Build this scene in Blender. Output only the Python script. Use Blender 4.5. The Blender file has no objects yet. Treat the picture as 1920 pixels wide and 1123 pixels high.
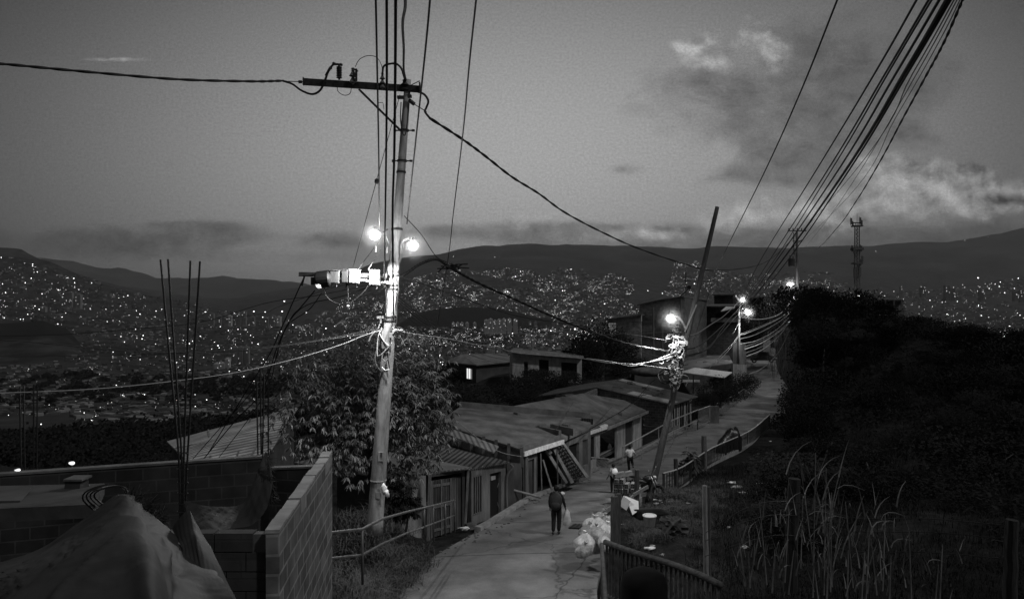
import bpy, bmesh, math, random
import numpy as np
from mathutils import Vector, Matrix, Quaternion, noise as mnoise
random.seed(7); RNG = np.random.default_rng(7)
F = 1400.0; CX = 960.0; HY = 561.5
scene = bpy.context.scene
col = scene.collection

# ---------------------------------------------------------------- coordinates
# camera at the origin looking along +Y; real distances in metres
def P(px, py, d):
    return Vector(((px-CX)/F*d, d, (HY-py)/F*d))
def PZ(px, py, z):
    d = z*F/(HY-py)
    return Vector(((px-CX)/F*d, d, z))

# ---------------------------------------------------------------- materials
MATS = {}
def _bsdf(name):
    m = bpy.data.materials.new(name); m.use_nodes = True
    nt = m.node_tree; b = nt.nodes.get('Principled BSDF')
    return m, nt, b
def g3(v): return (v, v, v, 1)
def mat(name, a, b=None, scale=4.0, rough=.85, bump=0.0, metal=0.0, spec=.3, detail=5, stretch=None, bscale=None, sheen=0, trans=0):
    if name in MATS: return MATS[name]
    m, nt, bs = _bsdf(name); N = nt.nodes; L = nt.links
    if b is None: b = a*.7
    tc = N.new('ShaderNodeTexCoord'); mp = N.new('ShaderNodeMapping')
    L.new(tc.outputs['Object'], mp.inputs[0])
    if stretch: mp.inputs['Scale'].default_value = stretch
    n = N.new('ShaderNodeTexNoise'); n.inputs['Scale'].default_value = scale; n.inputs['Detail'].default_value = detail; n.inputs['Roughness'].default_value = .65
    L.new(mp.outputs[0], n.inputs['Vector'])
    r = N.new('ShaderNodeValToRGB'); r.color_ramp.elements[0].position = .36; r.color_ramp.elements[1].position = .66
    r.color_ramp.elements[0].color = g3(b); r.color_ramp.elements[1].color = g3(a)
    L.new(n.outputs['Fac'], r.inputs[0]); L.new(r.outputs[0], bs.inputs['Base Color'])
    bs.inputs['Roughness'].default_value = rough; bs.inputs['Metallic'].default_value = metal
    bs.inputs['Specular IOR Level'].default_value = spec
    if bump:
        n2 = N.new('ShaderNodeTexNoise'); n2.inputs['Scale'].default_value = bscale or scale*4; n2.inputs['Detail'].default_value = 5
        L.new(mp.outputs[0], n2.inputs['Vector'])
        bp = N.new('ShaderNodeBump'); bp.inputs['Strength'].default_value = bump; bp.inputs['Distance'].default_value = .03
        L.new(n2.outputs['Fac'], bp.inputs['Height']); L.new(bp.outputs[0], bs.inputs['Normal'])
    MATS[name] = m; return m
def blockmat(name, a, b, mortar, bw=.4, bh=.2, ms=.012, rough=.9, bump=.5):
    if name in MATS: return MATS[name]
    m, nt, bs = _bsdf(name); N = nt.nodes; L = nt.links
    uv = N.new('ShaderNodeUVMap')
    br = N.new('ShaderNodeTexBrick'); br.inputs['Scale'].default_value = 1
    br.inputs['Color1'].default_value = g3(a); br.inputs['Color2'].default_value = g3(b); br.inputs['Mortar'].default_value = g3(mortar)
    br.inputs['Mortar Size'].default_value = ms; br.inputs['Brick Width'].default_value = bw; br.inputs['Row Height'].default_value = bh
    L.new(uv.outputs[0], br.inputs['Vector'])
    n = N.new('ShaderNodeTexNoise'); n.inputs['Scale'].default_value = 3; n.inputs['Detail'].default_value = 8
    L.new(uv.outputs[0], n.inputs['Vector'])
    mr = N.new('ShaderNodeMapRange'); mr.inputs['From Min'].default_value = .3; mr.inputs['From Max'].default_value = .7; mr.inputs['To Min'].default_value = .55; mr.inputs['To Max'].default_value = 1.15
    L.new(n.outputs['Fac'], mr.inputs[0])
    mx = N.new('ShaderNodeMix'); mx.data_type = 'RGBA'; mx.blend_type = 'MULTIPLY'; mx.inputs[0].default_value = 1
    L.new(br.outputs['Color'], mx.inputs[6]); L.new(mr.outputs[0], mx.inputs[7]); L.new(mx.outputs[2], bs.inputs['Base Color'])
    iv = N.new('ShaderNodeMath'); iv.operation = 'MULTIPLY_ADD'; iv.inputs[1].default_value = -1; L.new(br.outputs['Fac'], iv.inputs[0])
    L.new(n.outputs['Fac'], iv.inputs[2])
    bp = N.new('ShaderNodeBump'); bp.inputs['Strength'].default_value = bump; bp.inputs['Distance'].default_value = .015
    L.new(iv.outputs[0], bp.inputs['Height']); L.new(bp.outputs[0], bs.inputs['Normal'])
    bs.inputs['Roughness'].default_value = rough; bs.inputs['Specular IOR Level'].default_value = .2
    MATS[name] = m; return m
def ribmat(name, a, b, pitch=.18, rough=.6, bump=.8, metal=0.0, dirt=1.5, axis=0, spec=.3):
    """corrugated sheet / boards: ridges every `pitch` m across the given UV axis"""
    if name in MATS: return MATS[name]
    m, nt, bs = _bsdf(name); N = nt.nodes; L = nt.links
    uv = N.new('ShaderNodeUVMap'); sx = N.new('ShaderNodeSeparateXYZ'); L.new(uv.outputs[0], sx.inputs[0])
    mu = N.new('ShaderNodeMath'); mu.operation = 'MULTIPLY'; mu.inputs[1].default_value = 2*math.pi/pitch; L.new(sx.outputs[axis], mu.inputs[0])
    sn = N.new('ShaderNodeMath'); sn.operation = 'SINE'; L.new(mu.outputs[0], sn.inputs[0])
    n = N.new('ShaderNodeTexNoise'); n.inputs['Scale'].default_value = dirt; n.inputs['Detail'].default_value = 8; L.new(uv.outputs[0], n.inputs['Vector'])
    w = N.new('ShaderNodeTexNoise'); w.inputs['Scale'].default_value = 1; w.inputs['Detail'].default_value = 2
    mpp = N.new('ShaderNodeMapping'); mpp.inputs['Scale'].default_value = (1.1, .12, 1) if axis == 0 else (.12, 1.1, 1)
    L.new(uv.outputs[0], mpp.inputs[0]); L.new(mpp.outputs[0], w.inputs['Vector'])
    ad = N.new('ShaderNodeMath'); ad.operation = 'ADD'; L.new(n.outputs['Fac'], ad.inputs[0]); L.new(w.outputs['Fac'], ad.inputs[1])
    r = N.new('ShaderNodeValToRGB'); r.color_ramp.elements[0].position = .4; r.color_ramp.elements[1].position = .62
    r.color_ramp.elements[0].color = g3(b); r.color_ramp.elements[1].color = g3(a)
    h = N.new('ShaderNodeMath'); h.operation = 'MULTIPLY'; h.inputs[1].default_value = .5; L.new(ad.outputs[0], h.inputs[0])
    L.new(h.outputs[0], r.inputs[0]); L.new(r.outputs[0], bs.inputs['Base Color'])
    bp = N.new('ShaderNodeBump'); bp.inputs['Strength'].default_value = bump; bp.inputs['Distance'].default_value = pitch*.16
    L.new(sn.outputs[0], bp.inputs['Height']); L.new(bp.outputs[0], bs.inputs['Normal'])
    bs.inputs['Roughness'].default_value = rough; bs.inputs['Metallic'].default_value = metal; bs.inputs['Specular IOR Level'].default_value = spec
    MATS[name] = m; return m
def emis(name, s, sample=False):
    if name in MATS: return MATS[name]
    m, nt, bs = _bsdf(name)
    bs.inputs['Base Color'].default_value = g3(.8)
    bs.inputs['Emission Color'].default_value = g3(1); bs.inputs['Emission Strength'].default_value = s
    if not sample: m.cycles.emission_sampling = 'NONE'
    MATS[name] = m; return m

def globe_mat(name, s):
    m, nt, bs = _bsdf(name); N = nt.nodes; L = nt.links      # frosted globe: bright core, dimmer limb
    lw = N.new('ShaderNodeLayerWeight'); lw.inputs[0].default_value = .5
    iv = N.new('ShaderNodeMath'); iv.operation = 'SUBTRACT'; iv.inputs[0].default_value = 1; L.new(lw.outputs['Facing'], iv.inputs[1])
    pw = N.new('ShaderNodeMath'); pw.operation = 'POWER'; pw.inputs[1].default_value = 3.0; L.new(iv.outputs[0], pw.inputs[0])
    ml = N.new('ShaderNodeMath'); ml.operation = 'MULTIPLY_ADD'; ml.inputs[1].default_value = s; ml.inputs[2].default_value = .22; L.new(pw.outputs[0], ml.inputs[0])
    L.new(ml.outputs[0], bs.inputs['Emission Strength']); bs.inputs['Emission Color'].default_value = g3(1); bs.inputs['Base Color'].default_value = g3(.6); m.cycles.emission_sampling = 'NONE'; MATS[name] = m; return m

# ---------------------------------------------------------------- objects
def tag(o, label=None, cat=None, group=None, kind=None):
    if label: o['label'] = label
    if cat: o['category'] = cat
    if group: o['group'] = group
    if kind: o['kind'] = kind
    return o
def empty(name, loc, label=None, cat=None, group=None):
    o = bpy.data.objects.new(name, None); col.objects.link(o); o.location = loc; o.empty_display_size = .2
    return tag(o, label, cat, group)
def world_loc(o):
    v = Vector((0, 0, 0))
    while o is not None: v += Vector(o.location); o = o.parent
    return v
def add_uv(me):
    nv = len(me.loops)
    if not nv: return
    uvl = me.uv_layers.new(name='UVMap')
    li = np.empty(nv, np.int32); me.loops.foreach_get('vertex_index', li)
    co = np.empty(len(me.vertices)*3, np.float32); me.vertices.foreach_get('co', co); co = co.reshape(-1, 3)
    nn = np.empty(len(me.polygons)*3, np.float32); me.polygons.foreach_get('normal', nn); nn = nn.reshape(-1, 3)
    lt = np.empty(len(me.polygons), np.int32); me.polygons.foreach_get('loop_total', lt)
    fn = np.repeat(nn, lt, axis=0)
    t = np.stack([-fn[:, 1], fn[:, 0], np.zeros(len(fn))], 1)
    ln = np.linalg.norm(t, axis=1); flat = ln < .05
    t[flat] = (1, 0, 0); t[~flat] /= ln[~flat][:, None]
    b = np.cross(fn, t)
    p = co[li]
    uv = np.stack([(p*t).sum(1), (p*b).sum(1)], 1).astype(np.float32)
    uvl.data.foreach_set('uv', uv.ravel())
class MB:
    def __init__(s): s.v = []; s.f = []; s.mi = []
    def add(s, vs, fs, mi=0):
        k = len(s.v); s.v += [tuple(v) for v in vs]; s.f += [tuple(i+k for i in f) for f in fs]; s.mi += [mi]*len(fs); return s
    def hexa(s, c, mi=0):   # 4 bottom (ccw seen from above), 4 top
        return s.add(c, [(3, 2, 1, 0), (4, 5, 6, 7), (0, 1, 5, 4), (1, 2, 6, 5), (2, 3, 7, 6), (3, 0, 4, 7)], mi)
    def box(s, c, size, rot=None, mi=0):
        c = Vector(c); hx, hy, hz = [q/2 for q in size]; R = rot or Matrix.Identity(3)
        pts = [c + R @ Vector(q) for q in [(-hx, -hy, -hz), (hx, -hy, -hz), (hx, hy, -hz), (-hx, hy, -hz), (-hx, -hy, hz), (hx, -hy, hz), (hx, hy, hz), (-hx, hy, hz)]]
        return s.hexa(pts, mi)
    def bar(s, a, b, w, h=None, up=(0, 0, 1), mi=0):   # rectangular bar a->b
        a = Vector(a); b = Vector(b); h = h or w; d = (b-a).normalized(); u = Vector(up)
        r = d.cross(u)
        if r.length < 1e-3: r = d.cross(Vector((1, 0, 0)))
        r.normalize(); u = r.cross(d).normalized()
        q = [(-w/2, -h/2), (w/2, -h/2), (w/2, h/2), (-w/2, h/2)]
        return s.add([a+r*x+u*y for x, y in q]+[b+r*x+u*y for x, y in q], [(0, 1, 2, 3), (7, 6, 5, 4), (1, 0, 4, 5), (2, 1, 5, 6), (3, 2, 6, 7), (0, 3, 7, 4)], mi)
    def tube(s, path, r, n=8, cap=True, mi=0):
        path = [Vector(p) for p in path]; k = len(path)
        rr = r if isinstance(r, (list, tuple)) else [r]*k
        k0 = len(s.v); prev = None
        for i, p in enumerate(path):
            d = (path[min(i+1, k-1)]-path[max(i-1, 0)])
            d = d.normalized() if d.length > 1e-9 else Vector((0, 0, 1))
            if prev is None:
                u = d.cross(Vector((0, 0, 1)))
                if u.length < 1e-2: u = d.cross(Vector((0, 1, 0)))
                u.normalize()
            else:
                u = (prev - d*prev.dot(d))
                u = u.normalized() if u.length > 1e-6 else d.orthogonal().normalized()
            prev = u; w = d.cross(u)
            for j in range(n):
                a = 2*math.pi*j/n; s.v.append(tuple(p+(u*math.cos(a)+w*math.sin(a))*rr[i]))
        fs = []
        for i in range(k-1):
            for j in range(n):
                a = k0+i*n+j; b = k0+i*n+(j+1) % n; fs.append((a, b, b+n, a+n))
        if cap:
            fs.append(tuple(k0+j for j in reversed(range(n)))); fs.append(tuple(k0+(k-1)*n+j for j in range(n)))
        s.f += fs; s.mi += [mi]*len(fs); return s
    def lathe(s, c, prof, n=16, axis=(0, 0, 1), mi=0):
        c = Vector(c); ax = Vector(axis).normalized(); return s.tube_prof(c, ax, prof, n, mi)
    def tube_prof(s, c, ax, prof, n, mi=0):
        u = ax.orthogonal().normalized(); w = ax.cross(u); k0 = len(s.v); k = len(prof)
        for r, h in prof:
            for j in range(n):
                a = 2*math.pi*j/n; s.v.append(tuple(c+ax*h+(u*math.cos(a)+w*math.sin(a))*max(r, 1e-4)))
        fs = []
        for i in range(k-1):
            for j in range(n):
                a = k0+i*n+j; b = k0+i*n+(j+1) % n; fs.append((a, b, b+n, a+n))
        fs.append(tuple(k0+j for j in reversed(range(n)))); fs.append(tuple(k0+(k-1)*n+j for j in range(n)))
        s.f += fs; s.mi += [mi]*len(fs); return s
    def slab(s, pts, th, mi=0):     # polygon (top) extruded downward by th
        pts = [Vector(p) for p in pts]; n = len(pts)
        lo = [p-Vector((0, 0, th)) for p in pts] if not isinstance(th, (list, tuple)) else [Vector((p.x, p.y, z)) for p, z in zip(pts, th)]
        nrm = sum(((pts[(i+1) % n]-pts[0]).cross(pts[(i+2) % n]-pts[0]) for i in range(n-2)), Vector())
        if nrm.z < 0: pts.reverse(); lo.reverse()
        fs = [tuple(range(n, 2*n)), tuple(reversed(range(n)))]
        for i in range(n):
            j = (i+1) % n; fs.append((i, j, n+j, n+i))
        return s.add(lo+pts, fs, mi)
    def grid(s, rows, mi=0):
        r = len(rows); c = len(rows[0]); k0 = len(s.v)
        for row in rows: s.v += [tuple(p) for p in row]
        for i in range(r-1):
            for j in range(c-1):
                a = k0+i*c+j; s.f.append((a, a+1, a+c+1, a+c)); s.mi.append(mi)
        return s
    def ball(s, c, r, sub=2, sq=(1, 1, 1), jit=0.0, seed=0, mi=0, freq=1.5):
        bm = bmesh.new(); bmesh.ops.create_icosphere(bm, subdivisions=sub, radius=1)
        vs = []
        for v in bm.verts:
            k = 1+jit*mnoise.noise(v.co*freq+Vector((seed*3.1, seed, 0)))*2
            vs.append((c[0]+v.co.x*r*sq[0]*k, c[1]+v.co.y*r*sq[1]*k, c[2]+v.co.z*r*sq[2]*k))
        fs = [tuple(v.index for v in f.verts) for f in bm.faces]; bm.free()
        return s.add(vs, fs, mi)
    def build(s, name, m, parent=None, smooth=False, uv=True, label=None, cat=None, group=None, kind=None, origin=None):
        off = world_loc(parent) if parent is not None else (Vector(origin) if origin is not None else Vector((0, 0, 0)))
        if parent is None and origin is None and s.v:
            a = np.array(s.v); off = Vector(((a[:, 0].min()+a[:, 0].max())/2, (a[:, 1].min()+a[:, 1].max())/2, a[:, 2].min()))
            off = Vector([float(x) for x in off])
        me = bpy.data.meshes.new(name)
        a = np.array(s.v, dtype=np.float64)-np.array(off)
        me.from_pydata(a.tolist(), [], s.f); me.update()
        ms = m if isinstance(m, (list, tuple)) else [m]
        for q in ms: me.materials.append(q)
        if len(ms) > 1: me.polygons.foreach_set('material_index', np.array(s.mi, np.int32))
        if smooth: me.polygons.foreach_set('use_smooth', np.ones(len(me.polygons), bool))
        if uv: add_uv(me)
        o = bpy.data.objects.new(name, me); col.objects.link(o)
        if parent is not None: o.parent = parent
        else: o.location = off
        return tag(o, label, cat, group, kind)
def copy_tree(o, parent=None):
    c = o.copy(); col.objects.link(c); c.parent = parent
    for ch in list(o.children): copy_tree(ch, c)
    return c
def crv(pts, n=8):
    """Catmull-Rom through 3D points"""
    pts = [Vector(p) for p in pts]
    if len(pts) == 2: return [pts[0].lerp(pts[1], i/n) for i in range(n+1)]
    out = []; q = [pts[0]*2-pts[1]]+pts+[pts[-1]*2-pts[-2]]
    for i in range(1, len(q)-2):
        a, b, c, d = q[i-1:i+3]
        for k in range(n):
            t = k/n; out.append(.5*((2*b)+(c-a)*t+(2*a-5*b+4*c-d)*t*t+(3*b-a-3*c+d)*t**3))
    out.append(pts[-1]); return out
def wire_pts(spec):
    """spec: [(px,py,d),...]; depths interpolated where None"""
    ds = [s[2] if len(s) > 2 else None for s in spec]
    known = [i for i, d in enumerate(ds) if d is not None]
    # interpolate 1/d along the accumulated image length -> straight in space
    L = [0]
    for a, b in zip(spec, spec[1:]): L.append(L[-1]+math.hypot(b[0]-a[0], b[1]-a[1]))
    inv = np.interp(L, [L[i] for i in known], [1/ds[i] for i in known])
    return [P(s[0], s[1], 1/q) for s, q in zip(spec, inv)]
HAZE = 4.6e-5; LH = .1
# ---------------------------------------------------------------- materials used
concrete = mat('concrete', .30, .17, 2.2, .9, .35)
concrete_pale = mat('pale_concrete', .44, .17, 1.6, .85, .4, bscale=30, stretch=(3, 3, .7), detail=10)
concrete_dark = mat('weathered_concrete', .13, .06, 1.5, .92, .4)
roof_concrete = mat('roof_concrete', .17, .055, .8, .92, .5, bscale=18, detail=10)
plaster_w = mat('white_plaster', .40, .20, 1.6, .9, .2, stretch=(2, 2, .6), detail=9)
plaster_g = mat('grey_plaster', .16, .07, 1.4, .9, .25, stretch=(2, 2, .6), detail=9)
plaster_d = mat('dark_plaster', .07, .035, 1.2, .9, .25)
fascia_w = mat('white_fascia', .75, .45, 6, .8, .2)
steel = mat('galvanised_steel', .45, .28, 8, .45, .1, metal=.6, spec=.5)
steel_d = mat('dark_steel', .045, .02, 8, .6, .2, metal=.2)
paint_d = mat('dark_rail_paint', .10, .05, 6, .45, .1, spec=.5)
rubber = mat('black_rubber', .012, .008, 8, .45, .05, spec=.5)
cable_m = mat('black_cable', .012, .008, 20, .5, spec=.4)
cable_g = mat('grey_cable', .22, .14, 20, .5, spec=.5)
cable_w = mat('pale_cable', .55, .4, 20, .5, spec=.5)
wood = mat('old_wood', .16, .07, 3, .9, .5, stretch=(9, 9, 1))
wood_d = mat('dark_wood', .09, .045, 3, .92, .5, stretch=(9, 9, 1))
wood_p = mat('pale_wood', .28, .13, 3, .9, .5, stretch=(9, 9, 1))
planks = ribmat('plank_boards', .09, .035, .14, .85, 1.0)
tin = ribmat('tin_sheet', .46, .18, .30, .6, 1.0, dirt=1.2)
tin_d = ribmat('dark_tin_sheet', .10, .05, .18, .75, .8, dirt=1.0)
tin_m = ribmat('weathered_sheet', .20, .10, .2, .7, .7, dirt=1.0)
blocks = blockmat('clay_blocks', .15, .09, .24); blocks_e = blockmat('lamplit_clay_blocks', .38, .24, .42)  # blocks_e is paler: lamp light put into its colour
blocks_l = blockmat('lit_blocks', .17, .085, .27, .4, .2, .016, bump=.9)
brick_s = blockmat('small_bricks', .10, .06, .22, .24, .09, .012)
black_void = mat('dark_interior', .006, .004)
cloth_w = mat('white_cloth', .9, .8, 6, .8, .2)
cloth_d = mat('dark_cloth', .018, .01, 8, .9, .2)
skin_m = mat('skin', .16, .12, 8, .6)
hair_m = mat('black_hair', .01, .006, 30, .6)
plastic_w = mat('white_plastic_bag', .8, .4, 5, .35, .6, spec=.5, bscale=9)
plastic_g = mat('grey_plastic_bag', .5, .16, 5, .4, 1.0, spec=.5, bscale=14)
tarp_m = mat('dusty_tarpaulin', .034, .015, 1.1, .7, .25, bscale=5, detail=3)
leaf_k = mat('shade_dark_weed', .022, .008, .6, .9, spec=.08)  # weed colour darkened to stand in for the unlit side
dark_slab = mat('dark_slab_concrete', .05, .02, 1.5, .9, .3)  # very dark slab concrete
rail_dark = mat('dark_baluster', .03, .015, 6, .6)
black_wood = mat('black_wood', .035, .012, 3, .95, .5, stretch=(9, 9, 1))
soil = mat('dark_soil', .05, .018, .7, .95, .6, bscale=6)
leaf_m = mat('glossy_leaf', .17, .03, .9, .4, spec=.5)
leaf_d = mat('dark_leaf', .022, .007, .5, .9, spec=.08)
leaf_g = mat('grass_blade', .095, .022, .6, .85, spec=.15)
leaf_r = mat('reed_blade', .20, .09, 2, .6, spec=.3)
bark = mat('bark', .09, .04, 5, .95, .6)
glow = globe_mat('lamp_glow', 4.2)

# ---------------------------------------------------------------- terrain
ROWS = {
200: [(-900, 900), (0, 862), (640, 800), (1150, 770), (1500, 750), (2900, 760)],
400: [(-900, 830), (0, 790), (640, 765), (1150, 735), (2900, 730)],
800: [(-900, 780), (0, 735), (640, 722), (1150, 705), (2900, 700)],
1500: [(-900, 700), (0, 672), (150, 668), (300, 690), (640, 690), (1150, 682), (2900, 690)],
2000: [(-900, 600), (0, 606), (80, 600), (130, 618), (160, 660), (300, 672), (640, 668), (1150, 660), (2900, 665)],
2500: [(-900, 620), (0, 628), (300, 655), (640, 648), (1150, 642), (2900, 650)],
3000: [(-900, 590), (0, 600), (300, 620), (640, 628), (730, 618), (760, 600), (800, 583), (860, 575), (930, 577), (1000, 592), (1060, 606), (1150, 620), (2900, 628)],
3600: [(-900, 540), (0, 555), (220, 585), (430, 605), (640, 614), (1150, 608), (2900, 612)],
4500: [(-900, 440), (0, 482), (37, 482), (60, 484), (90, 487), (118, 500), (160, 520), (220, 540), (300, 560), (430, 583), (520, 592), (640, 594), (750, 588), (1150, 588), (2900, 590)],
5500: [(-900, 500), (0, 520), (300, 578), (430, 578), (520, 575), (640, 562), (750, 552), (1150, 562), (1300, 575), (2900, 575)],
6500: [(-900, 430), (0, 465), (40, 467), (60, 478), (110, 500), (200, 530), (300, 555), (430, 567), (500, 560), (600, 550), (700, 532), (800, 516), (930, 503), (1000, 506), (1150, 517), (1230, 535), (1500, 538), (1920, 548), (2900, 540)],
7800: [(-900, 520), (0, 530), (300, 556), (430, 562), (520, 548), (640, 525), (760, 504), (900, 484), (1060, 480), (1300, 492), (1500, 494), (1700, 490), (1850, 480), (2900, 460)],
9000: [(-900, 500), (0, 520), (300, 545), (426, 566), (480, 551), (530, 546), (585, 537), (640, 520), (680, 502), (720, 492), (765, 483), (800, 480), (836, 473), (870, 465), (900, 461), (960, 457), (1000, 456), (1040, 459), (1080, 458), (1150, 460), (1220, 462), (1300, 466), (1360, 463), (1500, 464), (1600, 461), (1700, 456), (1800, 451), (1830, 446), (1860, 440), (1880, 440), (1900, 434), (1920, 428), (2100, 415), (2900, 430)],
11000: [(-900, 560), (0, 545), (430, 565), (800, 540), (2900, 520)],
13500: [(-900, 470), (74, 481), (140, 492), (190, 502), (221, 503), (266, 511), (295, 520), (350, 520), (430, 520), (500, 524), (600, 535), (2900, 535)],
15500: [(-900, 570), (2900, 570)],
}
RD = sorted(ROWS)
def zfar_grid(px, d):
    """px, d arrays (same shape) -> z, valid for d >= 200"""
    zs = np.stack([(HY-np.interp(px, [a for a, b in ROWS[k]], [b for a, b in ROWS[k]]))/F*k for k in RD], 0)
    i = np.clip(np.searchsorted(RD, d, side='right')-1, 0, len(RD)-2)
    rd = np.array(RD, float); t = np.clip((d-rd[i])/(rd[i+1]-rd[i]), 0, 1)
    a = np.take_along_axis(zs, i[None], 0)[0]; b = np.take_along_axis(zs, (i+1)[None], 0)[0]
    return a*(1-t)+b*t
ROAD_L = [(-3.0, 8, -6.2), (-2.95, 13, -6.7), (-2.9, 17.9, -7.19), (-2.56, 21.1, -7.51), (-1.6, 24.5, -7.85), (-.76, 26.7, -8.07), (.93, 32.4, -8.64), (2.56, 35.9, -8.99), (6.1, 45, -9.75), (8.4, 48.9, -9.9), (13, 57, -9.92), (17.6, 65, -9.9), (22, 73.5, -9.89), (25.5, 81, -9.75), (28.6, 92, -9.4), (32, 104, -8.2), (37, 118, -6.5)]
ROAD_R = [(2.2, 8, -6.2), (2.1, 13, -6.7), (2.05, 17.9, -7.19), (2.6, 21.5, -7.55), (3.0, 25, -7.9), (3.5, 29, -8.3), (5.6, 33.6, -8.7), (8.0, 36.6, -9.05), (11.6, 44.2, -9.7), (15.8, 50.4, -9.85), (19.8, 58.5, -9.92), (24.2, 66, -9.9), (28, 75, -9.8), (30.5, 83, -9.6), (33.5, 94, -9.0), (37, 105, -7.8), (42, 118, -6.2)]
def dens(pts, n=6):
    return crv(pts, n)
RL = dens(ROAD_L); RR = dens(ROAD_R)
RLa = np.array([tuple(p) for p in RL]); RRa = np.array([tuple(p) for p in RR]); RC = (RLa+RRa)/2
CP = [  # scattered near ground control points (x, y, z)
 (-3.5, 18.7, -5.75), (-3.2, 15, -5.6), (-4, 12, -5.4), (-3.7, 21, -6.6), (-5, 21, -6.8), (-6, 17, -6), (-4, 24, -7.6), (-3.6, 27, -8.4), (-7, 27, -9), (-5, 33, -10), (-12, 25, -11), (-12, 15, -8.5), (-20, 25, -17), (-18, 12, -11),
 (-8, 40, -11.5), (-2, 40, -9.8), (-1, 46, -9.8), (-12, 50, -14), (-25, 45, -22), (-30, 70, -26), (-15, 65, -12), (-6, 60, -9.4), (3, 58, -9.3), (-4, 75, -8.8), (4, 75, -8.3), (12, 72, -8.8), (-10, 85, -10.5), (-20, 95, -18), (0, 88, -8.4), (12, 88, -7.6), (20, 88, -7.6), (-35, 110, -32), (0, 105, -13), (15, 110, -11),
 (22, 98, -7.4), (28, 108, -6.5), (40, 98, -3.6), (36, 90, -4.2), (42, 112, -3.2), (60, 115, -12), (25, 118, -9),
 (3.2, 20, -7.3), (4.5, 22, -7.1), (6, 25, -7.3), (8, 22, -6.6), (7, 30, -7.9), (10, 33, -8.3), (12, 28, -7.3), (14, 36, -8.3), (17, 44, -8.6), (12, 20, -6.1), (18, 30, -6.6), (22, 40, -6.8), (24, 50, -7.4), (26, 58, -7.2), (5, 14, -6.2), (9, 14, -5.6), (5, 8, -5.6), (10, 8, -5.3), (16, 14, -5.4), (20, 22, -5.4),
 (30, 66, -5.2), (33, 72, -3.2), (33.5, 80, -1.9), (37, 84, -1.6), (37, 76, -2.2), (38, 68, -3.8), (42, 76, -3.3), (36, 60, -5.0), (31, 46, -5.6), (29, 34, -5.4), (40, 55, -4.6), (44, 66, -4.4), (47, 72, -4.8), (42, 60, -4.4), (50, 82, -8), (56, 70, -7), (50, 58, -5.0), (44, 45, -4.6), (38, 30, -4.6), (60, 50, -7.5), (70, 80, -18), (75, 55, -14), (90, 70, -26), (80, 110, -30), (110, 110, -44), (60, 30, -6), (90, 35, -16),
 (-30, 8, -12), (-40, 25, -22), (-50, 60, -34), (-60, 110, -46), (-80, 80, -50), (-90, 30, -40),
]
CPa = np.array(CP, float)
RS = np.concatenate([RLa[::4]+[-.6, 0, -.15], RRa[::4]+[.6, 0, -.05]])
ALL = np.concatenate([CPa, RS])
def znear(x, y):
    x = np.asarray(x, float).ravel(); y = np.asarray(y, float).ravel()
    out = np.empty_like(x)
    for s in range(0, len(x), 8000):
        dx = x[s:s+8000, None]-ALL[None, :, 0]; dy = y[s:s+8000, None]-ALL[None, :, 1]
        d2 = dx*dx+dy*dy+.3
        w = d2**-1.9; z = (w*ALL[None, :, 2]).sum(1)/w.sum(1)
        # road corridor
        rx = x[s:s+8000, None]-RC[None, :, 0]; ry = y[s:s+8000, None]-RC[None, :, 1]; q = rx*rx+ry*ry; j = q.argmin(1); dist = np.sqrt(q[np.arange(len(j)), j])
        k = np.clip((3.6-dist)/1.1, 0, 1); k = k*k*(3-2*k)
        out[s:s+8000] = z*(1-k)+(RC[j, 2]-.12)*k
    return out
def zall(x, y):
    x = np.asarray(x, float).ravel(); y = np.asarray(y, float).ravel()
    n = znear(x, np.minimum(y, 125))
    px = x/np.maximum(y, 1)*F+CX
    f = zfar_grid(px, np.maximum(y, 200.))
    t = np.clip((y-120)/80, 0, 1)
    return n*(1-t)+f*t
def gz(x, y): return float(zall([x], [y])[0])

pxs = np.arange(-1500, 3420, 14.)
ds = np.unique(np.concatenate([np.linspace(-3, 6, 12), np.geomspace(6.5, 200, 120), np.geomspace(200, 16500, 190), np.array(RD, float)]))
W = np.where(ds < 6, 1, 1)
PX, DD = np.meshgrid(pxs, ds)
XX = (PX-CX)/F*np.maximum(DD, 6); YY = DD.copy()
ZZ = zall(XX, np.maximum(YY, 2)).reshape(XX.shape)
def fb(x, y, z, o=5): return mnoise.fractal(Vector((x, y, z)), .9, 2.1, o)
nz = np.zeros_like(ZZ)
for i in range(ZZ.shape[0]):
    d = ds[i]
    for j in range(ZZ.shape[1]):
        x = XX[i, j]; y = YY[i, j]
        if d > 150:
            s = 1/420.; amp = min(1, (d-150)/500)*(.0042*d+2)
            nz[i, j] = amp*fb(x*s, y*s, 1.7, 6)*.55
        else:
            nz[i, j] = .10*fb(x*.6, y*.6, 4.2, 3)
dr = np.sqrt(((XX[:, :, None]-RC[None, None, ::3, 0])**2+(YY[:, :, None]-RC[None, None, ::3, 1])**2).min(2)) if False else None
near_i = ds < 130
for i in np.where(near_i)[0]:
    q = ((XX[i][:, None]-RC[None, ::2, 0])**2+(YY[i][:, None]-RC[None, ::2, 1])**2).min(1)**.5
    nz[i] *= np.clip((q-3)/1.5, 0, 1)
ZZ += nz
mb = MB(); mb.grid([[(XX[i, j], YY[i, j], ZZ[i, j]) for j in range(XX.shape[1])] for i in range(XX.shape[0])])
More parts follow.
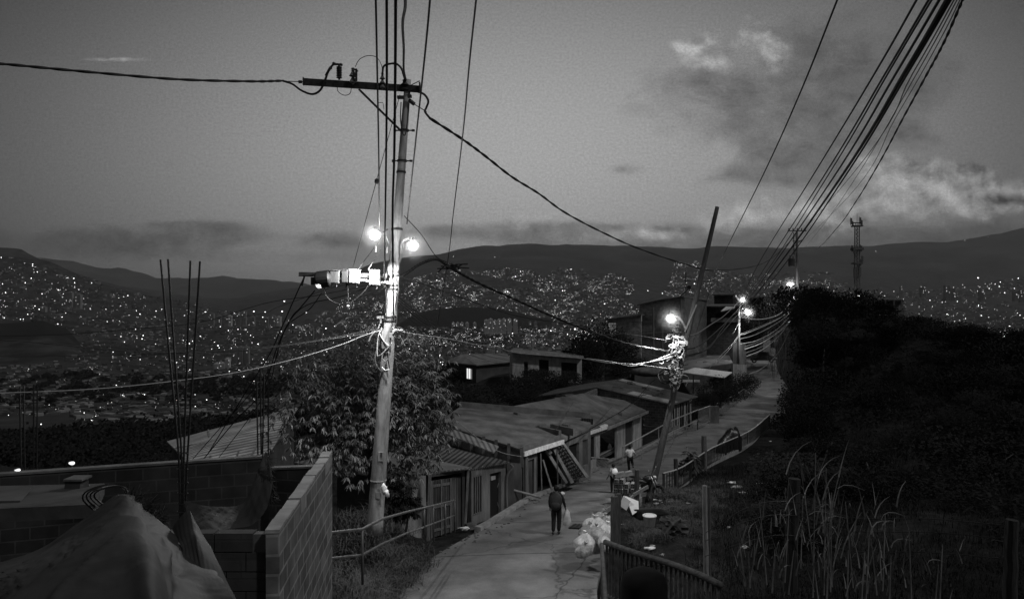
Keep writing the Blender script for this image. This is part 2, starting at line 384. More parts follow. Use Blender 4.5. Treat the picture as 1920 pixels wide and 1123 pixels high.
# ground material: near grass/soil, distant dark forest, mottled settlement land
def ground_material():
    m, nt, bs = _bsdf('ground_cover'); N = nt.nodes; L = nt.links
    tc = N.new('ShaderNodeTexCoord')
    def noise(sc, det=6):
        n = N.new('ShaderNodeTexNoise'); n.inputs['Scale'].default_value = sc; n.inputs['Detail'].default_value = det; n.inputs['Roughness'].default_value = .7
        L.new(tc.outputs['Object'], n.inputs['Vector']); return n.outputs['Fac']
    def ramp(src, p0, p1, a, b):
        r = N.new('ShaderNodeMapRange'); r.inputs[1].default_value = p0; r.inputs[2].default_value = p1; r.inputs[3].default_value = a; r.inputs[4].default_value = b
        L.new(src, r.inputs[0]); return r.outputs[0]
    def mixv(f, a, b):
        r = N.new('ShaderNodeMix'); L.new(f, r.inputs[0]); L.new(a, r.inputs[2]); L.new(b, r.inputs[3]); return r.outputs[0]
    near = ramp(noise(1.6, 8), .38, .68, .006, .03)
    far = ramp(noise(.012, 8), .4, .62, .012, .055)
    def wood(cx, cy, rx, ry):
        s_ = N.new('ShaderNodeVectorMath'); s_.operation = 'SUBTRACT'; s_.inputs[1].default_value = (cx, cy, 0); L.new(tc.outputs['Object'], s_.inputs[0])
        m_ = N.new('ShaderNodeVectorMath'); m_.operation = 'MULTIPLY'; m_.inputs[1].default_value = (1/rx, 1/ry, 0); L.new(s_.outputs[0], m_.inputs[0])
        l_ = N.new('ShaderNodeVectorMath'); l_.operation = 'LENGTH'; L.new(m_.outputs[0], l_.inputs[0]); return ramp(l_.outputs['Value'], .85, 1.1, 1, 0)
    dk = ramp(noise(.03, 5), .3, .7, .008, .016)
    forest = ramp(noise(.0022, 10), .38, .64, .016, .058)
    sep = N.new('ShaderNodeSeparateXYZ'); L.new(tc.outputs['Object'], sep.inputs[0])
    t1 = ramp(sep.outputs[1], 60, 180, 0, 1); t2 = ramp(sep.outputs[1], 6500, 7600, 0, 1)
    far = mixv(wood(-130, 2950, 370, 480), mixv(wood(-1350, 2050, 420, 420), far, dk), dk)
    v = mixv(t2, mixv(t1, near, far), forest)
    cb = N.new('ShaderNodeCombineColor')
    for k in range(3): L.new(v, cb.inputs[k])
    L.new(cb.outputs[0], bs.inputs['Base Color']); bs.inputs['Roughness'].default_value = .95; bs.inputs['Specular IOR Level'].default_value = .1
    bp = N.new('ShaderNodeBump'); bp.inputs['Strength'].default_value = .6; bp.inputs['Distance'].default_value = .08
    L.new(noise(5, 6), bp.inputs['Height']); L.new(bp.outputs[0], bs.inputs['Normal'])
    return m
terr = mb.build('terrain', ground_material(), smooth=True, uv=False, origin=(0, 0, 0), kind='structure')

# ray -> far terrain lookup
far_i = np.where(ds >= 160)[0]
def ray_far(px, py, lift=0.0):
    px = np.atleast_1d(np.asarray(px, float)); py = np.atleast_1d(np.asarray(py, float))
    j = np.clip(((px-pxs[0])/14.).round().astype(int), 0, len(pxs)-1)
    Z = ZZ[far_i][:, j]; D = ds[far_i][:, None]
    ray = (HY-py)[None, :]/F*D
    hit = Z+lift >= ray
    idx = hit.argmax(0); ok = hit.any(0)
    d = ds[far_i][idx]
    i0 = np.maximum(idx-1, 0)
    a = (Z+lift-ray)[i0, np.arange(len(px))]; b = (Z+lift-ray)[idx, np.arange(len(px))]
    t = np.where((idx > 0) & (b != a), -a/np.where(b != a, b-a, 1), 1); t = np.clip(t, 0, 1)
    d = ds[far_i][i0]*(1-t)+d*t
    return d, ok

# ---------------------------------------------------------------- road
def road_mat():
    m, nt, bs = _bsdf('road_concrete'); N = nt.nodes; L = nt.links
    tc = N.new('ShaderNodeTexCoord')
    n = N.new('ShaderNodeTexNoise'); n.inputs['Scale'].default_value = .55; n.inputs['Detail'].default_value = 9; n.inputs['Roughness'].default_value = .62; L.new(tc.outputs['Object'], n.inputs['Vector'])
    n3 = N.new('ShaderNodeTexNoise'); n3.inputs['Scale'].default_value = 38; n3.inputs['Detail'].default_value = 3; L.new(tc.outputs['Object'], n3.inputs['Vector'])
    r = N.new('ShaderNodeMapRange'); r.inputs[1].default_value = .33; r.inputs[2].default_value = .66; r.inputs[3].default_value = .095; r.inputs[4].default_value = .235; L.new(n.outputs['Fac'], r.inputs[0])
    r3 = N.new('ShaderNodeMapRange'); r3.inputs[1].default_value = .3; r3.inputs[2].default_value = .7; r3.inputs[3].default_value = .8; r3.inputs[4].default_value = 1.15; L.new(n3.outputs['Fac'], r3.inputs[0])
    v = N.new('ShaderNodeTexVoronoi'); v.feature = 'DISTANCE_TO_EDGE'; v.inputs['Scale'].default_value = .15
    nd = N.new('ShaderNodeTexNoise'); nd.inputs['Scale'].default_value = 1.6; nd.inputs['Detail'].default_value = 4; L.new(tc.outputs['Object'], nd.inputs['Vector'])
    vm = N.new('ShaderNodeVectorMath'); vm.operation = 'MULTIPLY_ADD'; vm.inputs[1].default_value = (.9, .9, .9); L.new(nd.outputs['Color'], vm.inputs[0]); L.new(tc.outputs['Object'], vm.inputs[2]); L.new(vm.outputs[0], v.inputs['Vector'])
    c = N.new('ShaderNodeMapRange'); c.inputs[1].default_value = .0; c.inputs[2].default_value = .008; c.inputs[3].default_value = .5; c.inputs[4].default_value = 1; L.new(v.outputs['Distance'], c.inputs[0])
    a = N.new('ShaderNodeMath'); a.operation = 'MULTIPLY'; L.new(r.outputs[0], a.inputs[0]); L.new(r3.outputs[0], a.inputs[1])
    b = N.new('ShaderNodeMath'); b.operation = 'MULTIPLY'; L.new(a.outputs[0], b.inputs[0]); L.new(c.outputs[0], b.inputs[1])
    sp = N.new('ShaderNodeSeparateXYZ'); L.new(tc.outputs['Object'], sp.inputs[0])
    def mth(op, x, y=None, z=None):
        q = N.new('ShaderNodeMath'); q.operation = op
        for i_, w_ in enumerate((x, y, z)):
            if w_ is None: continue
            if isinstance(w_, (int, float)): q.inputs[i_].default_value = w_
            else: L.new(w_, q.inputs[i_])
        return q.outputs[0]
    def line(val, w, lo):
        q = N.new('ShaderNodeMapRange'); q.inputs[1].default_value = w*.4; q.inputs[2].default_value = w; q.inputs[3].default_value = lo; q.inputs[4].default_value = 1; L.new(val, q.inputs[0]); return q.outputs[0]
    wob = mth('MULTIPLY', mth('SUBTRACT', nd.outputs['Fac'], .5), .5)
    jt = line(mth('ABSOLUTE', mth('SUBTRACT', mth('FRACT', mth('MULTIPLY', mth('ADD', mth('ADD', sp.outputs[1], mth('MULTIPLY', sp.outputs[0], -.12)), mth('MULTIPLY', wob, .25)), .21)), .5)), .010, .3)
    ck = line(mth('ABSOLUTE', mth('SUBTRACT', mth('ADD', sp.outputs[0], mth('MULTIPLY', wob, .9)), mth('ADD', mth('MULTIPLY', sp.outputs[1], .30), 1.6))), .035, .5)
    ot = mth('MULTIPLY', mth('MULTIPLY', b.outputs[0], jt), ck)
    cb = N.new('ShaderNodeCombineColor')
    for k in range(3): L.new(ot, cb.inputs[k])
    L.new(cb.outputs[0], bs.inputs['Base Color']); bs.inputs['Roughness'].default_value = .85; bs.inputs['Specular IOR Level'].default_value = .25
    bp = N.new('ShaderNodeBump'); bp.inputs['Strength'].default_value = .35; bp.inputs['Distance'].default_value = .01; L.new(n3.outputs['Fac'], bp.inputs['Height']); L.new(bp.outputs[0], bs.inputs['Normal'])
    return m
mb = MB(); rows = []
for a, b in zip(RL, RR):
    rows.append([a.lerp(b, k/10)+Vector((0, 0, .02*math.sin(math.pi*k/10))) for k in range(11)])
# skirt so that the sheet never floats
rows = [[r[0]-Vector((0, 0, .3))]+r+[r[-1]-Vector((0, 0, .3))] for r in rows]
mb.grid(rows); mb.build('road', road_mat(), smooth=False, kind='structure', uv=False, origin=(0, 20, -8))
def edge(path, i0, i1, w, h, name, m, side, lift=0.0):
    mb = MB(); pts = path[i0:i1]
    secs = []
    for k, p in enumerate(pts):
        d = (pts[min(k+1, len(pts)-1)]-pts[max(k-1, 0)]).normalized(); n = Vector((d.y, -d.x, 0)).normalized()*side
        secs.append([p-n*.02-Vector((0, 0, .25)), p-n*.02+Vector((0, 0, h)), p+n*w+Vector((0, 0, h)), p+n*w-Vector((0, 0, .4))])
    mb.grid(secs); mb.add([tuple(q) for q in secs[0]], [(0, 1, 2, 3)]); mb.add([tuple(q) for q in secs[-1]], [(3, 2, 1, 0)])
    return mb.build(name, m, kind='structure')
edge(RL, 28, 86, .22, .13, 'kerb', concrete, -1)
edge(RR, 42, 72, .2, .12, 'kerb', concrete, 1)
# ---------------------------------------------------------------- lights helper
def lamp_light(loc, power, spot=True, size=math.radians(168), aim=None, radius=.06):
    l = bpy.data.lights.new('lamp_light', 'SPOT' if spot else 'POINT'); l.energy = power; l.shadow_soft_size = radius
    if spot: l.spot_size = size; l.spot_blend = .25
    o = bpy.data.objects.new('lamp_light', l); col.objects.link(o); o.location = loc
    d = Vector(aim or (0, 0, -1)).normalized(); o.rotation_euler = d.to_track_quat('-Z', 'Y').to_euler()
    return o
def lamp_head(parent, lens_c, r, housing_dir, name='lamp_head'):
    """a street lantern: dark cap and shallow housing over a glowing globe"""
    h = MB(); c = Vector(lens_c)
    h.tube_prof(c+Vector((0, 0, r*.95)), Vector((0, 0, 1)), [(r*.55, 0), (r*.62, r*.1), (r*.5, r*.3), (r*.32, r*.45), (r*.3, r*.8), (r*.2, r*.85)], 14)
    hd = h.build(name, steel_d, parent, smooth=True)
    g = MB(); g.ball(c, r*1.2, 3, (1, 1, .95)); g.build('lamp_globe', glow, hd, smooth=True)
    return hd

# ---------------------------------------------------------------- main utility pole
D0 = 18.7
def poleP(y, dx=0, dd=0):      # point on the pole axis at picture row y
    return P(703+(985-y)*62/835+dx, y, D0+dd)
main = empty('utility_pole', P(703, 985, D0)-Vector((0, 0, .1)), 'tall leaning concrete pole with crossarm and two lit lamps before the leafy tree', 'utility pole')
def pr(y): return .205-.125*(985-y)/835
mb = MB(); ys = np.linspace(1000, 150, 40)
mb.tube([poleP(y) for y in ys], [pr(y) for y in ys], 20)
mb.build('pole_shaft', concrete_pale, main, smooth=True)
mb = MB()
for y, e in ((245, .03), (302, .03), (323, .012), (430, .035), (517, .03), (535, .03), (542, .015), (594, .012), (601, .012), (622, .025)):
    mb = MB(); mb.tube_prof(poleP(y)-Vector((0, 0, .025)), Vector((0, 0, 1)), [(pr(y)+.004, 0), (pr(y)+.012+e*.3, 0), (pr(y)+.012+e*.3, .05), (pr(y)+.004, .05)], 16); mb.build('pole_band', steel_d, main)
for y in (245, 302):     # clamp ears with bolts
    mb = MB(); a = poleP(y, -17); b = poleP(y, 17); mb.tube([a, b], .018, 6)
    mb.box(a, (.05, .05, .06)); mb.box(b, (.07, .05, .05)); mb.build('clamp_bolt', steel_d, main)
# crossarm: C channel
A = P(570, 153, D0-.1); B = P(787, 167, D0-.1)
mb = MB(); h = .15; mb.bar(A, B, .012, h)
for s in (-1, 1): mb.bar(A+Vector((0, .035, s*h/2)), B+Vector((0, .035, s*h/2)), .08, .012)
for k in range(12):
    q = A.lerp(B, .12+k*.07); mb.box(q+Vector((0, -.012, .02*(1 if k % 2 else -1))), (.03, .012, .03))
mb.box(P(569, 153, D0-.1), (.02, .1, .19)); mb.box(P(787, 163, D0-.1), (.03, .12, .2))
arm = mb.build('crossarm', steel_d, main)
mb = MB(); mb.bar(P(673, 168, D0-.14), P(750, 244, D0-.1), .05, .05)
mb.bar(P(707, 193, D0-.14), P(718, 193, D0-.14), .012); mb.bar(P(718, 193, D0-.14), P(720, 206, D0-.14), .012)
mb.build('arm_brace', steel_d, main)
def insulator(c, h, r, n, name='insulator', m=None):
    prof = [(r*.35, 0), (r*.35, h*.08)]
    for k in range(n):
        z = h*(.1+.75*k/n); prof += [(r*.4, z), (r, z+h*.02), (r*.9, z+h*.05), (r*.4, z+h*.55/n)]
    prof += [(r*.4, h*.9), (r*.5, h*.93), (r*.3, h)]
    q = MB(); q.tube_prof(c, Vector((0, 0, 1)), prof, 12); return q.build(name, m or steel_d, main, smooth=False)
insulator(P(636, 150, D0-.1), .40, .075, 7)
insulator(P(662, 158, D0-.15), .40, .10, 2, 'fuse_cutout', plaster_g)
mbx = MB(); mbx.box(P(668, 141, D0-.25), (.05, .05, .3)); mbx.bar(P(664, 130, D0-.2), P(671, 134, D0-.25), .03); mbx.build('fuse_tube', steel_d, main)
insulator(P(717, 168, D0-.15), .42, .07, 3, 'fuse_cutout', plaster_g)
insulator(P(759, 172, D0-.05), .30, .13, 2, 'pole_cap_insulator')
mb = MB()
mb.tube([P(640, 121, D0-.1), P(625, 121, D0-.1), P(618, 129, D0-.12), P(611, 142, D0-.2)], .03, 8)
mb.ball(P(626, 120, D0-.1), .05, 1); mb.ball(P(620, 128, D0-.1), .045, 1); mb.ball(P(640, 122, D0-.1), .04, 1)
mb.build('cable_terminal', rubber, main, smooth=True)
# jumpers
def loop(name, pts, r, m, parent, n=6):
    q = MB(); q.tube(crv(wire_pts(pts), n), r, 6); return q.build(name, m, parent, smooth=True)
loop('jumper_wire', [(530, 152, D0-.1), (548, 158), (565, 170), (585, 177), (600, 170), (609, 152), (614, 138), (620, 127, D0-.15)], .028, cable_m, main)
loop('jumper_wire', [(666, 126, D0-.2), (674, 112), (690, 105), (706, 108), (715, 122), (717, 134, D0-.2)], .009, cable_m, main)
loop('jumper_wire', [(632, 162, D0-.1), (634, 172), (645, 179), (656, 176), (659, 164, D0-.1)], .009, cable_m, main)
loop('jumper_wire', [(717, 140, D0-.2), (719, 126), (727, 121), (742, 120), (752, 128), (757, 142), (760, 152, D0-.1)], .026, cable_m, main)
loop('jumper_wire', [(752, 192, D0-.3), (751, 225), (755, 250), (760, 252), (764, 225), (766, 190, D0-.3)], .014, cable_m, main)
loop('jumper_wire', [(783, 172, D0-.1), (796, 178), (803, 190), (799, 203), (797, 210), (806, 222, D0)], .03, cable_m, main)
q = MB()
q.tube([P(767, 188, D0-.1), P(777, 196, D0-.1)], .05, 8); q.tube([P(777, 196, D0-.1), P(800, 210, D0-.1)], .012, 6)
q.tube([P(540, 153, D0-.1), P(570, 154, D0-.1)], .010, 6); q.tube([P(560, 154, D0-.1), P(566, 154, D0-.1)], .04, 8)
q.box(P(751, 183, D0-.2), (.16, .1, .07)); q.box(P(768, 181, D0-.2), (.1, .12, .06)); q.bar(P(757, 167, D0-.2), P(787, 152, D0-.2), .018)
q.build('strain_clamp', steel_d, main)
# second arm with boxes
mb = MB(); A2 = P(561, 511, D0-.25); B2 = P(726, 514, D0-.2)
mb.bar(A2, B2, .09, .02); mb.bar(A2+Vector((0, -.04, -.05)), B2+Vector((0, -.04, -.05)), .015, .10)
mb.bar(P(571, 517, D0-.25), P(566, 536, D0-.2), .03)
mb.build('box_arm', steel_d, main)
mb = MB(); mb.bar(P(657, 523, D0-.4), P(729, 530, D0-.2), .05, .05); mb.box(P(656, 525, D0-.42), (.05, .1, .12))
mb.build('light_bracket', steel, main)
def mbox(px0, py0, px1, py1, m, dd=-.45, tilt=0.0):
    w = (px1-px0)/F*D0; hh = (py1-py0)/F*D0; c = P((px0+px1)/2, (py0+py1)/2, D0+dd)
    R = Matrix.Rotation(tilt, 3, 'Y'); q = MB()
    q.box(c, (w, .16, hh), R); q.box(c+R@Vector((0, -.09, 0)), (w*.86, .02, hh*.88), R)
    q.box(c+R@Vector((0, 0, hh/2+.012)), (w*1.08, .2, .02), R); q.tube([c+R@Vector((w*.2, 0, -hh/2)), c+R@Vector((w*.2, 0, -hh/2-.08))], .02, 6)
    q.build('meter_box', m, main)
mbox(620, 508, 637, 531, plaster_g, tilt=.06); mbox(642, 507, 654, 530, plaster_d, -.4, .03); mbox(656, 507, 674, 531, concrete, -.4, .05); mbox(694, 508, 712, 535, concrete_dark, -.4, .02)
mb = MB(); c = P(606, 527, D0-.45)
mb.tube_prof(c+Vector((-.19, 0, .02)), Vector((1, 0, .12)), [(.12, 0), (.19, .03), (.21, .06), (.21, .34), (.19, .37), (.12, .4)], 18)
mb.box(c+Vector((-.22, -.05, .0)), (.1, .16, .18)); mb.build('cable_drum', rubber, main)
mb = MB(); mb.ball(P(596, 536, D0-.6), .085, 1, (1, .5, 1), .3, 3); mb.build('torn_rag', cloth_w, main)
# hanging tails
for pts in ([(608, 540, D0-.45), (612, 555), (625, 566), (640, 570), (648, 566, D0-.4)], [(690, 536, D0-.4), (684, 545), (668, 560), (652, 572, D0-.5)],
            [(700, 533, D0-.4), (712, 529), (724, 540, D0-.2)], [(640, 545, D0-.4), (648, 538), (657, 532, D0-.4)]):
    loop('cable_tail', pts, .010, cable_m, main)
loop('cable_tail', [(652, 530, D0-.4), (653, 560), (652, 574, D0-.5)], .008, cable_m, main)
mb = MB(); mb.ball(P(652, 574, D0-.5), .04, 1); mb.build('hanging_weight', steel, main)
loop('stay_rod', [(671, 506, D0-.3), (690, 480), (712, 452, D0-.1)], .009, steel_d, main); loop('stay_rod', [(690, 506, D0-.3), (702, 487), (714, 468, D0-.1)], .008, plaster_g, main)
mb = MB(); mb.tube([P(704, 460, D0-.1), P(704, 473, D0-.1)], .045, 10); mb.tube([P(726, 464, D0-.1), P(725, 475, D0-.1)], .025, 8); mb.build('photocell', steel, main)
# lamps on curved arms
loop('lamp_arm', [(733, 467, D0), (728, 455), (722, 442), (712, 436, D0-.25)], .028, steel, main)
loop('lamp_arm', [(727, 430, D0), (716, 437), (705, 441, D0-.3)], .018, steel_d, main)
loop('lamp_arm', [(749, 494, D0), (752, 480), (752, 466), (757, 452), (766, 447, D0-.25)], .026, steel, main)
LA = P(703, 441, D0-.35); LB = P(775, 461, D0-.35)
lamp_head(main, LA, .125, None); lamp_head(main, LB, .12, None)
# clamps, cable tangle and painted panel lower down
mb = MB(); mb.box(poleP(636, -7, -.2)+Vector((.02, .0, 0)), (.2, .02, .44)); mb.build('number_plate', plaster_w, main)
mb = MB(); mb.box(P(713, 595, D0-.1), (.16, .06, .06)); mb.box(P(714, 600, D0-.1), (.04, .05, .16)); mb.box(P(733, 628, D0-.22), (.08, .06, .12)); mb.box(P(736, 634, D0-.24), (.05, .05, .08)); mb.build('cable_clamp', steel, main)
tang = [
 [(712, 608, D0-.2), (708, 618), (696, 630), (691, 642, D0-.25)], [(716, 616, D0-.22), (709, 632), (707, 655), (708, 672, D0-.25)],
 [(712, 626, D0-.22), (720, 640), (729, 648, D0-.24)], [(735, 643, D0-.25), (727, 653), (716, 664), (707, 668, D0-.25)],
 [(722, 655, D0-.24), (723, 662), (728, 659), (729, 652, D0-.22)], [(729, 660, D0-.24), (728, 672), (722, 677), (717, 673, D0-.22)],
 [(730, 693, D0-.24), (722, 694), (716, 688, D0-.2)], [(741, 619, D0-.2), (736, 628), (738, 620), (746, 624, D0-.1)], [(744, 622, D0-.1), (752, 634), (760, 650, D0)],
 [(735, 614, D0-.2), (742, 618), (756, 619, D0-.1)], [(720, 590, D0-.2), (724, 560), (722, 530), (728, 500), (733, 470, D0-.15)], [(737, 560, D0-.2), (738, 590), (735, 620), (727, 660), (730, 690, D0-.2)],
 [(744, 520, D0-.15), (747, 540), (744, 570), (744, 600), (741, 620, D0-.15)], [(735, 440, D0-.15), (737, 470), (742, 490), (747, 500), (744, 510, D0-.15)],
 [(712, 620, D0-.2), (700, 622), (690, 628, D0-.2)], [(716, 614, D0-.2), (711, 640), (703, 676), (716, 700, D0-.15)]]
for k, t in enumerate(tang): loop('loose_wire', t, .013 if k % 3 else .018, [cable_g, cable_w, cable_w, cable_g, steel][k % 5] if k not in (10, 11, 12) else cable_m, main)
# papers pasted / tied low on the shaft
mb = MB(); mb.box(poleP(856, 2, -.19), (.16, .012, .22)); mb.build('pasted_notice', plaster_w, main)
mb = MB(); mb.box(poleP(852, 2, -.2), (.05, .012, .10)); mb.build('notice_print', plaster_d, main)
mb = MB(); mb.box(poleP(928, 3, -.21), (.12, .012, .16)); mb.build('pasted_notice', plaster_w, main)
mb = MB(); c = poleP(918, 12, -.25); mb.ball(c, .08, 2, (.7, .3, 1.5), .5, 5, freq=3); mb.ball(c+Vector((.08, -.03, -.09)), .08, 2, (.7, .25, 1.3), .5, 9, freq=3); mb.build('tied_rag', cloth_w, main, smooth=True)
mb = MB(); mb.tube_prof(poleP(900)-Vector((0, 0, .02)), Vector((0, 0, 1)), [(pr(900)+.01, 0), (pr(900)+.02, .02), (pr(900)+.01, .04)], 16); mb.build('wire_tie', cable_g, main)
PW = 620
lamp_light(LA-Vector((0, .45, .60)), PW); lamp_light(LB-Vector((0, .45, .56)), PW*.85)

# ---------------------------------------------------------------- leaning dark pole with lamp
D1 = 32.5
lean = empty('utility_pole', P(1215, 950, D1), 'dark tilted pole with one lit lamp and a cable tangle beside the brick stack', 'utility pole')
def lp(y, dx=0, dd=0): return P(1215+(945-y)*130/557+dx, y, D1+dd)
mb = MB(); ys = np.linspace(955, 388, 24); mb.tube([lp(y) for y in ys], [.165-.075*(955-y)/567 for y in ys], 16); mb.build('pole_shaft', wood_d, lean, smooth=True)
loop('lamp_arm', [(1286, 618, D1), (1281, 606), (1273, 595), (1262, 594, D1-.3)], .05, steel, lean)
mb = MB(); mb.bar(P(1284, 622, D1-.1), P(1306, 571, D1-.1), .08, .05); mb.build('bracket_bar', steel, lean)
LC = P(1257, 597, D1-.4); lamp_head(lean, LC, .17, None)
mb = MB(); q = P(1268, 616, D1-.2)
mb.tube([P(1263, 640, D1-.2), P(1264, 616, D1-.2), P(1268, 613, D1-.25), P(1273, 614, D1-.25)], .045, 8); mb.bar(P(1268, 613, D1-.2), P(1266, 715, D1-.2), .09); mb.bar(P(1255, 690, D1-.2), P(1290, 683, D1), .05)
mb.build('service_mast', steel_d, lean)
rr = random.Random(4); mb = MB()
for k in range(46):
    y = rr.uniform(618, 722); x = 1267+rr.gauss(0, 7); a = rr.uniform(0, 6.28); s = rr.uniform(3, 11)
    pts = [(x, y, D1-.4-rr.random()*.2), (x+s*math.cos(a), y+s*math.sin(a)+3), (x+s*1.6*math.cos(a+.9), y+s*1.4*math.sin(a+.9)+5), (x+rr.gauss(0, 8), y+rr.uniform(0, 16), D1-.4)]
    mb.tube(crv(wire_pts(pts), 4), rr.choice([.015, .02, .03]), 5)
mb.build('cable_tangle', mat('dusty_cable', .07, .03, 20, .5, spec=.4), lean)
mb = MB()
for k in range(11):
    y = 622+k*9.5; mb.box(P(1266+rr.gauss(0, 6), y, D1-.5), (rr.uniform(.06, .16), .1, rr.uniform(.05, .12)), Matrix.Rotation(rr.uniform(-.6, .6), 3, 'Y'))
mb.build('connector_cluster', plaster_g, lean)
mb = MB(); c = P(1247, 706, D1-.1); mb.tube([c+Vector((.28*math.cos(a), .05*math.sin(3*a), .3*math.sin(a))) for a in np.linspace(0, 6.3, 24)], .03, 6); mb.tube([c+Vector((.1+.22*math.cos(a), .1, .22*math.sin(a))) for a in np.linspace(0, 6.3, 24)], .03, 6); mb.build('cable_coil', cable_m, lean)
mb = MB(); c = P(1268, 635, D1-.45)
for cx_, cy_ in ((1240, 678), (1248, 674)):
    cc = P(cx_, cy_, D1-.35); mb.tube([cc+Vector((.1*math.cos(a), 0, .08*math.sin(a))) for a in np.linspace(0, 6.3, 16)], .014, 5)
mb.build('cable_ring', cable_w, lean)
lamp_light(LC-Vector((0, .75, .62)), 900)

# ---------------------------------------------------------------- slim lamp pole at the bend
D2 = 84
p3 = empty('lamp_pole', P(1386, 707, D2), 'slim pole at the road bend with two lit lanterns on short brackets', 'lamp pole')
mb = MB(); mb.tube([P(1385, 712, D2), P(1385.5, 650, D2), P(1386, 585, D2)], [.17, .14, .11], 12); mb.build('pole_shaft', concrete, p3, smooth=True)
mb = MB(); mb.bar(P(1387, 598, D2-.1), P(1394, 584, D2-.3), .12); mb.tube([P(1385, 592, D2-.2), P(1385, 586, D2-.2)], .12, 8); mb.bar(P(1387, 566, D2-.2), P(1379, 554, D2-.2), .2, .15); mb.bar(P(1386, 590, D2), P(1388, 566, D2-.1), .08); mb.build('lamp_bracket', steel, p3)
LD = P(1402, 586, D2-.8); lamp_head(p3, LD, .27, None); LE = P(1392, 562, D2-.8); lamp_head(p3, LE, .24, None)
lamp_light(LD-Vector((0, .2, 1.0)), 420); lamp_light(LE-Vector((0, .2, .9)), 220)
# far pole with transformer
D3 = 100
p4 = empty('utility_pole', P(1496, 612, D3), 'far pole on the bushy crest with crossarms, a transformer and a lit lamp', 'utility pole')
mb = MB(); mb.tube([P(1498, 640, D3), P(1495, 520, D3), P(1494, 432, D3)], [.25, .2, .15], 12); mb.tube([P(1488, 436, D3), P(1489, 478, D3)], .07, 8); mb.build('pole_shaft', concrete_dark, p4, smooth=True)
mb = MB(); mb.bar(P(1477, 433, D3), P(1512, 433, D3), .12); mb.bar(P(1484, 466, D3), P(1503, 450, D3), .08); mb.bar(P(1486, 452, D3), P(1503, 452, D3), .09)
for x in (1479, 1487, 1495, 1503, 1510): mb.tube([P(x, 433, D3), P(x, 428, D3)], .07, 6)
mb.build('crossarm', steel_d, p4)
mb = MB(); mb.tube_prof(P(1484, 500, D3-.3), Vector((0, 0, 1)), [(.3, 0), (.42, .05), (.42, 1.0), (.3, 1.1)], 14); mb.tube([P(1482, 488, D3-.3), P(1481, 479, D3-.3)], .06, 6); mb.tube([P(1487, 488, D3-.3), P(1487, 480, D3-.3)], .06, 6); mb.bar(P(1484, 492, D3-.2), P(1495, 492, D3), .1); mb.build('transformer', steel_d, p4)
loop('lamp_arm', [(1494, 552, D3), (1494, 540), (1490, 534), (1486, 532, D3-.3)], .10, steel, p4)
LF = P(1480, 534, D3-.4); lamp_head(p4, LF, .32, None); lamp_light(LF-Vector((0, .2, 1.1)), 900)
mb = MB(); mb.bar(P(1489, 561, D3), P(1499, 559, D3), .14); mb.tube([P(1498, 559, D3-.1), P(1497, 566, D3-.1)], .12, 6); mb.build('cable_bracket', steel, p4)
# small far lamp among the ridge trees
D4 = 118
p5 = empty('lamp_pole', P(1443, 590, D4), 'small lamp glowing between the dark ridge trees and the bend houses', 'lamp pole')
mb = MB(); mb.tube([P(1443, 612, D4), P(1443, 568, D4)], .09, 8); mb.build('pole_shaft', concrete_dark, p5)
lamp_head(p5, P(1442, 571, D4-.4), .3, None)

# ---------------------------------------------------------------- cables
def twist(pts, off, turns):
    out = [[], []]; n = len(pts)
    for i, p in enumerate(pts):
        d = (pts[min(i+1, n-1)]-pts[max(i-1, 0)]).normalized(); u = d.cross(Vector((0, 0, 1))).normalized(); w = u.cross(d)
        a = turns*2*math.pi*i/(n-1)
        for k in (0, 1): out[k].append(p+(u*math.cos(a+math.pi*k)+w*math.sin(a+math.pi*k))*off)
    return out
def cable(label, pts, r, m=None, tw=None, n=10, name='power_cable', group=None):
    wp = wire_pts(pts)
    p = crv(wp, n); q = MB()
    if tw:
        for c in twist(p, tw[0], tw[1]): q.tube(c, r, 6)
    else: q.tube(p, r, 6)
    if pts[0][1] <= -25 or pts[0][0] <= -80: q.tube([p[0], p[0]+(p[0]-p[1]).normalized()*30], r*(1.5 if tw else 1), 6)      # run on to the next support
    return q.build(name, m or cable_m, None, smooth=True, label=label, cat='cable', group=group)
cable('thick twisted cable running from the crossarm tip across the empty sky', [(-120, 112, 15), (0, 120), (150, 134), (330, 149), (470, 153), (530, 152, D0-.1)], .022, tw=(.012, 9), n=24)
cable('thick wavy cable sagging from the crossarm down to the far pole on the crest', [(806, 222, D0), (868, 262), (910, 293), (960, 332), (1010, 363), (1060, 399), (1130, 436), (1200, 467), (1290, 497), (1340, 507), (1410, 500), (1450, 482), (1494, 440, D3)], .024, tw=(.016, 16), n=20)
ov = 'overhead wires rising past the crossarm pole'
cable('thin wire leftmost of those passing behind the crossarm', [(704, -30, 9), (707, 120), (710, 280), (712, 440, D0)], .014, group=ov)
cable('dark wire dropping beside the fuse cutout to the lamp bracket', [(725, -30, 8.5), (725, 200), (722, 440), (721, 530, D0-.1)], .017, group=ov)
cable('dark wire crossing the crossarm just left of the concrete shaft', [(742, -30, 8.5), (741, 150), (739, 300), (736, 420), (738, 600, D0-.2)], .019, group=ov)
cable('wavy cable dropping onto the insulator at the top of the concrete pole', [(757, -30, 10), (760, 10), (755, 45), (757, 90), (757, 130), (761, 150, D0-.1)], .024, group=ov)
cable('slanting wire passing just right of the crossarm tip', [(809, -30, 9), (798, 90), (781, 250), (765, 400), (763, 420, D0)], .014, group=ov)
cable('long slanting wire alone in the sky between the two tall poles', [(896, -30, 9), (880, 120), (868, 250), (850, 400), (838, 500), (820, 610, 60)], .013, group=ov)
bg = 'bundle of overhead wires converging on the bend'
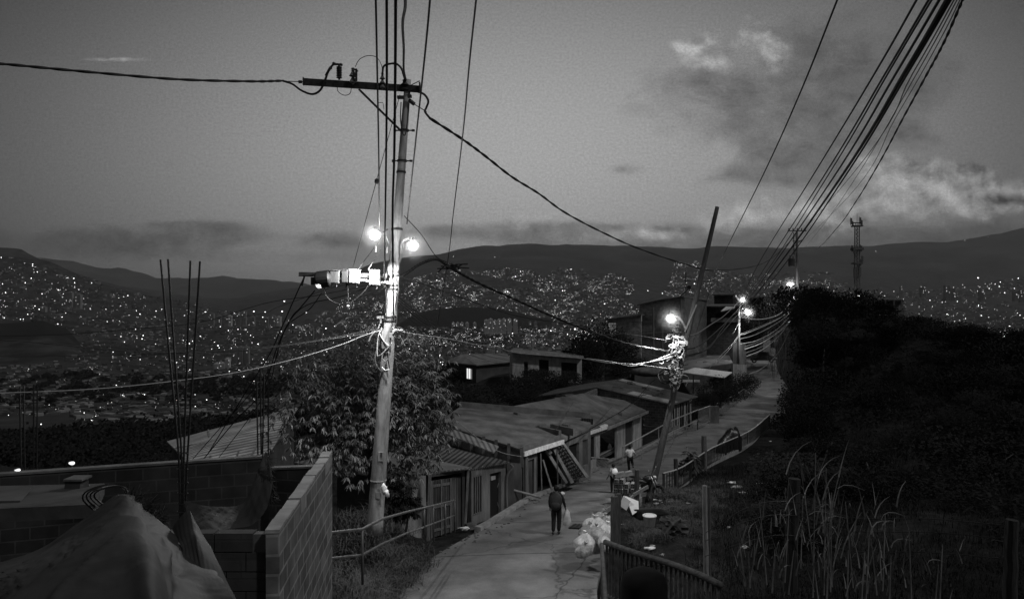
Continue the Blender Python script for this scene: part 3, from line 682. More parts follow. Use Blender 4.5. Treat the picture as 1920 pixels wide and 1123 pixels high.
for k, (lb, pts, r) in enumerate([
 ('lone thin wire left of the overhead bundle, reaching down behind the tilted pole', [(1580, -25, 9), (1500, 175), (1430, 330), (1347, 499), (1326, 560), (1300, 640, 60)], .013),
 ('outermost left wire of the overhead bundle', [(1733, -25, 10), (1640, 138), (1530, 320), (1420, 499), (1385, 570, D2)], .019),
 ('second wire from the left in the overhead bundle', [(1756, -25, 10), (1660, 138), (1545, 330), (1436, 499), (1388, 575, D2)], .020),
 ('third wire in the overhead bundle, running close beside its neighbour', [(1762, -25, 10.2), (1668, 133), (1552, 330), (1440, 505), (1389, 572, D2)], .018),
 ('doubled wire in the middle of the overhead bundle', [(1776, -25, 10), (1680, 138), (1560, 337), (1446, 503), (1390, 580, D2)], .024),
 ('thickest black cable of the overhead bundle', [(1790, -25, 10), (1700, 130), (1575, 335), (1454, 505), (1392, 585, D2)], .036),
 ('cable hugging the thickest one of the overhead bundle', [(1797, -25, 10.3), (1704, 134), (1585, 330), (1468, 500), (1394, 592, D2)], .024),
 ('thin wire leaving the overhead bundle for the far crossarm', [(1803, -25, 10.5), (1712, 137), (1600, 325), (1500, 440, D3)], .012),
 ('thin wire leaving the overhead bundle for the far crossarm just below its twin', [(1808, -25, 10.6), (1722, 133), (1610, 325), (1545, 420), (1505, 470, D3)], .010),
 ('outer thin straight wire on the right of the bundle', [(1812, -25, 10.8), (1760, 80), (1680, 220), (1590, 370), (1503, 455, D3)], .009)]):
    cable(lb, pts, r, n=8, group=bg)
cable('wavy cable sagging lowest on the right towards the far pole', [(1818, -25, 11), (1803, 5), (1770, 80), (1734, 147), (1690, 228), (1650, 303), (1605, 378), (1570, 427), (1530, 467), (1500, 470, D3)], .015, tw=(.012, 20), n=14, group=bg)
# mid-height cables between main pole and leaning pole
cable('dark bundled cable humping up beside the lamps then dropping to the tilted pole', [(735, 524, D0), (762, 512), (790, 494), (817, 486), (835, 495), (855, 508), (900, 532), (980, 568), (1040, 595), (1104, 620), (1180, 645), (1262, 660, D1)], .026, tw=(.02, 30), n=12)
mbq = MB(); rr = random.Random(5); c0 = P(846, 500, 20.4)
for k in range(22): mbq.tube([c0+Vector((rr.gauss(0, .14), rr.gauss(0, .03), rr.gauss(0, .05))), c0+Vector((rr.gauss(.05, .18), rr.gauss(0, .03), rr.gauss(-.02, .06)))], .018, 5)
mbq.build('cable_splice', cable_m, label='ragged black splice knot hanging on the humped cable right of the lamps', cat='cable splice')
cable('thin dark wire from the lit pole clamp sloping under the humped cable', [(745, 517, D0), (800, 535), (870, 560), (960, 590), (1040, 604), (1110, 615), (1262, 640, D1)], .012)
cable('thin slack wire hanging from the humped cable down to the valley', [(758, 405, D0), (790, 440), (817, 480), (838, 492, 20)], .010)
for k, (a, b, c_) in enumerate([((742, 552), (842, 622), (1000, 668)), ((745, 560), (850, 634), (1000, 676)), ((747, 566), (842, 632), (990, 668)), ((744, 572), (860, 645), (1005, 682)), ((742, 578), (850, 650), (995, 690))]):
    cable('one of the thin dark house drops fanning from the pole to the white house', [(a[0], a[1], D0), ((a[0]+b[0])/2, (a[1]+b[1])/2+5), (b[0], b[1]), ((b[0]+c_[0])/2, (b[1]+c_[1])/2+8), (c_[0], c_[1], 73)], .011, group='thin dark house drops')
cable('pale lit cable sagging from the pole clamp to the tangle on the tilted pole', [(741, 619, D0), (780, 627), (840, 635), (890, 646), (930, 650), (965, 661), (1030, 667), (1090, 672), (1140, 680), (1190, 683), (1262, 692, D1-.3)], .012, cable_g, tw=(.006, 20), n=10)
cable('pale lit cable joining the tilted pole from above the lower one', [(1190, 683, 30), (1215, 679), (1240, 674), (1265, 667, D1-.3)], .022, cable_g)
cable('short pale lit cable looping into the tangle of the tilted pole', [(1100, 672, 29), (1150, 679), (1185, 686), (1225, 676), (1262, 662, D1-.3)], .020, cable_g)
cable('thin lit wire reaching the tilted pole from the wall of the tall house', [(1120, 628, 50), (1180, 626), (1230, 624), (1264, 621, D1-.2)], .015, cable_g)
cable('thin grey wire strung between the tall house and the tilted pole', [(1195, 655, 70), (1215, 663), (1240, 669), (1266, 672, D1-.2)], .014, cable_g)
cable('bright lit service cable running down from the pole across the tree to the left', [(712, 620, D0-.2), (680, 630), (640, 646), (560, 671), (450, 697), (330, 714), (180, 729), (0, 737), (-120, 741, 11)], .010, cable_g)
cable('faint wire strung above the bright one in front of the left hillside', [(712, 616, D0-.2), (640, 630), (540, 646), (420, 657), (260, 665), (0, 668), (-120, 668, 14)], .008, cable_m)
cable('faint upper wire crossing the left hillside behind the rebar', [(700, 532, D0), (600, 553), (500, 568), (380, 603), (260, 616), (100, 628), (-80, 630, 25)], .009)
cable('dark wire dipping across the black wood on the left hillside', [(-80, 633, 14), (0, 637), (100, 645), (200, 655), (320, 661), (480, 655), (712, 622, D0)], .010)
for k, pts in enumerate([[(571, 518, D0-.2), (552, 560), (530, 610), (505, 665), (470, 720), (390, 850, 24)], [(590, 545, D0-.4), (565, 575), (545, 598), (520, 650), (490, 735), (440, 790), (380, 862, 24)], [(604, 548, D0-.4), (580, 580), (540, 610), (520, 660), (505, 720), (470, 780), (410, 858, 25)], [(700, 535, D0-.3), (640, 556), (580, 570), (548, 595), (525, 640), (500, 700), (360, 862, 24)]]):
    cable(['dark drop cable hanging outermost from the tip of the lower arm', 'dark drop cable leaving the black drum towards the tin roof', 'dark drop cable slanting over the tin roof beside its twin', 'dark drop cable sweeping from the pale boxes down to the tin roof'][k], pts, .016 if k < 2 else .012)
cable('taut horizontal wire reaching from the lower arm to the left hillside', [(690, 528, D0-.3), (620, 540), (560, 562), (520, 576), (480, 590), (380, 602, 40)], .009)
cable('thin stay wire dropping from the crossarm to the meter boxes', [(750, 178, D0), (707, 335), (660, 508, D0-.3)], .009, name='stay_wire')
mb = MB(); mb.tube_prof(P(706, 345, D0-.15), Vector((.1, 0, 1)), [(.03, 0), (.055, .03), (.055, .1), (.03, .13)], 10); mb.build('stay_insulator', steel_d, label='small black egg insulator on the stay wire above the left lamp', cat='insulator')
# wires from the leaning pole to the bend pole
for k, pts in enumerate([[(1285, 630, D1), (1307, 625), (1335, 607), (1360, 590), (1388, 563, D2)], [(1283, 655, D1), (1310, 648), (1345, 620), (1370, 595), (1391, 572, D2)], [(1280, 668, D1), (1330, 652), (1352, 620), (1375, 590), (1394, 578, D2)], [(1275, 672, D1), (1320, 657), (1350, 628), (1380, 594), (1396, 584, D2)]]):
    cable(['highest of the dark wires linking the tilted pole to the bend pole', 'second highest dark wire linking the tilted pole to the bend pole', 'third highest dark wire linking the tilted pole to the bend pole', 'lowest of the dark wires linking the tilted pole to the bend pole'][k], pts, .03, cable_m if k else cable_g)
# catenaries from bend pole to the far pole / hill, lit by the lamps
cats = [[(1390, 595), (1420, 599), (1450, 594), (1470, 582), (1490, 556)], [(1386, 626), (1400, 622), (1444, 604), (1472, 590), (1494, 566)], [(1386, 628), (1402, 624), (1450, 603), (1478, 585), (1495, 564)], [(1386, 636), (1415, 628), (1450, 610), (1476, 592), (1496, 568)],
        [(1388, 645), (1420, 638), (1456, 618), (1480, 594), (1497, 570)], [(1396, 650), (1424, 640), (1460, 620), (1480, 603)], [(1396, 655), (1430, 642), (1470, 615), (1482, 602)], [(1398, 662), (1428, 650), (1460, 630), (1476, 608)],
        [(1400, 668), (1432, 654), (1464, 626), (1478, 605)], [(1400, 703), (1430, 690), (1460, 660), (1480, 620)]]
for k, c in enumerate(cats):
    sp = [(c[0][0], c[0][1], D2)]+[(x, y) for x, y in c[1:-1]]+[(c[-1][0], c[-1][1], D3-2 if k < 5 else 92)]
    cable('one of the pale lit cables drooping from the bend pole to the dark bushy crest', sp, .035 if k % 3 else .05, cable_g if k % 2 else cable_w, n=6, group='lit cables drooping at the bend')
for k, pts in enumerate([[(1385, 628, D2), (1372, 646), (1350, 668), (1330, 690, 62)], [(1386, 630, D2), (1370, 652), (1345, 680, 62)], [(1386, 604, D2), (1374, 627, 80)]]):
    cable('thin lit drop running from the bend pole down to the pale awning', pts, .03, cable_g, group='thin lit drops at the bend')
cable('dark wire sagging over the block house roof to the lowest flat roof', [(1300, 742, 50), (1240, 725), (1190, 745), (1150, 775), (1075, 805, 36)], .02) if False else None
for k, pts in enumerate([[(1225, 715, 45), (1190, 755), (1130, 790), (1105, 805, 36)], [(1150, 760, 44), (1110, 800), (1090, 812, 35)], [(1080, 745, 44), (1050, 795), (1040, 806, 35)], [(1262, 712, D1), (1228, 712), (1180, 760), (1110, 803, 36)]]):
    cable(['thin wire slanting over the ridge of the sheet roof', 'thin wire crossing the middle of the sheet roof', 'thin wire nearest the rubble line on the sheet roof', 'dark wire from the tilted pole to the white eave'][k], pts, .012)
cable('thin pale hose looping down the side of the parapet house', [(855, 788, 30), (878, 807), (908, 830), (940, 848), (978, 856, 31)], .016, cable_g)
# ---------------------------------------------------------------- houses
def wallpanel(mb, a, b, z0a, z0b, z1a, z1b, th, mi=0):
    """vertical wall from a to b (xy), thickness th to the left of a->b"""
    a = Vector((a[0], a[1], 0)); b = Vector((b[0], b[1], 0)); d = (b-a).normalized(); n = Vector((-d.y, d.x, 0))*th
    pts = [(a.x, a.y, z0a), (b.x, b.y, z0b), (b.x+n.x, b.y+n.y, z0b), (a.x+n.x, a.y+n.y, z0a), (a.x, a.y, z1a), (b.x, b.y, z1b), (b.x+n.x, b.y+n.y, z1b), (a.x+n.x, a.y+n.y, z1a)]
    mb.hexa(pts, mi)
def facade(mb, a, b, za, zb, top_a, top_b, holes, th=.15, mi=0):
    """wall a->b with rectangular holes [(u0,u1,v0,v1)] u in 0..1 along, v in 0..1 up"""
    a = Vector(a); b = Vector(b)
    us = sorted({0, 1}|{h[0] for h in holes}|{h[1] for h in holes})
    def pt(u): return (a.x+(b.x-a.x)*u, a.y+(b.y-a.y)*u)
    def zz(u, v): lo = za+(zb-za)*u; hi = top_a+(top_b-top_a)*u; return lo+(hi-lo)*v
    for u0, u1 in zip(us, us[1:]):
        um = (u0+u1)/2; hs = sorted([h for h in holes if h[0] < um < h[1]], key=lambda h: h[2]); v = 0
        for h in hs+[(0, 0, 1, 1)]:
            if h[2] > v+1e-4: wallpanel(mb, pt(u0), pt(u1), zz(u0, v), zz(u1, v), zz(u0, h[2]), zz(u1, h[2]), th, mi)
            v = h[3]
def inset(mb, a, b, za, zb, top_a, top_b, hole, depth, mi=0, shrink=0.0):
    a = Vector(a); b = Vector(b); d = Vector((b.x-a.x, b.y-a.y, 0)).normalized(); n = Vector((-d.y, d.x, 0))
    def q(u, v): p = a.lerp(b, u); lo = za+(zb-za)*u; hi = top_a+(top_b-top_a)*u; return Vector((p.x, p.y, lo+(hi-lo)*v))+n*depth
    u0, u1, v0, v1 = hole; u0 += shrink; u1 -= shrink
    p = [q(u0, v0), q(u1, v0), q(u1, v1), q(u0, v1)]; t = n*.04
    mb.hexa([p[0], p[1], p[1]+t, p[0]+t, p[3], p[2], p[2]+t, p[3]+t], mi)

def xy(v): return (v.x, v.y)
# --- shack with plank door
S0 = PZ(802, 1006, -7.85); S1 = PZ(872, 984, -8.0)
sh1 = empty('shack', S0, 'low shack with a closed plank door and pale post frame beside the handrail', 'shack')
tL = S0+Vector((0, 0, 2.15)); tR = S1+Vector((0, 0, 2.05)); back = Vector((-3.3, 1.6, 0))
mb = MB(); mb.bar(S0-Vector((0, 0, .3)), P(806, 889, S0.y), .10, .09); mb.bar(S1-Vector((0, 0, .3)), P(878, 880, S1.y), .09, .08); mb.build('door_post', wood_p, sh1)
mb = MB(); mb.bar(tL+Vector((-.1, -.03, -.05)), tR+Vector((.15, 0, -.05)), .08, .07); mb.build('lintel_beam', wood_p, sh1)
mb = MB(); facade(mb, S0, S1, S0.z-.2, S1.z-.2, tL.z-.1, tR.z-.1, [(.08, .92, .0, .96)], .08); mb.build('front_wall', plaster_d, sh1)
mb = MB(); inset(mb, S0, S1, S0.z-.2, S1.z-.2, tL.z-.1, tR.z-.1, (.08, .62, .05, .9), .03)
dr = mb.build('door', planks, sh1)
mb = MB()
for u in (.1, .35, .6): inset(mb, S0, S1, S0.z-.2, S1.z-.2, tL.z-.1, tR.z-.1, (u-.02, u+.02, .05, .9), -.01)
for v in (.15, .5, .82): inset(mb, S0, S1, S0.z-.2, S1.z-.2, tL.z-.1, tR.z-.1, (.1, .6, v-.02, v+.02), .0)
mb.build('door_frame', wood, dr)
mb = MB(); inset(mb, S0, S1, S0.z-.2, S1.z-.2, tL.z-.1, tR.z-.1, (.66, .92, .05, .9), .06); mb.build('side_door', planks, sh1)
W0 = S0+Vector((-1.15, -.1, .1))
mb = MB(); mb.grid([[W0.lerp(S0, u)+Vector((-.3*(1-u)*(1-v), .08*math.sin(u*9+v*2), 2.05*v-.1-.5*(1-u)*(1-v) + .0)) for u in np.linspace(0, 1, 14)] for v in np.linspace(.0, .62, 6)]); mb.build('side_wall', plaster_w, sh1)
mb = MB(); mb.grid([[W0.lerp(S0, u)+Vector((-.05, -.1-.07*math.sin(u*23)*(1-v), 1.15+.9*v+.12*math.sin(u*11)*(1-v))) for u in np.linspace(0, 1, 26)] for v in np.linspace(0, 1, 6)]); mb.build('hanging_cloth', plaster_w, sh1, smooth=True)
mb = MB(); a = tL+Vector((-.25, -.25, .03)); b = tR+Vector((.25, -.15, .03)); mb.slab([a, b, b+back+Vector((0, 0, .25)), a+back+Vector((0, 0, .25))], .05); mb.slab([a+Vector((-1.3, .2, -.2)), a+Vector((.05, 0, -.03)), a+back+Vector((0, 0, .2)), a+back+Vector((-1.3, 0, .0))], .04); mb.build('roof', tin_m, sh1)
mb = MB(); wallpanel(mb, xy(S0+back), xy(S1+back), S0.z-2.5, S1.z-2.5, tL.z+.1, tR.z+.1, .1); wallpanel(mb, xy(S0+Vector((-1.2, 0, 0))), xy(S0+back), S0.z-2.5, S0.z-2.5, tL.z-.2, tL.z, .1); mb.build('rear_wall', plaster_d, sh1)
# --- shack 2: dark doorway
T0 = PZ(884, 984, -8.1); T1 = PZ(948, 956, -8.4)
sh2 = empty('shack', T0, 'low grey shack with a dark doorway and barred window under a wavy eave', 'shack')
zt0 = P(884, 879, T0.y).z; zt1 = P(948, 866, T1.y).z
H2 = [(.05, .28, .30, .88), (.52, .86, .0, .86)]
mb = MB(); facade(mb, T0, T1, T0.z-.4, T1.z-.4, zt0, zt1, H2, .14); mb.build('front_wall', plaster_g, sh2)
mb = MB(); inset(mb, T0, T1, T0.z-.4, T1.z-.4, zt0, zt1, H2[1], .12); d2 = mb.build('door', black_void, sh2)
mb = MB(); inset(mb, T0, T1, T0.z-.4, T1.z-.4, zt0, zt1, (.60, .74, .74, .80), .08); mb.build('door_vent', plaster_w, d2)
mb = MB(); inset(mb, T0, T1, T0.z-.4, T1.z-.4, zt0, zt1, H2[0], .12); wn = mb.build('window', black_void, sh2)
mb = MB()
for u in (.05, .11, .165, .22, .28): inset(mb, T0, T1, T0.z-.4, T1.z-.4, zt0, zt1, (u-.008, u+.008, .30, .88), .0)
for v in (.30, .88): inset(mb, T0, T1, T0.z-.4, T1.z-.4, zt0, zt1, (.03, .30, v-.012, v+.012), .0)
mb.build('window_grille', wood, wn)
bk = Vector((-3.6, 1.6, 0))
def wavy_roof(a, b, back, rise, m, parent, name='roof', n=40, amp=.025, th=.02):
    q = MB(); rows = []
    for v in (0, .5, 1):
        rows.append([Vector(a).lerp(Vector(b), u/n)+Vector(back)*v+Vector((0, 0, rise*v+amp*(1 if u % 2 else -1))) for u in range(n+1)])
    q.grid(rows); q.grid([[p-Vector((0, 0, th)) for p in r] for r in reversed(rows)]); q.grid([rows[0], [p-Vector((0, 0, th)) for p in rows[0]]]); return q.build(name, m, parent)
ra = Vector((T0.x, T0.y, zt0))+Vector((-.1, -.25, .02)); rb = Vector((T1.x, T1.y, zt1))+Vector((.2, -.1, .02))
wavy_roof(ra, rb, bk, .55, tin_d, sh2)
mb = MB(); mb.slab([P(838, 800, 31.3), P(935, 836, 30.3), P(925, 848, 29.8), P(826, 808, 30.9)], .05); mb.build('ridge_sheet', tin_m, sh2)
mb = MB(); wallpanel(mb, xy(T0+bk), xy(T1+bk), T0.z-2.5, T1.z-2.5, zt0+.4, zt1+.4, .12); wallpanel(mb, xy(T1), xy(T1+bk), T1.z-2.5, T1.z-2.5, zt1, zt1+.4, .12); mb.build('rear_wall', plaster_d, sh2)
mb = MB(); mb.tube(crv([rb+Vector((.0, .05, -.1)), rb+Vector((.08, .05, -.25)), T1+Vector((.05, -.1, 1.3)), T1+Vector((.05, -.1, -.1))], 5), .05, 8); mb.build('drain_pipe', plaster_g, sh2, smooth=True)
mb = MB(); mb.tube(crv([P(935, 905, T1.y-.4), P(930, 925, T1.y-.5), P(935, 950, T1.y-.4), P(944, 958, T1.y-.2)], 6), .015, 6); mb.build('hose', cable_g, sh2)

# --- parapet house A (flat concrete roof)
zA = -6.5
N_ = PZ(979, 845, zA); E1 = PZ(1052, 823, zA); E2 = PZ(1108, 799, zA); Wp = PZ(812, 796, -5.8); Bk = PZ(862, 763, -5.8); Bk2 = PZ(1106, 784, -6.35)
hA = empty('house', N_-Vector((0, 0, 2.3)), 'low house with a bare flat concrete roof edged by a weathered parapet', 'house')
mb = MB(); mb.slab([N_, E1, E2, Bk2, Bk, Wp], .18); mb.build('flat_roof', roof_concrete, hA)
mb = MB(); wallpanel(mb, xy(Wp), xy(N_), Wp.z-.75, N_.z-.62, Wp.z+.12, N_.z+.05, .12); mb.build('parapet', concrete_dark, hA)
mb = MB(); wallpanel(mb, xy(N_+Vector((.05, .05, 0))), xy(E1), N_.z+.0, E1.z+.0, N_.z+.18, E1.z+.18, .14); mb.build('parapet', concrete_dark, hA)
mb = MB(); wallpanel(mb, xy(Bk2), xy(Bk), Bk2.z-.2, Bk.z-.2, Bk2.z+.30, Bk.z+.30, .14)
mb.build('parapet', concrete_dark, hA)
mb = MB()
for u in np.linspace(0.05, 1, 8):
    p = Wp.lerp(N_, u); mb.box(p+Vector((-.02, -.06, -.25)), (.14, .14, .85))
mb.build('parapet_post', concrete_dark, hA)
mb = MB(); mb.bar(N_+Vector((.08, -.12, -.12)), E1+Vector((.12, -.1, -.10)), .06, .2); mb.build('fascia', fascia_w, hA)
mb = MB()   # blocks left lying near the roof edge
mb.bar(PZ(1008, 803, -6.32), PZ(1050, 812, -6.32), .16, .26); mb.bar(PZ(1006, 804, -6.32), PZ(1022, 799, -6.32), .14, .26)
mb.bar(PZ(1034, 801, -6.28), PZ(1077, 810, -6.28), .16, .34); mb.build('roof_kerb', concrete_dark, hA)
G0 = Vector((N_.x+.15, N_.y+.1, -8.75)); G1 = Vector((E1.x, E1.y, -8.95)); 
mb = MB(); G00 = Vector((T1.x, T1.y, 0)); facade(mb, (T1.x+.05, T1.y+.05, 0), (N_.x, N_.y, 0), -9.2, -9.4, zt1+.0, N_.z-.55, [(.1, .75, .25, .8)] if False else [], .14)
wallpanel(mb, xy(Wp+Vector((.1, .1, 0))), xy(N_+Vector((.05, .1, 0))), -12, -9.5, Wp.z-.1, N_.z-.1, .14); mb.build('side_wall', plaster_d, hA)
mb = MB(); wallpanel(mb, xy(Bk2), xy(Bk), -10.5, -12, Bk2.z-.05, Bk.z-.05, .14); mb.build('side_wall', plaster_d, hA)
mb = MB(); facade(mb, N_+Vector((.05, .12, 0)), E2+Vector((0, .1, 0)), -9.1, -9.6, zA-.16, zA-.16, [(.06, .14, .05, .85), (.18, .56, .0, .93), (.64, .8, .0, .85), (.86, .95, .4, .85)], .16); mb.build('front_wall', plaster_g, hA)
mb = MB(); inset(mb, N_+Vector((.05, .12, 0)), E2+Vector((0, .1, 0)), -9.1, -9.6, zA-.16, zA-.16, (.18, .56, 0, .93), 1.6); inset(mb, N_+Vector((.05, .12, 0)), E2+Vector((0, .1, 0)), -9.1, -9.6, zA-.16, zA-.16, (.64, .8, 0, .85), .14); mb.build('doorway', black_void, hA)
mb = MB(); inset(mb, N_+Vector((.05, .12, 0)), E2+Vector((0, .1, 0)), -9.1, -9.6, zA-.16, zA-.16, (.06, .14, .05, .85), .1); mb.build('shutter', planks, hA); mb = MB(); inset(mb, N_+Vector((.05, .12, 0)), E2+Vector((0, .1, 0)), -9.1, -9.6, zA-.16, zA-.16, (.86, .95, .4, .85), .1); mb.build('shutter', planks, hA)
mb = MB(); mb.bar(P(988, 858, 32.3), P(990, 932, 32.3), .10); mb.bar(P(1014, 850, 33.2), P(1016, 918, 33.2), .05); mb.bar(P(1018, 862, 33.6), P(1035, 918, 33.8), .07); mb.build('porch_post', wood_p, hA)
# inclined stair flight with gridded side
st = empty('stair_flight', P(1090, 898, 36), 'inclined concrete stair flight with a black grid leaning against the parapet house', 'stairs')
q0 = P(1032, 834, 35.0); q1 = P(1052, 822, 35.4); q2 = P(1104, 893, 36.6); q3 = P(1070, 906, 35.8)
def inplane(u, v): return (q0.lerp(q1, u)).lerp(q3.lerp(q2, u), v)
nrm = (q1-q0).cross(q3-q0).normalized(); nrm = nrm if nrm.y < 0 else -nrm
mb = MB()
for u0, u1 in ((0, .17), (.83, 1)):
    c = [inplane(u0, 1), inplane(u1, 1), inplane(u1, 0), inplane(u0, 0)]; mb.hexa([p-nrm*.12 for p in c]+[p+nrm*.03 for p in c])
mb.build('side_beam', concrete, st)
mb = MB(); c = [inplane(.17, .98), inplane(.83, .98), inplane(.83, .1), inplane(.17, .1)]; mb.hexa([p-nrm*.13 for p in c]+[p-nrm*.05 for p in c])
for k in range(10):
    v = .14+k*.088; mb.bar(inplane(.18, v)-nrm*.03, inplane(.82, v)-nrm*.03, .05, .08)
mb.build('steps', roof_concrete, st)
mb = MB()
for k in range(10): v = .16+.082*k; mb.bar(inplane(.22, v)+nrm*.03, inplane(.78, v)+nrm*.03, .03)
for u in (.38, .62): mb.bar(inplane(u, .1)+nrm*.035, inplane(u, .95)+nrm*.035, .03)
mb.build('grid_bars', rubber, st)
mb = MB(); mb.bar(P(1020, 838, 34.6), P(1062, 905, 35.4), .1, .14); mb.bar(P(1026, 840, 34.2), P(1033, 850, 34.2), .2, .14); mb.build('outer_beam', concrete, st)
mb = MB(); mb.bar(P(1044, 843, 34.4), P(1046, 912, 34.6), .05); mb.build('prop_post', wood, st)

# --- house B (sheet-like concrete pitched roof, white eave, porch)
hB = empty('house', PZ(1130, 885, -9.6), 'house with a wide pale roof sloping to a white broken eave and a brick porch', 'house')
f0 = PZ(1078, 817, -7.05); f1 = PZ(1136, 799, -7.25); f2 = PZ(1212, 769, -7.4); b2 = P(1170, 750, 53.5); b1 = P(1093, 737, 47.8); b0 = P(941, 765, 41.4)
mb = MB(); mb.slab([f0, f1, f2, b2, b1, b0], .14); mb.build('roof', roof_concrete, hB)
mb = MB(); mb.bar(f0+Vector((.1, -.1, -.06)), f1+Vector((.05, -.1, -.04)), .06, .18); mb.bar(P(1114, 806, 42), P(1137, 797, 42.6), .25, .12); mb.build('eave_band', fascia_w, hB)
mb = MB(); mb.bar(f1+Vector((.1, -.1, -.12)), f2+Vector((.1, -.1, -.1)), .08, .16); mb.build('eave_beam', concrete, hB)
mb = MB(); rr = random.Random(9)
for k in range(26):
    u = k/25; px = 980+u*98; py = 768-u*27+rr.gauss(0, 2); d = 42.6+u*5
    mb.box(P(px, py, d)+Vector((0, 0, .02)), (rr.uniform(.2, .7), rr.uniform(.2, .5), rr.uniform(.06, .22)), Matrix.Rotation(rr.uniform(0, 3), 3, 'Z'))
mb.build('roof_rubble', concrete_dark, hB)
mb = MB()
for k in range(5): mb.box(P(1092+k*4.5, 789+k*.3, 39.2), (.1, .2, .28)); 
mb.build('vent_block', black_void, hB)
fa = f0+Vector((.15, .45, 0)); fb_ = f2+Vector((-.25, .5, 0))
HB = [(.10, .24, .32, .86), (.30, .56, .0, .84), (.70, .84, .12, .88)]
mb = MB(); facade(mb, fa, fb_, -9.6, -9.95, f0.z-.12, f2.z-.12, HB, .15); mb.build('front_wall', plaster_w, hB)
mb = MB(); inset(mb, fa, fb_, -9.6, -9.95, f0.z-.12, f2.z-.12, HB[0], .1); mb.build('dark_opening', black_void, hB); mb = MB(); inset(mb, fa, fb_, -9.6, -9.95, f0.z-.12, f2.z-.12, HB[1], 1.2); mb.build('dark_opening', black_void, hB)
mb = MB(); inset(mb, fa, fb_, -9.6, -9.95, f0.z-.12, f2.z-.12, HB[2], .08); mb.build('door', planks, hB)
mb = MB(); d_ = (fb_-fa); d_.z = 0; d_.normalize(); n_ = Vector((d_.y, -d_.x, 0))
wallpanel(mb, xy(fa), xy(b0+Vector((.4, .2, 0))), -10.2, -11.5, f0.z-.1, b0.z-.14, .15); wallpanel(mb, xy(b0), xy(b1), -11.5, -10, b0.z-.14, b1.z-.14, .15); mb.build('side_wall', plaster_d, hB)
mb = MB(); a = PZ(1100, 880, -9.35); b = PZ(1141, 871, -9.5); wallpanel(mb, xy(a), xy(b), a.z-.3, b.z-.3, P(1098, 857, a.y).z, P(1140, 861, b.y).z, .12)
c = PZ(1128, 868, -9.5)
mb.bar(P(1120, 858, 44.5), P(1160, 838, 47.0), .5, .12); mb.build('porch_wall', brick_s, hB)
mb = MB(); mb.bar(P(1098, 856, a.y), P(1140, 860, b.y), .16, .05); mb.bar(P(1121, 855, 44.2), P(1158, 836, 46.6), .08, .05); mb.build('porch_coping', concrete_pale, hB)
mb = MB(); mb.ball(P(1143, 838, 46.5), .16, 2, (.8, .6, 1.4), .2, 4); mb.build('vase', plaster_w, hB)
# --- house C (block walls, dark tin roof)
hC = empty('house', PZ(1262, 806, -9.9), 'block-walled house under a dark sheet roof with two paler sheets', 'house')
c0 = PZ(1260, 759, -7.7); c1 = PZ(1309, 743, -7.7); c2 = PZ(1167, 709.5, -6.6); c3 = PZ(1117, 726, -6.75)
wL = P(985, 745, 46); wR = P(1093, 737, 48.2)
mb = MB(); mb.slab([c0, c1, c2, c3], .06); 
mb.slab([c3+Vector((0, 0, -.02)), c2+Vector((0, 0, -.02)), P(1058, 724, 66), P(1001, 744, 60)], .06)
mb.build('roof', tin_d, hC)
mb = MB()
def onroof(u, v, dz): return c0.lerp(c1, u).lerp(c3.lerp(c2, u), v)+Vector((0, 0, dz))
mb.slab([onroof(.05, .02, .03), onroof(.28, .02, .03), onroof(.28, .6, .03), onroof(.05, .6, .03)], .02); mb.build('pale_sheet', tin, hC); mb = MB()
mb.slab([onroof(.78, .42, .03), onroof(.95, .42, .03), onroof(.95, .98, .03), onroof(.78, .98, .03)], .02); mb.build('pale_sheet', tin, hC)
mb = MB(); i0 = c0+Vector((-.15, .5, 0)); i3 = c3+Vector((.25, .3, 0)); i1 = c1+Vector((-.5, .1, 0))
facade(mb, i3, i0, -10.5, -10.1, i3.z-.08, i0.z-.08, [], .15); facade(mb, i0, i1, -10.1, -10.1, i0.z-.08, i1.z-.08, [(.15, .35, .25, .86), (.45, .66, .0, .9), (.72, .92, .25, .86)], .15)
wallpanel(mb, xy(b0+Vector((1.5, .6, 0))), xy(i3), -10.5, -10.5, b0.z-.6, i3.z-.1, .15)
mb.build('block_wall', blocks, hC)
mb = MB(); inset(mb, i0, i1, -10.1, -10.1, i0.z-.08, i1.z-.08, (.15, .35, .25, .86), .1); mb.build('dark_opening', black_void, hC); mb = MB(); inset(mb, i0, i1, -10.1, -10.1, i0.z-.08, i1.z-.08, (.45, .66, .0, .9), .1); mb.build('dark_opening', black_void, hC); mb = MB(); inset(mb, i0, i1, -10.1, -10.1, i0.z-.08, i1.z-.08, (.72, .92, .25, .86), .1); mb.build('dark_opening', black_void, hC)
mb = MB()
for u in (.15, .25, .35, .45, .555, .66, .72, .82, .92): inset(mb, i0, i1, -10.1, -10.1, i0.z-.08, i1.z-.08, (u-.012, u+.012, .0 if .4 < u < .7 else .25, .9), -.02)
mb.build('window_bars', plaster_w, hC)
mb = MB(); mb.tube(crv([P(1296, 752, 57.5), P(1292, 757, 57.3), P(1292, 800, 57.2)], 4), .08, 8); mb.tube(crv([P(1207, 785, 51), P(1206, 795, 51), P(1210, 799, 51), P(1235, 801, 52)], 4), .07, 8); mb.build('drain_pipe', rubber, hC, smooth=True)
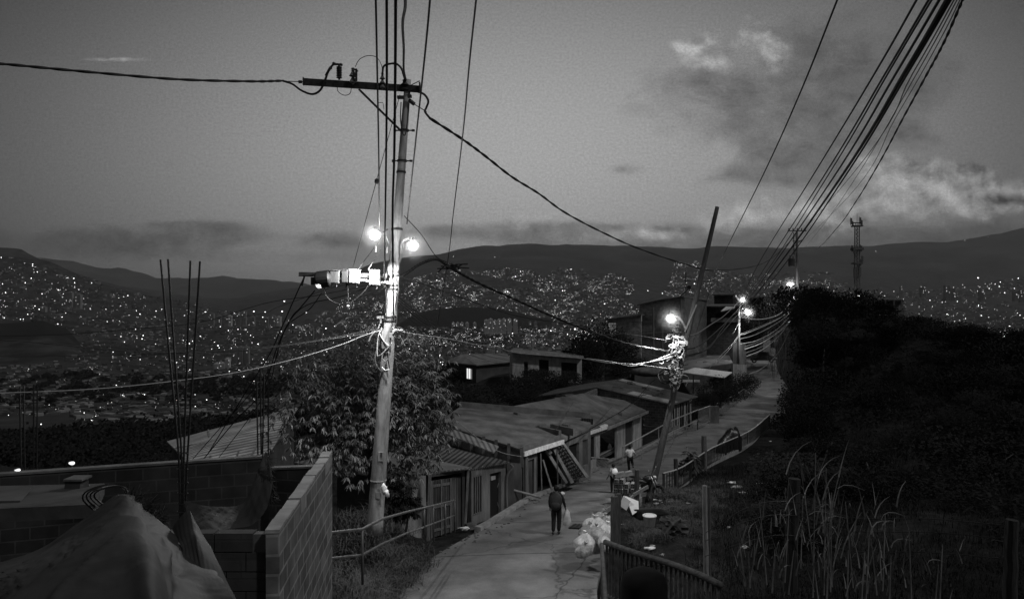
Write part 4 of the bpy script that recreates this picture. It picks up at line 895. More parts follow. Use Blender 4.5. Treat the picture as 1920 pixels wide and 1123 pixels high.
# --- house D with pale awning
hD = empty('house', PZ(1357, 742, -9.9), 'house with a broad pale lit awning over a dark front by the road bend', 'house')
a0 = PZ(1275, 697, -6.9); a1 = PZ(1357, 708, -7.2); a2 = PZ(1373, 697.5, -7.2); a3 = PZ(1303, 689, -6.75)
mb = MB(); mb.slab([a0, a1, a2, a3], .07); mb.build('awning', fascia_w, hD)
mb = MB(); e0 = P(1190, 700, 72); e1 = P(1300, 690, 75.5); e2 = P(1374, 680, 81); e3 = P(1366, 664, 92); e4 = P(1200, 674, 90)
mb.slab([e0, e1, e2, e3, e4], .1); mb.build('roof', tin_m, hD)
mb = MB()
wallpanel(mb, xy(e0), xy(e1), -10, -10, e0.z-.1, e1.z-.1, .15); wallpanel(mb, xy(e1), xy(e2), -10.2, -10.2, e1.z-.1, e2.z-.1, .15); mb.build('front_wall', plaster_d, hD)
mb = MB(); wallpanel(mb, xy(P(1374, 700, 79)), xy(P(1400, 700, 84.5)), -10, -9.9, P(1374, 682, 79).z, P(1400, 684, 84.5).z, .15); mb.build('board_fence', ribmat('pale_boards', .32, .18, .25, .8, 1), hD)
mb = MB(); mb.bar(P(1280, 714, 70), P(1312, 714, 70), .12, .2); mb.build('white_ledge', fascia_w, hD)
mb = MB(); mb.bar(P(1358, 709, 68.5), P(1358, 742, 68.5), .1); mb.bar(P(1300, 703, 68.7), P(1300, 738, 68.7), .1); mb.build('awning_post', steel_d, hD)
mb = MB(); mb.ball(P(1215, 697, 66), 1.3, 2, (1.2, .8, .35), .1, 2); mb.build('water_tank', plaster_g, hD, smooth=True)
def roof_clutter(parent, quad, n, seed, m=concrete_dark):
    r_ = random.Random(seed); a, b, c, d = quad
    for k in range(n):
        p = a.lerp(b, r_.uniform(.08, .92)).lerp(d.lerp(c, r_.uniform(.08, .92)), r_.uniform(.08, .92)); mb = MB()
        if k % 3 == 0: mb.bar(p+Vector((0, 0, .06)), p+Vector((r_.uniform(-1, 1), r_.uniform(-.9, .9), .06)), .07, .05)
        elif k % 3 == 1: mb.ball(p+Vector((0, 0, .05)), r_.uniform(.1, .2), 1, (1.2, 1, .6), .3, k)
        else: mb.box(p+Vector((0, 0, .08)), (.38, .18, .16), Matrix.Rotation(r_.uniform(0, 3), 3, 'Z'))
        mb.build(('loose_batten', 'roof_stone', 'roof_brick')[k % 3], m, parent)
roof_clutter(hC, (c0, c1, c2, c3), 12, 4); roof_clutter(hB, (f0, f2, b2, b0), 7, 5); roof_clutter(hA, (N_, E2, Bk2, Bk), 7, 6)
roof_clutter(hD, (e0, e2, e3, e4), 8, 7)
# --- tall building E
def prism_house(name, base_px, z0, z1s, m_wall, parent, nm='wall', th=None):
    pts = [PZ(*b) if len(b) == 3 and b[2] < 0 else P(*b) for b in base_px]
    return pts
plaster_m = mat('shaded_plaster', .085, .045, 1.2, .9, .25); blocks_d = blockmat('shaded_clay_blocks', .075, .045, .10)  # shade put into both colours, against the sun on right-facing walls
hE = empty('house', P(1262, 680, 88), 'tall block building with a slightly arched roof behind the tilted pole', 'house')
ea = P(1199, 690, 86); eb = P(1284, 690, 84); ec = P(1325, 690, 90); ed = P(1240, 690, 98)
def zy(y, d): return (HY-y)/F*d
mb = MB()
wallpanel(mb, xy(ea), xy(eb), -10, -10, zy(571, 86), zy(557, 84), .2); wallpanel(mb, xy(ed), xy(ea), -10, -10, zy(571, 86), zy(571, 86), .2)
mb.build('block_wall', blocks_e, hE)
mb = MB(); wallpanel(mb, xy(eb), xy(ec), zy(606, 84), zy(604, 90), zy(556, 84), zy(563, 90), .2); mb.build('rendered_wall', plaster_m, hE)
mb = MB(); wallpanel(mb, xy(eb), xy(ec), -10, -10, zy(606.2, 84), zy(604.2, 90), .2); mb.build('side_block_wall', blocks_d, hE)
mb = MB(); mb.slab([P(1195, 571, 85.6), P(1240, 561, 84.6), P(1282, 555.5, 83.6), P(1329, 562, 90), P(1290, 553, 100), P(1225, 560, 99)], .12); mb.build('roof', tin_d, hE)
mb = MB(); mb.bar(P(1225, 576, 84.3), P(1226, 680, 84.3), .3, .2); mb.bar(P(1277, 560, 83.9), P(1277, 680, 83.9), .35, .2); mb.bar(P(1200, 604, 85.6), P(1283, 600, 83.8), .2, .3); mb.bar(P(1242, 620, 84.3), P(1243, 680, 84.3), .25, .2); mb.build('concrete_column', plaster_g, hE)
mb = MB(); mb.bar(P(1286, 553, 86), P(1286, 506, 86), .08); mb.bar(P(1275, 556, 86), P(1297, 536, 86), .1); mb.bar(P(1280, 520, 86), P(1300, 521, 86), .07); mb.bar(P(1282, 526, 86), P(1296, 527, 86), .06); mb.tube_prof(P(1292, 540, 86), Vector((-.5, -.8, .3)), [(.05, 0), (.24, .1), (.27, .13), (.24, .13), (.05, .03)], 12); mb.build('antenna', steel_d, hE)
# left wing with glass blocks
hF = empty('house', P(1170, 690, 82), 'lower block wing with a pale frieze and a lit glass-block window', 'house')
fa2 = P(1140, 690, 82.5); fb2 = P(1158, 690, 82); fc2 = P(1202, 690, 81)
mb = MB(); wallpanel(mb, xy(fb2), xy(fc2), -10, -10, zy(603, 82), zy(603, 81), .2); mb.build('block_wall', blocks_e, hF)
mb = MB(); wallpanel(mb, xy(fa2), xy(fc2+Vector((0, -.1, 0))), zy(604, 82), zy(603, 81), zy(599, 82), zy(592, 81), .3); mb.build('frieze', plaster_w, hF)
mb = MB(); mb.slab([P(1136, 598, 82), P(1202, 590, 80.5), P(1215, 588, 90), P(1150, 594, 92)], .15); mb.build('roof', tin_d, hF)
mb = MB()
for i in range(3):
    for j in range(6): mb.box(P(1143+i*5, 607+j*4.3, 82), (.24, .12, .2))
mb.build('glass_block', emis('glass_block_glow', .06), hF)
mb = MB(); mb.box(P(1148, 618, 82.2), (1.05, .12, 1.7)); mb.build('window_frame', plaster_d, hF)
# G: behind, with lit awning
hG = empty('house', P(1350, 690, 92), 'grey house with a small bright lit awning beside the bend pole', 'house')
ga = P(1321, 690, 92); gb = P(1385, 690, 90)
mb = MB(); wallpanel(mb, xy(ga), xy(gb), -9.5, -9.5, zy(575, 92), zy(575, 90), .2); wallpanel(mb, xy(gb), xy(gb+Vector((3, 10, 0))), -9.5, -9.5, zy(575, 90), zy(578, 90), .2); mb.build('wall', blocks_d, hG)
mb = MB(); mb.slab([P(1320, 574, 91), P(1388, 573, 89), P(1392, 570, 100), P(1330, 570, 102)], .15); mb.build('roof', concrete_dark, hG)
mb = MB(); mb.slab([P(1352, 583, 87), P(1377, 577, 87), P(1379, 573, 90), P(1362, 574, 90)], .08); mb.build('lit_awning', fascia_w, hG)
mb = MB(); mb.box(P(1352, 596, 90.8), (1.2, .2, 1.2)); mb.box(P(1367, 596, 90.4), (.7, .2, 1.2)); mb.build('window', black_void, hG)
mb = MB(); mb.box(P(1358, 603, 89.9), (3.2, 1.0, .12)); mb.box(P(1358, 600, 89.6), (3.2, .06, .5)); mb.build('balcony', plaster_g, hG)
for k in range(3):
    pass
mb = MB(); wallpanel(mb, xy(P(1374, 700, 84)), xy(P(1383.5, 700, 84)), -7.8, -7.8, zy(642, 84), zy(640, 84), .15); wallpanel(mb, xy(P(1388, 700, 84)), xy(P(1399, 700, 88)), -7.8, -7.8, zy(641, 84), zy(645, 88), .15); mb.build('gate_wall', plaster_g, hG)
# H: roof-line house further back
hH = empty('house', P(1385, 620, 104), 'dark house with two small windows on the crest behind the lit awning', 'house')
mb = MB(); wallpanel(mb, xy(P(1339, 600, 104)), xy(P(1375, 600, 103)), -8, -8, zy(553, 104), zy(553, 103), .2); wallpanel(mb, xy(P(1375, 600, 104)), xy(P(1431, 600, 108)), -8, -8, zy(558, 104), zy(557, 108), .2); mb.build('wall', plaster_d, hH)
mb = MB(); mb.slab([P(1337, 552, 103), P(1378, 551, 102), P(1380, 549, 112), P(1342, 549, 112)], .2); mb.slab([P(1373, 557, 103), P(1434, 556, 107), P(1436, 554, 114), P(1380, 553, 112)], .2); mb.build('roof', tin_d, hH)
mb = MB(); mb.box(P(1398, 564, 104.8), (.7, .3, 1.0)); mb.box(P(1420, 563, 106.4), (.9, .3, .9)); mb.build('window', black_void, hH)
# --- white house centre
hW = empty('house', P(1025, 712, 75), 'long whitewashed house with a flat rusty roof edge and three dark openings', 'house')
w0 = P(961, 712, 73.5); w1 = P(1091, 712, 74.5)
HWH = [(.165, .22, .12, .78), (.38, .52, .36, .86), (.70, .93, .28, .82)]
mb = MB(); facade(mb, w0, w1, -8.9, -8.9, zy(661, 73.5), zy(671, 74.5), HWH, .18); wallpanel(mb, xy(w0+Vector((-.3, 6, 0))), xy(w0), -9.5, -9, zy(660, 79), zy(661, 73.5), .18); wallpanel(mb, xy(w1), xy(w1+Vector((.3, 6, 0))), -9, -9, zy(671, 74.5), zy(670, 80), .18); mb.build('white_wall', plaster_w, hW)
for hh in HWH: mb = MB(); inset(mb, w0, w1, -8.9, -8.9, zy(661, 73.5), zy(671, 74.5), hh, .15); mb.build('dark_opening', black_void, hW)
mb = MB(); r0 = P(957, 657, 73); r1 = P(1094, 668, 74); mb.slab([r0, r1, P(1092, 659, 83), P(963, 652, 82)], .10); mb.build('roof', tin_m, hW)
mb = MB(); mb.bar(r0+Vector((0, -.06, -.1)), r1+Vector((0, -.06, -.1)), .1, .22); mb.build('roof_fascia', plaster_w, hW)
mb = MB(); rr = random.Random(2)
for k in range(12): mb.box(P(rr.uniform(985, 1085), rr.uniform(655, 660), 78), (rr.uniform(.4, 1.6), .4, rr.uniform(.1, .3)), Matrix.Rotation(rr.uniform(-.2, .2), 3, 'Y'))
mb.build('roof_weight', concrete_dark, hW)
# --- dark house with lit window
hL = empty('house', P(890, 712, 84), 'dark gabled house with one brightly lit window beside the tree', 'house')
l0 = P(838, 712, 86); l1 = P(893, 712, 83); l2 = P(960, 712, 86)
mb = MB(); 
za_, zb_, zc_ = zy(679, 86), zy(684, 83), zy(675, 86)
facade(mb, l0, l1, -10.5, -10.5, zy(676, 86), zy(686, 83), [(.66, .86, .50, .86)], .18); wallpanel(mb, xy(l1), xy(l2), -10.5, -10.5, zy(686, 83), zy(678, 86), .18); mb.build('wall', plaster_d, hL)
mb = MB(); mb.slab([P(834, 678, 85.6), P(866, 664, 86), P(893, 684, 82.6), ], .12); mb.slab([P(893, 684, 82.6), P(962, 677, 85.6), P(950, 662, 96), P(866, 664, 88)], .12); mb.build('roof', tin_m, hL)
mb = MB(); mb.box(P(917, 680, 86.5), (.9, 1.2, .06), Matrix.Rotation(.1, 3, 'X')); mb.build('skylight', tin, hL)
mb = MB(); inset(mb, l0, l1, -10.5, -10.5, zy(676, 86), zy(686, 83), (.66, .78, .50, .86), .12); lw = mb.build('lit_window', emis('window_glow', .9), hL)
mb = MB(); inset(mb, l0, l1, -10.5, -10.5, zy(676, 86), zy(686, 83), (.78, .86, .50, .86), .12); mb.build('window_curtain', emis('window_dim', .12), hL)
mb = MB(); inset(mb, l0, l1, -10.5, -10.5, zy(676, 86), zy(686, 83), (.715, .725, .50, .86), .06); inset(mb, l0, l1, -10.5, -10.5, zy(676, 86), zy(686, 83), (.66, .86, .49, .505), -.02); mb.build('window_frame', plaster_g, hL)
# --- right ridge buildings
hR = empty('house', P(1665, 600, 150), 'open hut with a thin flat roof on the far right ridge past the antenna tower', 'house')
mb = MB(); mb.slab([P(1634, 561, 150), P(1696, 562, 150), P(1690, 560, 160), P(1640, 559.5, 160)], .25); mb.build('roof', tin_d, hR)
mb = MB(); mb.box(P(1664, 574, 153), (5.6, 2, 2.2)); mb.box(P(1664, 594, 153), (6, 2, 2.6)); mb.build('wall', plaster_g, hR)
mb = MB()
for x in (1640, 1660, 1676, 1690): mb.bar(P(x, 562, 150), P(x, 600, 150), .2)
mb.build('post', concrete_dark, hR)
mb = MB(); mb.slab([P(1612, 590, 130), P(1665, 592, 130), P(1655, 588, 142), P(1618, 584, 142)], .2); mb.slab([P(1690, 601, 120), P(1716, 601, 120), P(1712, 598, 128), P(1694, 598, 128)], .2); mb.build('pale_roof', tin, hR)

# ---------------------------------------------------------------- cell tower
tw = empty('antenna_tower', P(1608, 600, 170), 'slender lattice telecom mast with antenna panels rising behind the bushy ridge', 'antenna tower')
DT = 170; mb = MB()
def tp(px, py, dd=0): return P(px, py, DT+dd)
def legs(y, w): return [tp(1607-w, y), tp(1607+w, y), tp(1607, y, 1.2)]
lv = [(640, 6.2), (600, 5.8), (560, 5.2), (520, 4.9), (496, 4.8), (460, 4.6), (440, 4.4), (424, 4.2)]
for (y0, w0_), (y1, w1_) in zip(lv, lv[1:]):
    for a, b in zip(legs(y0, w0_), legs(y1, w1_)): mb.bar(a, b, .16)
y = 630
while y > 428:
    w = np.interp(y, [424, 640], [4.2, 6.2]); w2 = np.interp(y-7, [424, 640], [4.2, 6.2]); A_ = legs(y, w); B_ = legs(y-7, w2)
    for i in range(3): mb.bar(A_[i], B_[(i+1) % 3], .07); mb.bar(A_[i], A_[(i+1) % 3], .07)
    y -= 7
mb.build('lattice_mast', mat('mast_steel', .12, .08, 5, .7), tw)
mb = MB(); mb.box(tp(1607, 424), (2.0, 1.8, .3)); mb.box(tp(1607, 418), (1.9, 1.6, .08)); mb.box(tp(1607, 467), (2.2, 2, .5)); mb.box(tp(1607, 494), (2, 1.8, .3))
for x in (1600, 1604, 1609, 1614): mb.bar(tp(x, 424), tp(x, 417), .08)
mb.build('platform', MATS['mast_steel'], tw)
mb = MB(); mb.bar(tp(1607, 424), tp(1607, 400), .04); mb.build('lightning_rod', steel_d, tw)
ap = MB(); TL = tw.location; ap.box(TL, (.32, .3, 1.4)); ap.tube([TL+Vector((0, .25, -.9)), TL+Vector((0, .25, .9))], .06, 6)
panel0 = None
for (x, y, dd, sc) in [(1596, 415, 0, 1), (1599, 420, 1, .8), (1613, 414, 0, 1), (1616, 418, 1, .8), (1598, 466, 0, .9), (1601, 470, -1, .8), (1615, 466, 0, .9), (1612, 463, 1, .8), (1617, 486, 0, 1), (1614, 492, 1, .9), (1602, 492, 0, .7), (1612, 510, -.5, 1.5), (1603, 512, -.5, 1.5)]:
    if panel0 is None: o = ap.build('antenna_panel', MATS['mast_steel'], tw); panel0 = o
    else: o = panel0.copy(); col.objects.link(o); o.parent = tw
    o.location = tp(x, y, dd)-tw.location; o.scale = (sc, sc, sc)
mb = MB(); mb.ball(tp(1609, 556, -1.5), .35, 1, (1.6, .6, .7)); mb.build('warning_light', emis('mast_light', 8), tw)
# ---------------------------------------------------------------- unfinished block wall, tarpaulin, rebar (foreground)
wa = P(524, 993, 7.6); wbk = P(623, 846, 11.5)
wallobj = empty('block_wall', Vector((wa.x, wa.y, -5.6)), 'bare block wall with a stepped top running away beside the grassy handrail', 'wall')
mb = MB(); wallpanel(mb, xy(wa), xy(wbk), -6.3, -6.3, wa.z-.03, wbk.z-.03, .135)
mb.build('wall_body', blocks_l, wallobj)
rr = random.Random(11); mb = MB(); nb = 10
for k in range(nb):
    a = wa.lerp(wbk, k/nb+.004); b = wa.lerp(wbk, (k+1)/nb-.004); dz = rr.uniform(-.02, .02)
    d = (b-a); d.z = 0; d.normalize(); n = Vector((-d.y, d.x, 0))
    o = n*rr.uniform(-.008, .008); a = a+o+Vector((0, 0, dz)); b = b+o+Vector((0, 0, dz*.4+rr.uniform(-.01, .01)))
    w = n*.145
    mb.hexa([a-Vector((0, 0, .19)), b-Vector((0, 0, .19)), b-Vector((0, 0, .19))+w, a-Vector((0, 0, .19))+w, a+Vector((0, 0, 0)), b, b+w, a+w])
mb.build('top_course', concrete, wallobj)
# perpendicular wall facing the camera, with a hollow block end
cw = empty('block_wall', P(450, 1123, 7.65), 'dark cross wall of large blocks behind the tarpaulin, with a hollow block end', 'wall')
mb = MB(); p0 = P(300, 1002, 7.75); p1 = P(520, 1001, 7.62)
zt = p1.z
for r in range(9):
    z1 = zt-.2*r-.006; z0 = z1-.186; xoff = 0 if r % 2 else .2
    x = p1.x-.14*(1 if r else 1.9)
    while x > p0.x:
        L_ = .39 if not (x == p1.x-.14 and r % 2) else .19
        x2 = x-L_; mb.hexa([(x2, 7.66, z0), (x, 7.66, z0), (x, 7.8, z0), (x2, 7.8, z0), (x2, 7.66, z1), (x, 7.66, z1), (x, 7.8, z1), (x2, 7.8, z1)]); x = x2-.012
mb.build('blocks', blockmat('dark_blocks', .06, .04, .05, .4, .2), cw)
mb = MB(); mb.box(((p0.x+p1.x)/2, 7.735, (zt-1.8-.9)-.0), (p1.x-p0.x-.02, .11, 1.8)); mb.box(((p0.x+p1.x)/2, 7.735, zt-.95), (p1.x-p0.x-.03, .1, 1.86)); mb.build('mortar', concrete_dark, cw)
mb = MB(); cx0, cx1 = p1.x-.12, p1.x-.005
for i in range(4):
    for j in range(2): mb.box((cx0+.03+j*.055, 7.655, zt-.03-i*.045), (.042, .03, .034))
mb.build('block_hole', black_void, cw)
mb = MB(); mb.box(((cx0+cx1)/2, 7.73, zt-.1), (cx1-cx0, .13, .2)); mb.build('end_block', concrete_dark, cw)
# far parapet wall of the unfinished storey
pw = empty('parapet_wall', P(240, 1000, 12), 'long dark parapet wall of the unfinished storey below the tin roof', 'wall')
q0_ = P(-160, 901, 11.2); q1_ = P(489, 857, 12.8)
mb = MB(); wallpanel(mb, xy(q0_), xy(q1_), -6.5, -6.5, q0_.z-.03, q1_.z-.03, .14); q2_ = P(505, 879, 11.5); q3_ = P(600, 875.5, 11.3); wallpanel(mb, xy(q2_), xy(q3_), -6.5, -6.5, q2_.z-.03, q3_.z-.03, .13); mb.build('wall_body', blockmat('parapet_blocks', .035, .022, .05), pw)  # very dark blocks with slightly paler joints
mb = MB(); a = Vector((0, .07, 0)); mb.bar(q0_+a, q1_+a, .16, .035); mb.bar(q2_+a, q3_+a, .15, .03); mb.build('coping', concrete_dark, pw)
# neighbouring slab on the left, with a box on it
mb = MB(); mb.slab([P(-200, 962, 8.0), P(178, 945, 8.3), P(196, 906, 10.2), P(-200, 915, 9.9)], .15); sl = mb.build('roof_slab', dark_slab, None, label='dark concrete roof slab at the far left with a small block box on it', cat='roof slab')
mb = MB(); mb.slab([P(-200, 940, 8.55), P(38, 938, 8.6), P(60, 913, 9.5), P(-200, 915, 9.55)], .02); mb.build('metal_sheet', plaster_d, None, label='pale flat sheet lying on the dark roof slab at the left', cat='metal sheet')
bxo = empty('chimney_box', P(144, 912, 9.8), 'small square block box with a lid standing on the dark roof slab', 'chimney')
mb = MB(); c = P(144, 906, 9.8); mb.box(c, (.2, .2, .16)); mb.build('box_body', dark_slab, bxo); mb = MB(); mb.box(P(146, 896, 9.8), (.24, .24, .025)); mb.build('lid', concrete_dark, bxo)
# terrace floor of the unfinished storey
mb = MB(); mb.slab([P(-300, 1500, 4.2), (-2.3, 5.0, -3.9), (-2.9, 11.4, -4.3), P(-160, 940, 11.2)+Vector((0, 0, -1.2))], .15); mb.build('floor_slab', concrete_dark, None, label='dark floor slab of the unfinished storey, mostly hidden under the tarpaulin', cat='floor slab')
# rebar column
def rod(a, b, r=.013): q = MB(); q.tube([a, b], r, 6); return q
rb = empty('rebar_column', P(338, 965, 10.6), 'four tall bent starter bars rising from the unfinished column before the hillside', 'rebar')
for (x0, y0, x1, y1) in [(301, 487, 334, 840), (315, 486, 340, 850), (357, 489, 345, 850), (375, 490, 352, 850)]:
    q = MB(); q.tube(crv([P(x0, y0, 10.6), P(x0+(x1-x0)*.45, y0+(y1-y0)*.45, 10.6), P(x1, y1, 10.6), P(x1*.5+342*.5, 975, 10.6)], 6), .014, 6); q.build('bar', rubber, rb)
mb = MB()
for y in (850, 880, 905, 925, 945, 960): mb.tube([P(333, y, 10.5), P(352, y, 10.5), P(352, y-2, 10.75), P(333, y-2, 10.75), P(333, y, 10.5)], .006, 5)
mb.build('stirrup', rubber, rb)
rb2 = empty('rebar_column', P(494, 865, 13), 'short dark starter bars standing between the tin roof and the leafy tree', 'rebar')
for x0, x1, y0 in ((481, 484, 715), (488, 490, 690), (495, 492, 700), (503, 503, 690)):
    q = MB(); q.tube([P(x0, y0, 13), P(x1, 870, 13)], .013, 6); q.build('bar', rubber, rb2)
rb3 = empty('rebar_column', P(55, 900, 12), 'faint starter bars at the far left in front of the unlit wood', 'rebar')
for x0, x1, y0 in ((37, 40, 725), (44, 47, 722), (63, 63, 720), (70, 69, 724)):
    q = MB(); q.tube([P(x0, y0, 12), P(x1, 905, 12)], .012, 6); q.build('bar', rubber, rb3)
# corrugated roof of the house below
tr = empty('house', P(420, 900, 26.5), 'house below the terrace showing only its pale weathered corrugated roof', 'house')
R0 = P(350, 863, 25.0); R1 = P(500, 857, 25.2); R2 = P(560, 762, 31.5); R3 = P(313, 827, 29.5)
mb = MB(); mb.slab([R0, R1, R2, R3], .04); 
mb.build('roof', tin, tr)
mb = MB()
for u in (.3, .62, .8): mb.bar(R0.lerp(R1, u)+Vector((0, 0, .03)), R3.lerp(R2, u)+Vector((0, 0, .03)), .06, .03)
mb.bar(R0.lerp(R3, .55)+Vector((0, 0, .04)), R1.lerp(R2, .5)+Vector((0, 0, .04)), .08, .03); mb.bar(P(420, 866, 24.9), P(462, 858, 25), .3, .03); mb.build('roof_lath', tin_m, tr)
mb = MB(); wallpanel(mb, xy(R0+Vector((.2, .2, 0))), xy(R1+Vector((0, .2, 0))), -12, -12, R0.z-.1, R1.z-.1, .15); wallpanel(mb, xy(R1+Vector((0, .2, 0))), xy(R2+Vector((-.2, 0, 0))), -12, -12, R1.z-.1, R2.z-.1, .15); wallpanel(mb, xy(R3+Vector((.2, 0, 0))), xy(R0+Vector((.2, .2, 0))), -13, -12, R3.z-.1, R0.z-.1, .15); mb.build('wall', plaster_d, tr)

# tarpaulins
def fold_step(p, A, B, deep, w):
    a = Vector((A.x, A.z)); b = Vector((B.x, B.z)); q = Vector((p.x, p.z)); d = b-a; t = (q-a).dot(d)/d.length_squared
    if t < -.05 or t > 1.05: return 0.0
    n = Vector((-d.y, d.x)).normalized(); s_ = (q-a).dot(n)/w; return deep*math.exp(-s_*s_)*(1.3*s_-.4)*min(1, 6*(t+.05), 6*(1.05-t))
def drape(rows, nu, nv, amp, seed, fold=6, peak=None, ncr=9, deep=.10):
    """rows: list of rows of control points, densified with wrinkles"""
    R = [crv(r, nu) for r in rows]; m = len(R[0]); cols = [crv([R[i][j] for i in range(len(R))], nv) for j in range(m)]
    out = []
    for i in range(len(cols[0])):
        row = []
        for j in range(m):
            p = cols[j][i]; q = p*2.2+Vector((seed, 0, 0)); k = mnoise.fractal(q, .8, 2.0, 5)+1.6*(1-abs(mnoise.noise(Vector((p.x*3.1+seed, p.y*3.1+1, p.z*1.4+2))))*3)**3*.4; f = (.4+i/len(cols[0]))*(abs(((fold*j/m+1.5*mnoise.noise(p*.8)) % 1)*2-1)*2.4-1.2)
            if peak is not None:
                w_ = p-peak; a_ = math.atan2(-w_.z+.02, w_.x); ds_ = w_.length; ph = a_*ncr/3.14+.35*mnoise.noise(Vector((a_*3, seed, ds_*.5))); cr = (1-abs((ph % 1)*2-1))
                p = p+Vector((0, -1, .35))*(max(0, cr-.62)/.38)**1.4*deep*min(1, max(0, ds_-.42)*1.0)*(.35+.65*abs(mnoise.noise(Vector((math.floor(ph)*.73+.3, seed, 1)))*2)); k *= .28; f *= .3
            row.append(p+Vector((.2*k, .5*k, k))*amp+Vector((0, -1, .3))*amp*.35*f)
        out.append(row)
    return out
tp1 = empty('tarpaulin', P(230, 1123, 5.5), 'large dusty tarpaulin sagging from a peak over the unfinished storey', 'tarpaulin')
mb = MB()
rows = [[P(-120, 1085, 6.6), P(60, 1035, 7.0), P(160, 970, 7.2), P(222, 926, 7.3), P(262, 940, 7.4), P(310, 985, 7.3), P(365, 1028, 7.1), P(400, 1062, 6.9)],
        [P(-130, 1112, 5.4), P(30, 1075, 5.7), P(130, 1018, 6.3), P(235, 966, 6.75), P(285, 990, 6.75), P(325, 1045, 6.5), P(375, 1090, 6.1), P(425, 1100, 6.0)],
        [P(-160, 1220, 4.5), P(20, 1180, 4.6), P(130, 1130, 4.8), P(230, 1090, 5.0), P(285, 1090, 4.9), P(335, 1150, 5.1), P(395, 1180, 5.2), P(460, 1185, 5.3)],
        [P(-200, 1420, 3.8), P(0, 1400, 3.8), P(130, 1390, 3.9), P(240, 1380, 4.0), P(300, 1390, 4.0), P(360, 1400, 4.1), P(430, 1400, 4.3), P(520, 1400, 4.5)]]
FS = [(P(362, 1022, 6.6), P(225, 1130, 5.2), .20, .09), (P(300, 985, 6.8), P(240, 1120, 5.2), -.10, .06), (P(232, 935, 7), P(140, 1110, 5.4), .09, .05), (P(215, 950, 7), P(20, 1085, 5.8), -.08, .04), (P(255, 950, 7), P(330, 1060, 6), .10, .05), (P(150, 1010, 6.3), P(60, 1120, 5.2), .07, .05), (P(330, 1090, 5.6), P(400, 1125, 5.2), .08, .05)]
G_ = [[p+Vector((0, sum(fold_step(p, *f_) for f_ in FS), 0)) for p in row] for row in drape(rows, 22, 26, .03, 3, peak=P(236, 924, 7.2), ncr=11, deep=.14)]
mb.grid(G_); mb.build('tarp_sheet', tarp_m, tp1, smooth=True)
edge_ = crv([P(-120, 1088, 6.55), P(60, 1038, 6.95), P(160, 973, 7.15), P(222, 928, 7.25)], 8); mb = MB(); mb.tube(edge_, .012, 5); mb.build('hem_rope', tarp_m, tp1, smooth=True)
# second peak and swag
tp2 = empty('tarpaulin', P(380, 1080, 7.0), 'smaller tarpaulin tied to the starter bars, falling over the cross wall', 'tarpaulin')
mb = MB()
rows = [[P(322, 990, 7.3), P(338, 970, 7.35), P(354, 957, 7.4), P(364, 972, 7.35), P(372, 985, 7.3)],
        [P(330, 1010, 7.1), P(345, 1000, 7.1), P(362, 990, 7.15), P(378, 1005, 7.1), P(388, 1015, 7.1)],
        [P(345, 1045, 6.7), P(360, 1045, 6.7), P(378, 1040, 6.7), P(398, 1050, 6.75), P(412, 1058, 6.8)],
        [P(360, 1200, 6.0), P(385, 1190, 6.0), P(410, 1180, 6.1), P(440, 1180, 6.2), P(470, 1180, 6.4)]]
mb.grid(drape(rows, 12, 12, .03, 8, 9, peak=P(355, 955, 7.4), ncr=14, deep=.08)); mb.build('tarp_sheet', tarp_m, tp2, smooth=True)
tp3 = empty('tarpaulin', P(430, 1000, 9.5), 'torn tarpaulin strip slung up to a post at the end of the parapet wall', 'tarpaulin')
mb = MB()
rows = [[P(345, 940, 9.6), P(385, 947, 9.6), P(425, 949, 9.7), P(456, 942, 9.8), P(470, 915, 9.9), P(484, 880, 10), P(498, 846, 10.1)],
        [P(352, 965, 9.4), P(388, 968, 9.4), P(428, 968, 9.5), P(460, 962, 9.6), P(478, 940, 9.7), P(492, 905, 9.9), P(505, 858, 10.1)],
        [P(368, 995, 9.1), P(400, 993, 9.1), P(435, 990, 9.2), P(468, 985, 9.3), P(490, 968, 9.4), P(503, 945, 9.6), P(512, 905, 9.9)]]
mb.grid(drape(rows, 8, 10, .03, 5, 10, peak=P(500, 840, 10.1), ncr=26, deep=.07)); mb.build('tarp_sheet', tarp_m, tp3, smooth=True)
mb = MB(); rr = random.Random(3)
for k in range(160):
    t = rr.random(); b = P(500+t*12+rr.gauss(0, 1.5), 850+t*90, 9.9); mb.tube([b, b+Vector((rr.gauss(.02, .04), rr.gauss(0, .03), rr.uniform(-.1, .03)))], .003, 3, cap=False)
mb.build('frayed_edge', tarp_m, tp3)
mb = MB()
for k in range(260):
    t = rr.random(); b = P(232+t*75, 926+t*48+rr.uniform(-4, 8), 7.45); mb.tube([b, b+Vector((rr.gauss(.05, .06), rr.gauss(0, .05), rr.gauss(.01, .06)))], .003, 3, cap=False)
mb.build('frayed_edge', tarp_m, tp1)
mb = MB()
for k in range(4):
    c = P(208-k*4, 935+k*1.5, 7.9); a0_ = k*.4
    mb.tube([c+Vector((.16*math.cos(a)*(1+k*.12), .08*math.sin(a*2), .13*math.sin(a)*(1+k*.1))) for a in np.linspace(a0_, a0_+6.0, 26)], .009, 5)
mb.build('wire_coil', rubber, label='tangled black wire coil behind the tarpaulin peak', cat='wire coil')
